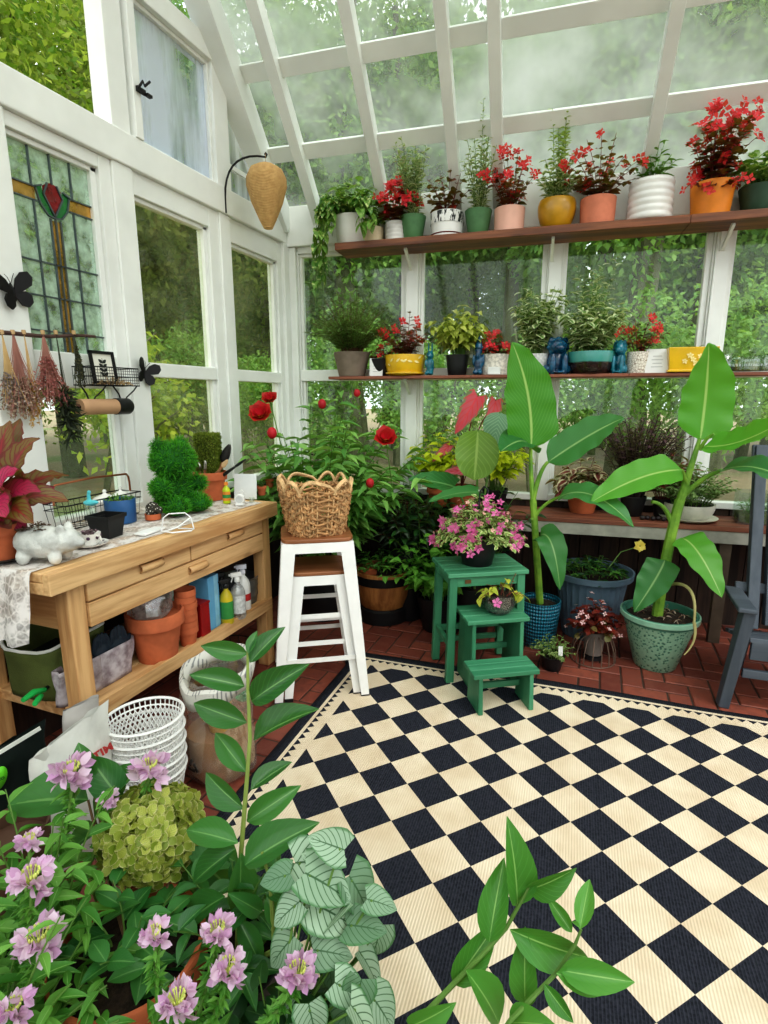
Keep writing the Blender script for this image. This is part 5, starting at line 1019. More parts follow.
def bwp(px, py, off, z): 
    """point at height z whose picture column is px, in the upright plane off from the back wall"""
    P = BK(px, py, off); P[2] = z; return P
P = bwp(583, 494, .115, TL); t = thing('burgundy_coleus_pot', 'terracotta pot of burgundy and cream leaves on the low bench left of the dark heather', 'plant', P); z = pot(t, 'rim', .105, .125, TERRA, 41)
bush(t, L_CREAMR, LT('oval', 4, .2, .4), z, 24, .26, 1.0, 8, .11, .07, 111, STEMR, .25, .1, .7, .06); bush(t, L_BURG, LT('oval', 4, .2, .4), z, 10, .24, 1.3, 5, .11, .075, 112, STEMR, .3, .1, .7, .06, name='dark_foliage')
P = bwp(634, 490, .14, TL); t = thing('purple_heather', 'dark purple spiky upright plant on the low bench', 'plant', P); z = pot(t, 'taper', .075, .12, BLACKP, 42); bush(t, L_HEATH, LT('strap', 3, .2, .2), z, 70, .50, .5, 22, .055, .02, 113, M('dark_stem', C(60, 44, 44), .7), .1, 0, .6, .05, .004, hvar=.25, lean=(.05, -.05))
P = bwp(664, 488, .12, TL); t = thing('dark_red_coleus', 'dark red leaved plant right of the purple heather on the low bench', 'plant', P); z = pot(t, 'taper', .06, .11, BLACKP, 43); bush(t, L_BURG, LT('lance', 4, .2, .3), z, 18, .32, .65, 8, .11, .05, 114, STEMR, .3, 0, .6, .04)
P = bwp(690, 499, .18, TL); t = thing('bowl_saucer', 'wide off white saucer under the plant bowl on the low bench', 'saucer', P); MB().lathe([(.11, 0), (.15, .014), (.155, .02), (.145, .018), (.0005, .006)], 36).build('plate', M('ivory_glaze', C(206, 204, 190), .4), t)
t = thing('plant_bowl', 'off white bowl of loose green sprigs on its saucer on the low bench', 'plant', P+ZZ*.0075); z = pot(t, 'bowl', .135, .09, M('ivory_bowl', C(214, 212, 200), .4), 44); bush(t, LM('leaf_soft', C(90, 124, 66), C(150, 176, 116), rough=.6), LT('oval', 3), z, 60, .30, .8, 13, .045, .026, 115, STEMG, .25, 0, .7, .1, .002)
P = bwp(755, 507, .17, TL); t = thing('glass_terrarium', 'square clear glass terrarium with moss on the low bench behind the chair', 'terrarium', P); mb = MB(); mb.box((0, 0, .09), (.18, .16, .18)); mb.F = [f for f in mb.F if f != [4, 5, 6, 7]]; mb.build('glass', JARG, t, sol=.004, smooth=False); MB().box((0, 0, .03), (.165, .145, .05)).build('moss', MOSS2, t, bev=.01); bush(t, L_GREEN, LT('oval', 3), .05, 14, .14, .7, 6, .03, .016, 116, STEMG, .2, 0, .7, .06)
P = bwp(654, 508, .27, TL); t = thing('dark_stones', 'little heap of dark round stones on the front of the low bench', 'stones', P); rng = np.random.default_rng(8)
mb = MB()
for i in range(5): mb.ell((.028*(i-2), .012*(i % 2), .013), (.016, .014, .013), Rz(i))
mb.build('stones', M('dark_stone', C(48, 40, 42), .5), t); t['kind'] = 'stuff'
# caladium, chartreuse coleus and elephant ears at the left end of the low bench
CALA = LM('leaf_caladium', C(206, 66, 92), C(226, 110, 130), vein=C(214, 30, 66), vfreq=5, vw=.6, mid=C(220, 30, 70), midw=.05, edge=C(120, 130, 90), edgew=.40, rough=.45, trans=.35)
P = bwp(462, 470, .17, TL); t = thing('caladium', 'caladium with pink and red arrow shaped leaves among chartreuse foliage', 'plant', P); z = pot(t, 'rim', .10, .14, TERRA, 45); ms, ml = MB(), MB(); d0 = depth(P)
for i, (bx, by, tx, ty, w_, dd) in enumerate(((478, 396, 455, 434, .14, -.2), (496, 400, 486, 440, .10, -.14), (478, 440, 448, 476, .11, -.12), (450, 445, 432, 462, .07, -.08), (470, 470, 444, 472, .09, -.16), (530, 405, 512, 425, .09, -.05))):
    if w_ == 0: continue
    a, b_ = DP(bx, by, d0+dd)-P, DP(tx, ty, d0+dd-.05)-P; ms.tube(bez(np.array([0, 0, z]), np.array([0, 0, z+.2])+a*.2, a, 8), .004, 5); blade(ml, (a, (a+b_)/2-FW*.01, b_), w_, -FW+ZZ*.3, 12, 9, .3, 'heart', .003, i)
a, b_ = DP(486, 408, d0-.12)-P, DP(470, 362, d0-.1)-P
ms.build('stems', STEMR, t); ml.build('leaves', CALA, t, ang=0)
for i, (px, py, hh_, lab, off) in enumerate(((440, 470, .36, 'chartreuse yellow coleus on the left of the caladium', .15), (496, 468, .42, 'chartreuse yellow coleus rising behind the caladium near the banana leaf', .1))):
    P = bwp(px, py, off, TL); t = thing('chartreuse_coleus', lab, 'plant', P); z = pot(t, 'rim' if i == 0 else 'taper', .085, .12, TERRA if i == 0 else BLACKP, 46+i); bush(t, L_LIME, LT('oval', 4, .2, .4), z, 36, hh_+.06, .6, 9, .10, .056, 120+i, STEMG, .3, .2, .65, .05)
P = np.array([-.62, 3.10, 0]); EAR = LM('leaf_elephant_ear', C(112, 152, 50), C(128, 166, 60), vein=C(136, 172, 68), vfreq=8, vw=.7, mid=C(160, 190, 90), rough=.4, trans=.4); EARD = LM('leaf_elephant_dark', C(52, 116, 58), C(74, 138, 74), vein=C(76, 140, 76), vfreq=7, vw=.7, mid=C(120, 170, 104), rough=.35, trans=.3); EARB = LM('leaf_blue_palm', C(84, 130, 104), C(112, 156, 126), vein=C(150, 186, 150), vfreq=9, vw=.4, rough=.5)
t = thing('elephant_ear', 'elephant ear plant with round lime leaf and wide dark leaves behind the impatiens', 'plant', P+np.array([.0, .0, 0])); z = pot(t, 'taper', .12, .30, BLACKP, 48); ms = MB(); d0 = depth(P+ZZ*.9)-.0
for i, (bx, by, tx, ty, w_, m_, dd, N_) in enumerate(((478, 430, 474, 480, .25, EAR, -.05, -FW+ZZ*.2), (455, 487, 408, 480, .19, EARD, .02, -FW*.6+ZZ*.8), (478, 492, 428, 502, .13, EARD, -.12, -FW*.4+ZZ), (500, 412, 492, 448, .17, EARB, .06, -FW+ZZ*.2))):
    a, b_ = DP(bx, by, d0+dd)-P, DP(tx, ty, d0+dd-.06)-P; ms.tube(bez(np.array([0, 0, z]), np.array([0, 0, .6])+a*.2, a, 9), .007, 6); mb = MB(); blade(mb, (a, (a+b_)/2+N_*.015, b_), w_, N_, 14, 11, .18, ('round', 'heart', 'heart', 'oval')[i], .004, i); mb.build('leaf', m_, t, ang=0)
ms.build('stems', STEMG, t)
P = bwp(418, 470, .17, TL); P[2] = 0; t = thing('silver_rex_plant', 'dark silvery patterned foliage plant between peony bush and chartreuse coleus', 'plant', P+BN*.24); z = pot(t, 'taper', .12, .5, BLACKP, 49); bush(t, LM('leaf_silver_rex', C(46, 66, 50), C(70, 92, 74), center=C(140, 156, 140), cw=.3, edge=C(40, 40, 36), edgew=.34), LT('heart', 5, .2, .4), z, 22, .42, .7, 7, .11, .08, 125, STEMR, .3, .2, .7, .08)
# slatted chair
CHM = WD('slate_paint', C(62, 70, 80), C(86, 94, 104), 2, 5, .55, False); CHX = WD('slate_paint_cross', C(62, 70, 80), C(86, 94, 104), 0, 5, .55, False)
P = np.array([.95, 2.93, 0]); t = thing('slatted_chair', 'dark slate grey wooden slatted armchair at the right edge of the bricks', 'chair', P, .04)
for s_ in (-1, 1):
    MB().bar((s_*.325, -.20, .0), (s_*.275, -.20, .475), .06, .044, up=(1, 0, 0), w2=.075, h2=.05).build('leg', CHM, t, bev=.004, smooth=False); MB().bar((s_*.17, .26, 0), (s_*.17, .14, .36), .045, .07, up=(1, 0, 0)).build('leg', CHM, t, bev=.004, smooth=False)
    MB().bar((s_*.29, -.255, .487), (s_*.25, .17, .455), .075, .022).build('arm', CHX, t, bev=.006, smooth=False); MB().bar((s_*.165, .10, .28), (s_*.165, .34, 1.16), .05, .05, up=(1, 0, 0)).build('back_post', CHM, t, bev=.004, smooth=False)
mb = MB()
for i in range(5): mb.box((0, -.19+i*.078, .335-.022*i), (.52, .07, .022), Rx(-.28))
mb.build('seat', CHX, t, bev=.004, smooth=False); MB().box((0, -.215, .295), (.50, .022, .085)).build('front_apron', CHX, t, bev=.003, smooth=False); MB().box((0, -.20, .175), (.53, .022, .04)).build('lower_rail', CHX, t, bev=.003, smooth=False)
mb = MB()
for i in range(4): x_ = -.105+i*.07; mb.bar((x_, .11, .30), (x_, .335, 1.10), .016, .055, up=(0, -1, .25))
mb.build('backrest_slats', CHM, t, bev=.003, smooth=False); MB().box((0, .335, 1.13), (.40, .024, .075), Rx(-.26)).build('top_rail', CHX, t, bev=.003, smooth=False); MB().box((0, .165, .47), (.48, .022, .05), Rx(-.26)).build('lower_back_rail', CHX, t, bev=.003, smooth=False)
# ================================================================== shelves on the back wall
S1, S2 = 2.345, 1.538
def shelf(name, label, z, s0, s1, d, th, mat, joints=(), brs=()):
    t = thing(name, label, 'shelf', B(s0, 0, z), BROT); e = [0]+[j-s0 for j in joints]+[s1-s0]
    for i in range(len(e)-1): MB().box(((e[i]+e[i+1])/2, -d/2-.004, -th/2-.001), (e[i+1]-e[i]-.002, d, th)).build('board', mat, t, bev=.003, smooth=False)
    for b_ in brs:
        mb = MB(); mb.box((b_-s0, -.006, -th-.05), (.028, .012, .10)); mb.bar((b_-s0, -.012, -th-.09), (b_-s0, -d*.75, -th-.004), .022, .016, up=(1, 0, 0)); mb.build('bracket', PAINT, t, smooth=False)
    return t
shelf('upper_plant_shelf', 'upper dark wooden plank shelf across the back windows just under the roof', S1, .43, 4.4, .225, .042, SHELFW, (2.43,), (.87, 1.74, 2.65, 3.55))
shelf('lower_plant_shelf', 'lower thin wooden shelf across the back windows at window rail height', S2, .36, 4.4, .20, .018, REDW, (1.30, 2.2, 3.1), (.87, 1.74, 2.65, 3.55))
def sh(px, py, z, off=.115): P = bwp(px, py, off, z+.001); return P
def pxm(P, n): return n*depth(P)/FPX
RIBW = lambda a, i, m: .018*math.sin(i*3.1)*np.ones_like(a)
UP_T = LT('oval', 4, .2, .3)
def LE(t, k): k.setdefault('lean', (.05, -.40) if t.location.z > 2 else (0, -.10)); return k
def upright(t, lm, z, h, nst, seed, L=.058, W=.027, spread=.25, lps=16, **k): k = LE(t, k); return bush(t, lm, UP_T, z, nst, h, spread, lps, L, W, seed, STEMG, .05, 0, .65, .03, .0022, **k)
def begonia(t, z, h, seed, nst=16, spread=.8, L=.072, fl=.03, frac=.8, per=5, lm=None, lps=8, **k):
    k = LE(t, k)
    tips = bush(t, lm or L_BEG, LT('round', 4, .2, .35), z, nst, h, spread, lps, L, L*.85, seed, STEMR, .15, .05, .7, .04, .0025, **k); blossoms(t, P_RED, tips, fl, 4, seed+500, per, .014, frac=frac, T=LT('round', 2, .1, .1), along=int(nst*.9*frac)); return tips
def ribbed(root, r, h, mat, n=7):
    prof = [(r*.9, 0)]
    for i in range(n): z0_ = h*(i+.08)/n; prof += [(r*.95, z0_), (r, z0_+h*.3/n), (r, z0_+h*.6/n), (r*.95, z0_+h*.9/n)]
    prof += [(r*.97, h), (r*.88, h), (r*.86, h*.86), (.0005, h*.86)]; MB().lathe(prof, 36).build('pot', mat, root, ang=60); MB().lathe([(r*.86, h*.865), (.0005, h*.89)], 20).build('soil', SOIL, root); return h*.88
MUST = M('mustard_glaze', C(186, 140, 30), .3, var=.2, coat=.4); BLUSH = M('blush_pot', C(226, 178, 160), .6, var=.06); GREENP = M('sage_green_plastic', C(82, 124, 82), .5); GREYW = M('grey_white_pot', C(206, 204, 200), .6); ORNG = M('orange_clay', C(222, 134, 40), .5, var=.12); DKGP = M('dark_green_plastic', C(50, 76, 58), .5); YELG = M('yellow_glaze', C(222, 178, 34), .3, var=.08, coat=.4)
U = lambda n, l, px, py=228, **k: thing(n, l, 'plant', sh(px, py, S1), **k)
# 1 pothos
t = U('trailing_pothos', 'variegated trailing vine in white pot at the left end of the upper shelf', 352, 238); P = np.array(t.location); r_ = pxm(P, 19); z = pot(t, 'taper', r_, .165, WGLZ, 201, rb=r_*.72)
bush(t, L_POTHOS, LT('heart', 5, .2, .4), z, 34, .30, 1.05, 6, .09, .062, 202, STEMG, .3, .1, .7, .07); ms, ml = MB(), MB(); rng = np.random.default_rng(5); Pp, Dd, Nn, LL = [], [], [], []
for i, (x_, y_, dl) in enumerate(((-.14, -.06, .30), (-.165, -.03, .42), (-.12, -.13, .36), (-.15, -.11, .50), (-.18, -.07, .22), (-.05, -.15, .12), (.10, -.14, .12), (.14, -.12, .10))):
    o_ = np.array([x_*.3, y_*.3, z]); m_ = np.array([x_*1.0, y_*1.0, z+.09]); e = np.array([x_*1.25+rng.normal(0, .015), y_*1.1, z-dl]); pth = bez(o_, 2*m_-.5*(o_+e), e, 14); ms.tube(pth, .0022, 4)
    for k_ in range(int(14+dl*60)): f = rng.uniform(.25, 1); p = pth[int(f*13)]; Pp.append(p); a = rng.uniform(0, 6.3); Dd.append([math.cos(a)*.7, math.sin(a)*.7-.3, -.75]); Nn.append([math.cos(a), math.sin(a)-.6, .6]); LL.append(rng.uniform(.05, .085))
ms.build('vines', STEMG, t); leaves(ml, LT('heart', 5, .2, .3), Pp, Dd, Nn, LL, np.array(LL)*.72, rng); ml.build('trailing_leaves', L_POTHOS, t, ang=0)
t = U('ivory_pot_plant', 'small ivory pot with pale variegated leaves right of the trailing vine', 374, 234); P = np.array(t.location); z = pot(t, 'cyl', pxm(P, 10), .095, M('ivory_clay', C(206, 190, 160), .6), 203); bush(t, L_POTHOS, LT('heart', 5, .2, .4), z, 8, .15, .9, 4, .07, .05, 204, STEMG, .4, .2, .7, .03)
t = U('red_begonia', 'red begonia in narrow grey white ribbed pot, left of the green pot', 396, 233); P = np.array(t.location); z = ribbed(t, pxm(P, 11), .115, GREYW, 5); begonia(t, z, .24, 205, 9, .6)
t = U('upright_herb', 'tall wispy variegated plant in sage green pot next to the grey white ribbed pot', 413, 231); P = np.array(t.location); z = pot(t, 'taper', pxm(P, 13), .14, GREENP, 206); upright(t, L_VARI, z, .38, 24, 207, .055, .024, .22, 22)
t = U('red_begonia', 'dark begonia with one red bloom in black and white patterned pot', 447, 229); P = np.array(t.location); r_ = pxm(P, 16.5); z = pot(t, 'cyl', r_, .14, WGLZ, 208)
k = NT('black_print'); v1 = k.noise(60, 4, stretch=(1, 1, .3)); BPR = k.done(k.pbr(k.mix(k.step(v1, .45, .5), C(34, 34, 34), C(220, 220, 216)), .4)); MB().lathe([(r_*1.005, .075), (r_*1.012, .075), (r_*1.012, .135), (r_*1.0, .137)], 32).build('printed_band', BPR, t)
mb = MB(); mb.lathe([(r_*.8, 0), (r_*1.02, .018), (r_*.96, .018), (.0005, .004)], 30); o = mb.build('saucer', M('oxblood_saucer', C(120, 46, 44), .5), t)
tp = begonia(t, z, .30, 209, 10, .65, .058, .024, .14, 2)
t = U('upright_herb', 'tallest wispy two stemmed plant in sage green pot right of the patterned pot', 478, 227); P = np.array(t.location); z = pot(t, 'taper', pxm(P, 13.5), .14, GREENP, 210); upright(t, L_VARI, z, .34, 16, 211, .05, .022, .35, 18); upright(t, L_VARI, z, .48, 4, 212, .042, .017, .10, 34, name='tall_stems')
t = U('red_begonia', 'red begonia in blush pink pot on the upper shelf', 509, 225); P = np.array(t.location); z = pot(t, 'cyl', pxm(P, 15), .135, BLUSH, 213); begonia(t, z, .32, 214, 16, .62, .05, .023)
t = U('variegated_spire', 'pale variegated leafy spire in rounded mustard yellow pot', 556, 222); P = np.array(t.location); z = pot(t, 'round', pxm(P, 17), .155, MUST, 215); upright(t, L_VARI, z, .26, 20, 216, .06, .034, .65, 11); upright(t, LM('leaf_pale_spire', C(150, 180, 84), C(190, 206, 130)), z, .45, 7, 217, .046, .02, .10, 40, name='spire')
t = U('red_begonia', 'widest red begonia with dark leaves in terracotta cylinder pot', 597, 219); P = np.array(t.location); z = pot(t, 'cyl', pxm(P, 17), .145, TERRA2, 218); begonia(t, z, .34, 219, 18, 1.0, .06, .027, .55, 3, bendy=.2)
t = U('ribbed_pot_plant', 'small green sprigs in wide white ribbed pot', 649, 216); P = np.array(t.location); z = ribbed(t, pxm(P, 21), .205, WGLZ, 6); upright(t, L_GREEN, z, .22, 12, 220, .07, .022, .7, 8)
t = U('red_begonia', 'tall red begonia spilling over a bright orange pot', 710, 211); P = np.array(t.location); z = pot(t, 'taper', pxm(P, 20), .165, ORNG, 221, rb=pxm(P, 17)); begonia(t, z, .33, 222, 22, .5, .065, .03, .9, 4); tp = begonia(t, z-.03, .2, 223, 8, 1.5, .05, .024, .9, 3)
t = U('green_pot_vine', 'pale leaved plant in dark green pot at the right end of the upper shelf', 757, 207); P = np.array(t.location); z = pot(t, 'taper', pxm(P, 18), .13, DKGP, 224); bush(t, L_POTHOS, LT('heart', 5, .2, .4), z, 12, .27, .8, 6, .10, .062, 225, STEMG, .3, .1, .7, .05)
# lower shelf
D_ = lambda n, l, px, py=373, cat='plant', off=.105, **k: thing(n, l, cat, sh(px, py, S2, off), **k)
t = D_('bushy_rosemary', 'wide bushy rosemary in grey brown pot at the left end of the lower shelf', 352); P = np.array(t.location); z = pot(t, 'taper', pxm(P, 18), .155, M('taupe_pot', C(126, 112, 100), .8), 231, rb=pxm(P, 13)); bush(t, L_ROSE, LT('needle', 2, .1, .2), z, 110, .46, .95, 30, .055, .010, 232, STEMB, .15, 0, .6, .06, .002, bendy=.2); bush(t, L_HEATH, LT('needle', 2, .1, .2), z, 12, .50, .6, 22, .028, .009, 233, STEMB, .5, 0, .6, .05, .002, name='spike_foliage')
t = D_('small_plant', 'small dark leaved plant with red flowers squeezed between rosemary and yellow pot', 381, 374); P = np.array(t.location); z = pot(t, 'taper', pxm(P, 11), .11, BLACKP, 234); begonia(t, z, .13, 235, 6, .7, .045, .02, .5, 2)
def card(label, px, w, h, rz, mat, lean=-.12, pat=None):
    P = sh(px, 374, S2, .165); t = thing('plant_card', label, 'card', P, BROT+rz); R = Rx(lean); MB().box(R @ np.array([0, 0, h/2]), (w, .004, h), R).build('card', mat, t, smooth=False)
    mb = MB()
    for i in range(4): mb.box(R @ np.array([.0, -.0026, h*(.25+.15*i)]), (w*(.5-.1*(i % 2)), .0006, h*.035), R)
    mb.build('faint_print', M('faint_grey%d' % px, C(188, 188, 188), .7), t, smooth=False)
card('small white plant card with grey print left of the yellow flower pot', 376, pxm(P, 13), pxm(P, 17), .1, WPL); card('white plant card leaning on the yellow square pot', 656, pxm(P, 18), pxm(P, 20), -.1, WPL)
t = D_('red_begonia', 'red begonia in yellow pot with pale leaf pattern and matching saucer', 405, 372); P = np.array(t.location); r_ = pxm(P, 20); MB().lathe([(r_*.7, 0), (r_*.98, .012), (r_*.98, .022), (r_*.8, .022), (.0005, .012)], 36).build('saucer', YELG, t)
o_ = len(t.children); z = pot(t, 'bowl', r_, .13, YELG, 236, rb=r_*.72); mb = MB(); rng = np.random.default_rng(3); Pp, Dd, Nn = [], [], []
for i in range(26): a = i*2.4; f = .35+.5*((i*.37) % 1); rr_ = r_*.72+(r_-r_*.72)*math.sqrt(max(0, 1-(1-f)**2))+.001; n_ = np.array([math.cos(a), math.sin(a), -.15]); Pp.append(n_*np.array([rr_*1.005, rr_*1.005, 0])+ZZ*.13*f); Dd.append(np.array([-math.sin(a), math.cos(a), .8 if i % 2 else -.3])); Nn.append(n_)
leaves(mb, LT('oval', 3, 0, -.05), Pp, Dd, Nn, .035, .014, rng); mb.build('leaf_pattern', M('cream_slip', C(240, 222, 160), .5), t, ang=0); begonia(t, z, .30, 237, 16, .8, .06, .026, .6, 3)
FIGB = M('blue_figurine_glaze', C(22, 84, 116), .25, var=.35, scale=25, coat=.6, col2=C(16, 40, 70)); FIGT = M('teal_figurine_glaze', C(24, 110, 130), .25, var=.3, scale=25, coat=.6)
P = sh(430, 374, S2, .15); t = thing('rabbit_figurine', 'small teal blue standing rabbit figurine between the yellow and black pots', 'figurine', P, BROT-.2); blob('body', [((0, 0, .045), (.022, .02, .045)), ((0, -.004, .10), (.02, .02, .022)), ((-.010, 0, .14), (.006, .005, .026)), ((.010, 0, .14), (.006, .005, .026)), ((-.012, -.014, .012), (.011, .018, .012)), ((.012, -.014, .012), (.011, .018, .012)), ((-.02, -.012, .06), (.007, .01, .02)), ((.02, -.012, .06), (.007, .01, .02)), ((0, -.022, .096), (.008, .008, .008))], FIGT, t, .004); t.scale = (1.2, 1.2, 1.22)
t = D_('golden_foliage_plant', 'golden green bushy plant in small black pot on the lower shelf', 457, 373); P = np.array(t.location); z = pot(t, 'taper', pxm(P, 11.5), .125, BLACKP, 238, rb=pxm(P, 9)); bush(t, L_GOLD, LT('oval', 4, .25, .5), z, 38, .37, .72, 8, .085, .05, 239, STEMG, .35, .3, .65, .03, .002, bendy=.25, name='foliage')
P = sh(478, 374, S2, .15); t = thing('bearded_figurine', 'dark blue figurine in pointed hat right of the black pot', 'figurine', P, BROT-.15); blob('body', [((0, 0, .05), (.022, .02, .05)), ((-.012, -.006, .012), (.013, .02, .013)), ((.012, -.006, .012), (.013, .02, .013)), ((0, -.004, .112), (.019, .018, .02)), ((0, -.016, .095), (.013, .01, .022)), ((-.024, 0, .07), (.008, .01, .03)), ((.024, 0, .07), (.008, .01, .03))], FIGB, t, .004, lambda m_: m_.lathe([(.03, .125), (.021, .13), (.013, .155), (.004, .18), (.0005, .185)], 18)); t.scale = (1.25, 1.25, 1.28)
t = D_('red_begonia', 'low red begonia in white lace patterned pot left of the banana leaf', 494, 373, off=.08); P = np.array(t.location); z = pot(t, 'cyl', pxm(P, 14), .125, M('lace_pot', C(206, 200, 190), .6, var=.3, scale=60), 240); begonia(t, z, .16, 241, 10, .9, .05, .024, .8, 3)
P = sh(494, 374, S2, .17); o = MB().box((0, 0, .022), (.075, .04, .044)).build('white_block', M('white_block_paint', C(226, 226, 224), .6), None, bev=.002, smooth=False); o.location = P.tolist(); o.rotation_euler.z = BROT; tag(o, 'small white block in front of the lace patterned pot', 'block')
t = D_('variegated_ivy', 'cream edged ivy in grey pot half hidden by the banana leaf', 536, 373); P = np.array(t.location); z = pot(t, 'cyl', pxm(P, 12), .12, M('pale_lace_pot', C(196, 196, 194), .6, var=.2, scale=60), 242); bush(t, L_VARI, LT('oval', 4, .2, .35), z, 26, .44, .42, 13, .08, .058, 243, STEMG, .15, .2, .7, .03)
def lion(label, px, w, rz, mat, wx=1.):
    P = sh(px, 374, S2, .14); s_ = pxm(P, w)/.075; t = thing('guardian_lion_figurine', label, 'figurine', P, BROT+rz)
    E_ = [((0, .012, .045), (.03, .032, .05)), ((0, -.012, .10), (.027, .026, .026)), ((0, -.036, .092), (.015, .014, .013)), ((-.02, -.004, .122), (.009, .007, .012)), ((.02, -.004, .122), (.009, .007, .012)), ((-.018, -.03, .035), (.01, .011, .04)), ((.018, -.03, .035), (.01, .011, .04)), ((-.028, .0, .018), (.014, .028, .02)), ((.028, .0, .018), (.014, .028, .02)), ((0, .045, .07), (.01, .01, .035)), ((0, .0, .006), (.036, .044, .007))]+[((.026*math.cos(a), -.004, .10+.026*math.sin(a)), (.009, .012, .009)) for a in np.linspace(-.8, 3.9, 9)]
    blob('body', [(np.array(c_)*s_, np.array(r_)*s_) for c_, r_ in E_], mat, t, .004); t.scale = (wx, 1, 1)
lion('left blue glazed guardian lion figurine beside the teal bowl', 556, 20, .25, FIGB, 1.25); lion('right teal glazed guardian lion figurine, slimmer, beside the teal bowl', 618, 18, -.3, FIGT, .85)
t = D_('variegated_bowl', 'large variegated plant in teal and dark brown glazed bowl between the two lion figurines', 590, 373); P = np.array(t.location); r_ = pxm(P, 23); k = NT('teal_brown_glaze'); zz_ = k.n('ShaderNodeSeparateXYZ', {0: k.obj()}).outputs[2]; TB_ = k.done(k.pbr(k.mix(k.step(k.math('ADD', zz_, k.math('MULTIPLY', k.noise(12), .02)), .07, .082), C(42, 28, 26), C(70, 150, 142)), .25, coat=.6)); z = pot(t, 'bowl', r_, .125, TB_, 244, rb=r_*.75)
bush(t, L_VARI, LT('heart', 5, .2, .35), z, 34, .40, .6, 10, .085, .064, 245, STEMG, .15, .2, .7, .07); upright(t, L_VARI, z, .56, 7, 246, .06, .034, .2, 22, name='upright_stems')
t = D_('red_begonia', 'red begonia in small cream mosaic pot right of the slim lion figurine', 637, 373); P = np.array(t.location); k = NT('cream_mosaic'); v1 = k.n('ShaderNodeTexVoronoi', {'Vector': k.obj(), 'Scale': 75.}, feature='DISTANCE_TO_EDGE').outputs['Distance']; MOS = k.done(k.pbr(k.mix(k.step(v1, .1, .03), C(228, 222, 210), C(150, 132, 112)), .5)); z = pot(t, 'cyl', pxm(P, 11), .12, MOS, 247); begonia(t, z, .28, 248, 12, .8, .045, .024, .7, 3, lm=LM('leaf_green_bronze', C(56, 70, 34), C(100, 60, 44)))
t = D_('yellow_square_pot', 'square yellow pot with raised white flower pattern and low greenery', 687, 372); P = np.array(t.location); a = pxm(P, 22); t.rotation_euler.z = BROT; mb = MB(); mb.box((0, 0, .075), (a*1.75, a*1.5, .12), taper=1.12); mb.F = [f for f in mb.F if f != [4, 5, 6, 7]]; mb.build('pot', YELG, t, sol=.008, bev=.004, smooth=False); MB().box((0, 0, .008), (a*1.95, a*1.7, .014)).build('saucer', YELG, t, bev=.004, smooth=False); MB().box((0, 0, .118), (a*1.75, a*1.5, .012)).build('soil', SOIL, t)
mb = MB(); rng = np.random.default_rng(2)
for x_, z_ in ((-.05, .06), (-.02, .09), (.02, .05), (.045, .085), (0, .07)): flower(mb, (x_*.8, -a*(.765+z_*.9), z_), (0, -1, .1), .017, 5, LT('petal', 2, 0, 0), rng, .05)
mb.build('raised_flowers', M('cream_relief', C(240, 220, 150), .5), t, ang=0); bush(t, L_GREEN, LT('oval', 3), .12, 16, .055, 1.2, 4, .03, .018, 249, STEMG, .3, 0, .7, .06)
for i, (px, w_, h_, lab) in enumerate(((722, 9, .10, 'clear glass jar of cuttings right of the yellow square pot'), (744, 14, .085, 'wide glass jar of moss near the right end of the lower shelf'), (766, 9, .09, 'last glass jar at the right end of the lower shelf'))):
    t = D_('glass_jar_garden', lab, px, 372, 'jar'); P = np.array(t.location); r_ = pxm(P, w_); MB().lathe([(r_*.95, .001), (r_, .01), (r_, h_*.8), (r_*.85, h_*.92), (r_*.88, h_), (r_*.82, h_), (r_*.8, h_*.92), (r_*.95, h_*.78), (r_*.94, .012), (.0005, .006)], 28).build('glass', JARG, t); MB().lathe([(r_*.9, .008), (r_*.9, h_*.35), (.0005, h_*.4)], 20).build('moss', MOSS2, t); bush(t, L_GREEN, LT('oval', 3), h_*.3, 12, .12, .6, 6, .03, .016, 250+i, STEMG, .2, 0, .7, r_*.6)
# ================================================================== foreground plants
def blackpot(label, name, x, y, r, h, mat=BLACKP, cat='plant', seed=0, kind='taper', rb=None): t = thing(name, label, cat, (x, y, RUGZ if x > -1.12 else 0)); return t, pot(t, kind, r, h, mat, 300+seed, rb=rb), np.array([x, y, RUGZ if x > -1.12 else 0])
RUGZ = 0.016
def pxleaves(mb, T, P, items, d, ratio, rng, tilt=.6, dj=.05, clen=1.05):
    for bx, by, tx, ty in items:
        a = DP(bx, by, d+rng.uniform(-dj, dj)*.3)-P; b_ = DP(tx, ty, d+rng.uniform(-dj, dj))-P; L = np.linalg.norm(b_-a)*clen; leaves(mb, T, [a], [b_-a], [-FW*tilt+ZZ*(1-tilt)+rng.normal(0, .18, 3)], L, L*ratio, rng)
LAUR = LM('leaf_laurel', C(40, 96, 48), C(74, 134, 66), mid=C(120, 170, 96), midw=.03, vein=C(64, 124, 60), vfreq=8, vw=.8, rough=.32, spec=.6)
T1 = LT('oval', 8, .35, .22, 5)
S_ = lambda l: [tuple(((160+q/2.533) if i % 2 == 0 else (620+q/2.533)) for i, q in enumerate(it)) for it in l]
t, z, P = blackpot('tall glossy leaved shrub rising in front of the bench from a black pot', 'laurel_shrub', -.66, .80, .10, .17, seed=1)
ml, ms = MB(), MB(); rng = np.random.default_rng(14); d = 1.24
ms.tube(np.array([np.array([0, 0, z]), DP(238, 930, 1.2)-P, DP(241, 853, 1.21)-P, DP(246, 790, 1.22)-P, DP(250, 738, 1.23)-P, DP(248, 690, 1.24)-P, DP(247.5, 650, 1.25)-P]), [.008, .0065, .0055, .005, .0045, .004, .003], 7)
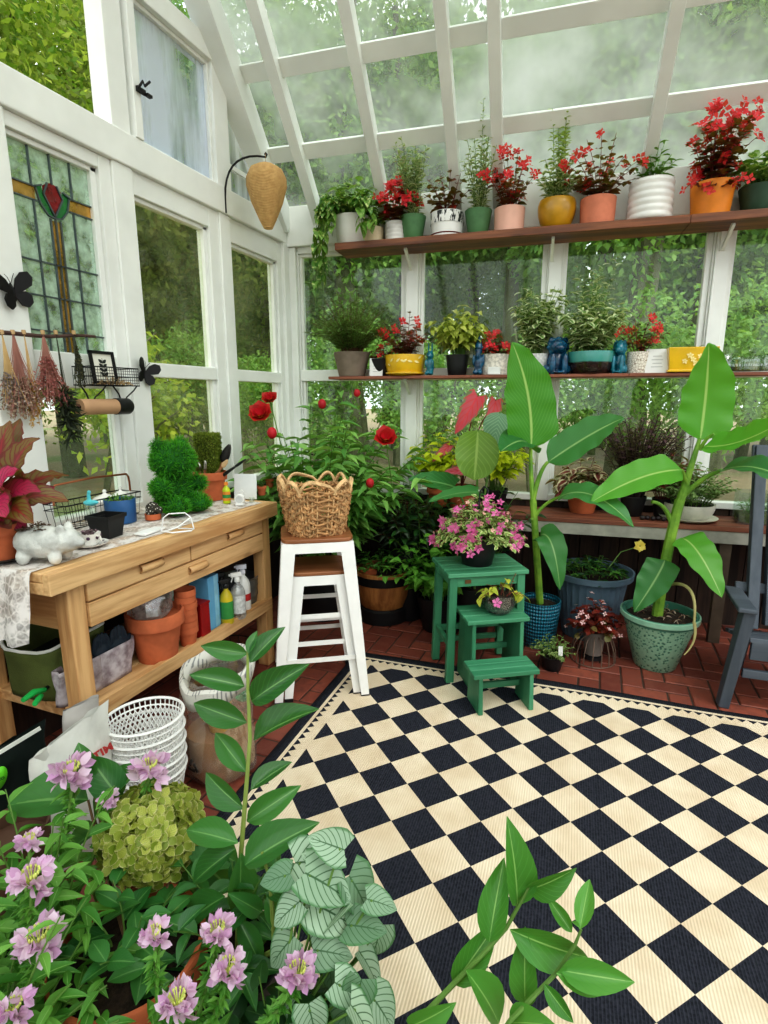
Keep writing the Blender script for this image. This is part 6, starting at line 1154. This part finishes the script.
pxleaves(ml, T1, P, S_([(222, 85, 108, 68), (228, 108, 303, 18), (224, 85, 242, 28), (214, 168, 85, 135), (232, 205, 347, 120), (220, 260, 82, 212), (238, 305, 367, 212), (217, 385, 138, 285), (230, 430, 324, 352), (212, 478, 106, 395), (220, 510, 342, 428)]), d, .42, rng, .55)
pxleaves(ml, T1, P, S_([(198, 565, 62, 520), (215, 620, 368, 510), (205, 590, 205, 760), (165, 700, 42, 768), (265, 690, 402, 655), (190, 580, 70, 660), (200, 760, 260, 880), (270, 700, 330, 800), (255, 740, 190, 700)]), 1.18, .44, rng, .55)
ms.tube(np.array([np.array([.01, -.01, z]), DP(275, 950, 1.15)-P, DP(270, 880, 1.16)-P, DP(263, 872, 1.17)-P+ZZ*.05]), [.007, .006, .004, .003], 6)
bush(t, LAUR, T1, z, 9, .34, .9, 6, .10, .045, 302, STEMG, .3, .1, .7, .04, name='lower_leaves')
ml.build('leaves', LAUR, t, ang=0); ms.build('stems', M('laurel_stem', C(134, 150, 76), .6), t)
t, z, P = blackpot('glossy leaved shrub leaning over the checkered rug at the bottom edge', 'laurel_shrub', -.235, .62, .11, .19, seed=2); t.location.z = .016
S2_ = lambda l: [tuple(((400+q/3.2) if i % 2 == 0 else (820+q/3.2)) for i, q in enumerate(it)) for it in l]
ml, ms = MB(), MB(); d = .92; LAUR2 = LM('leaf_fresh_laurel', C(62, 128, 50), C(96, 160, 70), mid=C(150, 196, 110), midw=.03, vein=C(84, 150, 66), vfreq=8, vw=.8, rough=.35)
g_ = lambda x, y, dd=d: DP(400+x/3.2, 820+y/3.2, dd)-P
ms.tube(np.array([np.array([0, 0, z]), g_(20, 720, .9), g_(60, 640), g_(180, 515), g_(260, 435), g_(340, 345), g_(385, 265), g_(412, 215)]), [.006, .0055, .005, .0045, .004, .0035, .003, .002], 7)
ms.tube(np.array([np.array([.02, 0, z]), g_(300, 720, .86), g_(355, 640, .87), g_(500, 490, .88), g_(560, 400, .9), g_(580, 350, .9)]), [.005, .0045, .004, .0035, .003, .002], 6)
pxleaves(ml, T1, P, S2_([(375, 275, 372, 38), (408, 222, 545, 190), (285, 390, 322, 152), (170, 525, 300, 355), (352, 350, 610, 470), (390, 265, 430, 140), (400, 590, 395, 388), (550, 360, 478, 253), (575, 350, 606, 192)]), d, .40, rng, .6)
pxleaves(ml, T1, P, S2_([(512, 480, 735, 520), (210, 480, 350, 660), (462, 525, 550, 650), (500, 490, 680, 540), (575, 345, 550, 320), (30, 660, 150, 620), (350, 650, 460, 640)]), .88, .42, rng, .6)
bush(t, LAUR2, T1, z, 7, .18, 1.1, 4, .10, .045, 303, STEMG, .3, .1, .7, .04, name='lower_leaves', lean=(-.2, -.3)); ml.build('leaves', LAUR2, t, ang=0); ms.build('stems', STEMG, t)
# brunnera
BRUN = LM('leaf_silver_heart', C(104, 138, 108), C(176, 200, 174), mid=C(60, 100, 66), midw=.03, vein=C(66, 104, 72), vfreq=6.5, vw=.74, edge=C(86, 132, 88), edgew=.46, rough=.5, trans=.15)
t, z, P = blackpot('silver heart leaved brunnera spilling onto the rug edge', 'silver_brunnera', -.475, .665, .11, .17, seed=3); t.location.z = .016
ml, ms, md = MB(), MB(), MB(); T2 = LT('heart', 10, .22, .25, 7); rng = np.random.default_rng(18)
for i, (bx, by, tx, ty, w_, dd) in enumerate([(318, 905, 362, 925, 1.0, 1.06), (352, 880, 398, 945, 1.0, 1.08), (330, 862, 304, 850, .9, 1.1), (340, 848, 318, 838, 1., 1.1), (300, 862, 345, 855, 1., 1.12), (310, 875, 352, 893, 1.05, 1.08), (318, 950, 352, 952, .95, 1.03), (362, 955, 390, 990, 1.05, 1.04), (340, 985, 372, 1000, .95, 1.0), (330, 970, 330, 1005, .9, 1.0), (372, 900, 400, 905, .8, 1.08), (295, 905, 268, 925, .9, 1.06), (290, 940, 262, 968, .9, 1.02), (300, 985, 285, 1018, 1., .98), (375, 1000, 398, 1030, 1.0, .97), (345, 1015, 345, 1055, 1.0, .95), (352, 925, 388, 925, .9, 1.04), (285, 875, 262, 880, .8, 1.1), (310, 1010, 318, 1050, .9, .93), (345, 905, 300, 935, 1., 1.03), (360, 985, 350, 1020, .9, .97), (325, 925, 345, 965, .9, 1.05), (380, 930, 372, 960, .9, 1.06), (355, 1010, 385, 1045, 1., .93), (300, 900, 325, 880, .9, 1.1)]):
    dd += rng.uniform(-.03, .05); a, b_ = DP(bx, by, dd)-P, DP(tx, ty, dd-.01)-P; L = min(max(np.linalg.norm(b_-a)*1.2, .075), .10)*w_; dv = unit(b_-a); leaves(ml, T2, [a-dv*.01], [dv-ZZ*.08], [-FW*.5+ZZ*.7+rng.normal(0, .42, 3)], L, L*.95, rng); ms.tube(bez(np.array([0, 0, z]), a*.4+ZZ*.12, a, 7), .0025, 5)
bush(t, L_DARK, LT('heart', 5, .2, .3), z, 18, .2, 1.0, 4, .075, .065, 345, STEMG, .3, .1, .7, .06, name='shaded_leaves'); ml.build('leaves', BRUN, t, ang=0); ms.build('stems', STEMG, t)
# hydrangea
HYD = LM('petal_lime', C(120, 140, 48), C(192, 196, 96), vein=C(130, 150, 56), vfreq=5, vw=.8, rough=.5, trans=.3, edge=C(206, 200, 140), edgew=.44); HLEAF = LM('leaf_hydrangea', C(44, 104, 48), C(74, 134, 66), mid=C(110, 160, 90), vein=C(64, 120, 60), vfreq=8, vw=.7, rough=.4)
t, z, P = blackpot('lime green mophead hydrangea in big terracotta pot', 'hydrangea', -.84, .68, .155, .26, TERRA, seed=4, kind='rim'); ctr = DP(150, 832, 1.33)-P
mb = MB(); rng = np.random.default_rng(22)
for i in range(260):
    f = (i+.5)/260; zz_ = 1-1.75*f; a = i*2.39996; n_ = np.array([math.sqrt(max(0, 1-zz_*zz_))*math.cos(a), math.sqrt(max(0, 1-zz_*zz_))*math.sin(a), zz_]); flower(mb, ctr+n_*np.array([.108, .108, .10])*rng.uniform(.84, 1.08), n_+rng.normal(0, .5, 3), .026, 4, LT('round', 4, .35, .3, 3, .10), rng, .3, .9)
mb.build('flower_head', HYD, t, ang=0); MB().ell(ctr, (.09, .09, .085)).build('flower_head_core', M('lime_core', C(110, 124, 44), .9), t)
ml, ms = MB(), MB(); ms.tube(bez(np.array([0, .0, z]), ctr*.5+np.array([0, -.02, 0]), ctr-ZZ*.08, 8), .006, 6)
for bx, by, tx, ty in [(88, 800, 10, 795), (92, 780, 78, 748), (95, 820, 130, 765), (100, 830, 60, 850), (185, 835, 235, 860), (190, 850, 230, 890), (150, 880, 195, 905), (110, 870, 90, 905), (175, 870, 215, 915), (120, 800, 92, 760)]:
    a, b_ = DP(bx, by, 1.34)-P, DP(tx, ty, 1.34)-P; L = np.linalg.norm(b_-a)*1.1; leaves(ml, T1, [a], [b_-a], [-FW*.4+ZZ*.9+rng.normal(0, .15, 3)], L, L*.62, rng); ms.tube(bez(np.array([0, 0, z]), a*.5+ZZ*.05, a, 6), .003, 5)
bush(t, HLEAF, LT('oval', 6, .25, .25, 5), z, 8, .18, .9, 4, .09, .055, 310, STEMG, .3, 0, .7, .06, name='lower_leaves'); ml.build('leaves', HLEAF, t, ang=0); ms.build('stems', STEMB, t)
# cleomes
CLEAF = LM('leaf_cleome', C(62, 124, 42), C(116, 170, 74), mid=C(150, 190, 110), rough=.5)
def cleome(label, x, y, stems, seed, nst, h, lean=(0, 0), sprd=.6, pm=BLACKP, r=.11, ph=.18):
    t, z, P = blackpot(label, 'pink_cleome', x, y, r, ph, pm, seed=seed); rng = np.random.default_rng(seed)
    bush(t, CLEAF, LT('lance', 5, .25, .3), z, nst, h, sprd, 12, .085, .030, 320+seed, STEMG, .15, .1, .7, .05, .003, lean=lean); ms, ml = MB(), MB(); Pp, Dd = [], []
    for px, py, d_, s_ in stems:
        p = DP(px, py, d_)-P; base = np.array([rng.normal(0, .03), rng.normal(0, .03), z]); path = bez(base, np.array([p[0]*.75, p[1]*.75, z+(p[2]-z)*.55]), p, 16); ms.tube(path, np.linspace(.005, .0035, 16), 6)
        for k_ in range(90): f = rng.uniform(.45, .97); q_ = path[int(f*15)]+(path[min(15, int(f*15)+1)]-path[int(f*15)])*rng.random(); a = rng.uniform(0, 6.3); Pp.append(q_); Dd.append([math.cos(a), math.sin(a), rng.uniform(.0, .8)])
        mb, mc = MB(), MB(); n0 = unit(p-path[-3]); fr = d_*.038*s_
        for k_ in range(16):
            a = k_*2.4; o_ = unit(np.array([math.cos(a), math.sin(a), .35+.5*((k_*.37) % 1)])); q_ = p+o_*fr*.5+ZZ*fr*.25*((k_ % 4)-1); leaves(mb, LT('round', 4, .2, .2), np.repeat([q_], 4, 0), [o_+rng.normal(0, .55, 3) for _ in range(4)], [-FW+rng.normal(0, .5, 3) for _ in range(4)], fr*rng.uniform(.55, .8), fr*.42, rng)
        for k_ in range(14): a = k_*2.4; o_ = np.array([math.cos(a)*.5, math.sin(a)*.5, 1.]); mc.tube([p, p+o_*fr*.75], .0012, 3); mc.ell(p+o_*fr*.78, (fr*.06, fr*.06, fr*.12), None, 6, 5)
        fl = mb.build('flower_cluster', P_CLEO, t, ang=0); mc.build('stamens', M('stamen%d%d' % (px, py), C(206, 214, 120), .6), fl)
    leaves(ml, LT('oval', 2, .2, .3), Pp, Dd, ZZ+rng.normal(0, .3, (len(Pp), 3)), rng.uniform(.015, .028, len(Pp)), .009, rng); ml.build('stem_leaflets', CLEAF, t, ang=0); ms.build('flower_stalks', STEMG, t); return t
cleome('tall pink cleome with two blooms in front of the white sack', -1.06, .66, [(72, 780, 1.30, .95), (150, 776, 1.32, .9), (108, 803, 1.28, .5)], 5, 10, .40, (.08, .03), .45)
cleome('pink cleome with loose blooms at the left edge of the picture foreground', -.90, .42, [(32, 886, 1.02, 1.0), (40, 948, .98, 1.15), (15, 1015, .9, .9), (30, 845, 1.1, .6)], 6, 26, .40, (-.05, .1), .8)
cleome('pink cleome with five low blooms beside the brunnera', -.60, .50, [(155, 940, 1.0, .75), (218, 938, 1.02, .85), (228, 975, .98, .9), (178, 1008, .92, .95), (298, 980, .98, .95)], 7, 12, .22, (0, .1), .9)
t = thing('empty_brown_pot', 'empty dark brown pot with pale rim at the left edge in front of the sacks', 'pot', (-1.305, .765, 0)); pot(t, 'taper', .085, .34, M('brown_pot', C(96, 70, 56), .6), 340, soil=False)
bush_t = thing('fern_like_plant', 'feathery mid green foliage plant filling the bottom left corner', 'plant', (-1.12, .42, 0)); z = pot(bush_t, 'taper', .12, .16, BLACKP, 341); bush(bush_t, CLEAF, LT('lance', 4, .25, .3), z, 26, .36, .9, 12, .075, .026, 342, STEMG, .15, .1, .7, .07, .003)
# ================================================================== outside
k = NT('outside_ground'); n1 = k.noise(.35, 5); n2 = k.noise(9, 4); GRD = k.done(k.pbr(k.mix(k.step(n1, .5, .68), k.mix(n2, C(136, 114, 92), C(178, 158, 134)), k.mix(n2, C(96, 112, 62), C(140, 150, 96))), .95))
struct('ground', MB().add([[-60, -30, -.06], [60, -30, -.06], [60, 70, -.06], [-60, 70, -.06]], [[0, 1, 2, 3]]), GRD, smooth=False)
TRL = LM('leaf_tree', C(92, 142, 62), C(150, 186, 98), rough=.6, trans=.45); TRY = LM('leaf_tree_bright', C(120, 156, 52), C(196, 206, 84), rough=.6, trans=.5); TRD = LM('leaf_tree_dark', C(124, 146, 76), C(182, 192, 112), rough=.6, trans=.6); BARK = M('bark', C(96, 96, 74), .9, bump=.6, bs=8)
TT = (np.array([[0, 0, 0], [.5, .45, .08], [0, 1, -.1], [-.5, .45, .08]]), np.array([[0, 1, 2, 3]]), np.array([[.5, 0, 0], [1, .5, 0], [.5, 1, 0], [0, .5, 0]]))
def crown(mb, c, rx, rz, n, L, rng, shell=.55, nb=9):
    cs = [(np.array(c)+unit(rng.normal(0, 1, 3))*np.array([rx, rx, rz])*rng.uniform(.2, .75), rng.uniform(.35, .6)) for _ in range(nb)]
    for cc, s_ in cs:
        k_ = n//nb; d = unit(rng.normal(0, 1, (k_, 3))); r_ = rng.uniform(shell, 1, (k_, 1))**.6; p = cc+d*r_*np.array([rx, rx, rz])*s_; leaves(mb, TT, p, d*.5+rng.normal(0, .7, (k_, 3))-ZZ*.3, d+rng.normal(0, .6, (k_, 3)), rng.uniform(.7, 1.3, k_)*L, L*.55, rng)
def woods(name, label, spots, mat, n, L, seed, kind='stuff'):
    rng = np.random.default_rng(seed); t = thing(name, label, 'trees'); t['kind'] = kind; ml, mt = MB(), MB()
    for x, y, h, r_ in spots:
        mt.tube([(x, y, -.05), (x+rng.normal(0, .15), y, h*.4), (x+rng.normal(0, .3), y+rng.normal(0, .3), h*.85)], [h*.022, h*.017, h*.006], 7); crown(ml, (x, y, h*.60), r_, h*.40, n, L, rng)
    ml.build('foliage', mat, t, ang=0); mt.build('trunks', BARK, t)
rg = np.random.default_rng(77)
woods('treeline', 'soft green woodland seen through the back windows and the roof glass', [(x+rg.uniform(-.6, .6), 10.5+rg.uniform(-1, 3.5)+abs(x)*.05, rg.uniform(8, 12.5), rg.uniform(1.8, 2.6)) for x in np.arange(-10, 12, 1.25)], TRL, 9000, .15, 1)
woods('treeline', 'farther pale green woodland filling the gaps between the back trees', [(x+rg.uniform(-.6, .6), 18+rg.uniform(-1, 3), rg.uniform(11, 16), rg.uniform(2.4, 3.2)) for x in np.arange(-20, 22, 1.7)], TRL, 5000, .34, 8)
woods('treeline', 'dark green woodland beyond the left wall', [(-9.5+rg.uniform(-2, 2), y, rg.uniform(7, 11), rg.uniform(1.8, 2.5)) for y in np.arange(-1, 14, 1.2)]+[(-15+rg.uniform(-2, 2), y, rg.uniform(11, 14), 2.8) for y in np.arange(-2, 16, 2.2)], TRD, 6000, .17, 2)
woods('undergrowth', 'low green undergrowth along the wood edge behind the back wall', [(x+rg.uniform(-.4, .4), 8.3+rg.uniform(-.6, 1.2), rg.uniform(1.6, 3.2), rg.uniform(.9, 1.4)) for x in np.arange(-8, 10, 1.2)], TRL, 3500, .085, 3)
woods('undergrowth', 'taller green thicket under the far trees behind the back wall', [(x+rg.uniform(-.5, .5), 14.5+rg.uniform(-.8, 1.2), rg.uniform(4.5, 6.5), rg.uniform(1.7, 2.2)) for x in np.arange(-17, 18, 1.7)], TRL, 4500, .16, 9)
woods('undergrowth', 'low green undergrowth along the wood edge beyond the left wall', [(-7.2+rg.uniform(-.6, .6), y, rg.uniform(1.4, 2.6), rg.uniform(.9, 1.3)) for y in np.arange(2.5, 11, 1.3)], TRD, 2600, .085, 4)
for nm, lab, x, y, h, r_, mt_, n_, L_, sd in (('bright_bush', 'bright yellow green young tree outside the middle left window', -4.5, 4.45, 2.35, .75, TRY, 1500, .10, 5), ('leafy_tree', 'sunlit leafy tree showing through the open upper gable', -5.9, 3.2, 9.0, 2.2, LM('leaf_canopy', C(92, 142, 52), C(186, 202, 92), rough=.6, trans=.6), 26000, .08, 6)):
    rng = np.random.default_rng(sd); t = thing(nm, lab, 'tree', (x, y, -.05)); ml, mt = MB(), MB(); crown(ml, (0, 0, h*.66), r_, h*.36, n_, L_, rng, .3, 14); mt.tube([(0, 0, 0), (.1, 0, h*.4), (-.05, .1, h*.85)], [h*.02, h*.014, .01], 7); rr2 = np.random.default_rng(sd)
    for i in range(7): a = i*2.4; mt.tube([(.05, 0, h*(.35+.06*i)), (math.cos(a)*r_*.4, math.sin(a)*r_*.4, h*(.5+.06*i)), (math.cos(a)*r_*.75, math.sin(a)*r_*.75, h*(.56+.06*i))], [h*.008, h*.005, .006], 5)
    ml.build('foliage', mt_, t, ang=0); mt.build('trunk', BARK, t)
# ================================================================== groups of like things
GROUPS = {'red_begonia': 'red begonias on the back wall shelves', 'upright_herb': 'upright herbs in sage green pots', 'metal_stool': 'nested white metal stools', 'green_step_stool': 'low green plank stools', 'banana_plant': 'potted banana plants', 'dried_bunch': 'dried bunches on the hanging branch', 'iron_butterfly': 'black iron butterflies on the left wall', 'lidded_dish': 'white lidded dishes in the wire tray', 'seedling_pot': 'small terracotta seedling pots on the bench', 'white_spray_bottle': 'spray bottles under the bench', 'garden_glove': 'navy garden gloves in the pouch', 'guardian_lion_figurine': 'guardian lion figurines on the lower shelf', 'glass_jar_garden': 'glass jar gardens on the lower shelf', 'pink_cleome': 'pink cleomes in the foreground', 'laurel_shrub': 'glossy leaved shrubs in the foreground', 'chartreuse_coleus': 'chartreuse coleus on the low bench', 'plant_card': 'white plant cards on the lower shelf', 'dark_foliage_pot': 'black nursery pots behind the barrel planter'}
for o in list(scene.objects):
    q = o.name.split('.')[0]
    if o.parent is None and q in GROUPS and not o.get('group'): o['group'] = GROUPS[q]
# ================================================================== light, camera
w = bpy.data.worlds.new('sky'); scene.world = w; w.use_nodes = True; nt = w.node_tree; nt.nodes.clear(); k = NT.__new__(NT); k.t = nt
bg = k.n('ShaderNodeBackground'); ow = k.n('ShaderNodeOutputWorld'); zc = k.n('ShaderNodeSeparateXYZ', {0: k.n('ShaderNodeTexCoord').outputs['Generated']}).outputs[2]
k.set(bg, 0, k.mix(k.step(zc, -.1, .5), (.80, .86, .90, 1), (.93, .96, 1.0, 1))); bg.inputs[1].default_value = 1.5; nt.links.new(bg.outputs[0], ow.inputs[0])
def sun(name, e, ang, rot, col): l = bpy.data.lights.new(name, 'SUN'); l.energy = e; l.angle = math.radians(ang); l.color = col; o = bpy.data.objects.new(name, l); COL.objects.link(o); o.rotation_euler = rot; return o
sun('overcast_sun', 2.2, 50, (math.radians(38), math.radians(12), math.radians(30)), (1, .98, .93))
cam = bpy.data.cameras.new('camera'); co = bpy.data.objects.new('camera', cam); COL.objects.link(co); co.location = (0, 0, CH); co.rotation_euler = (PI/2-PITCH, 0, YAW); cam.sensor_fit = 'HORIZONTAL'; cam.sensor_width = 36; cam.lens = FPX/768*36; cam.clip_start = .02; cam.clip_end = 300; scene.camera = co
scene.view_settings.view_transform = 'Standard'; scene.view_settings.look = 'Medium High Contrast'; scene.view_settings.exposure = 0.28
scene.cycles.max_bounces = 10; scene.cycles.transparent_max_bounces = 24; scene.cycles.diffuse_bounces = 4; scene.cycles.caustics_reflective = False; scene.cycles.caustics_refractive = False; scene.cycles.use_denoising = True
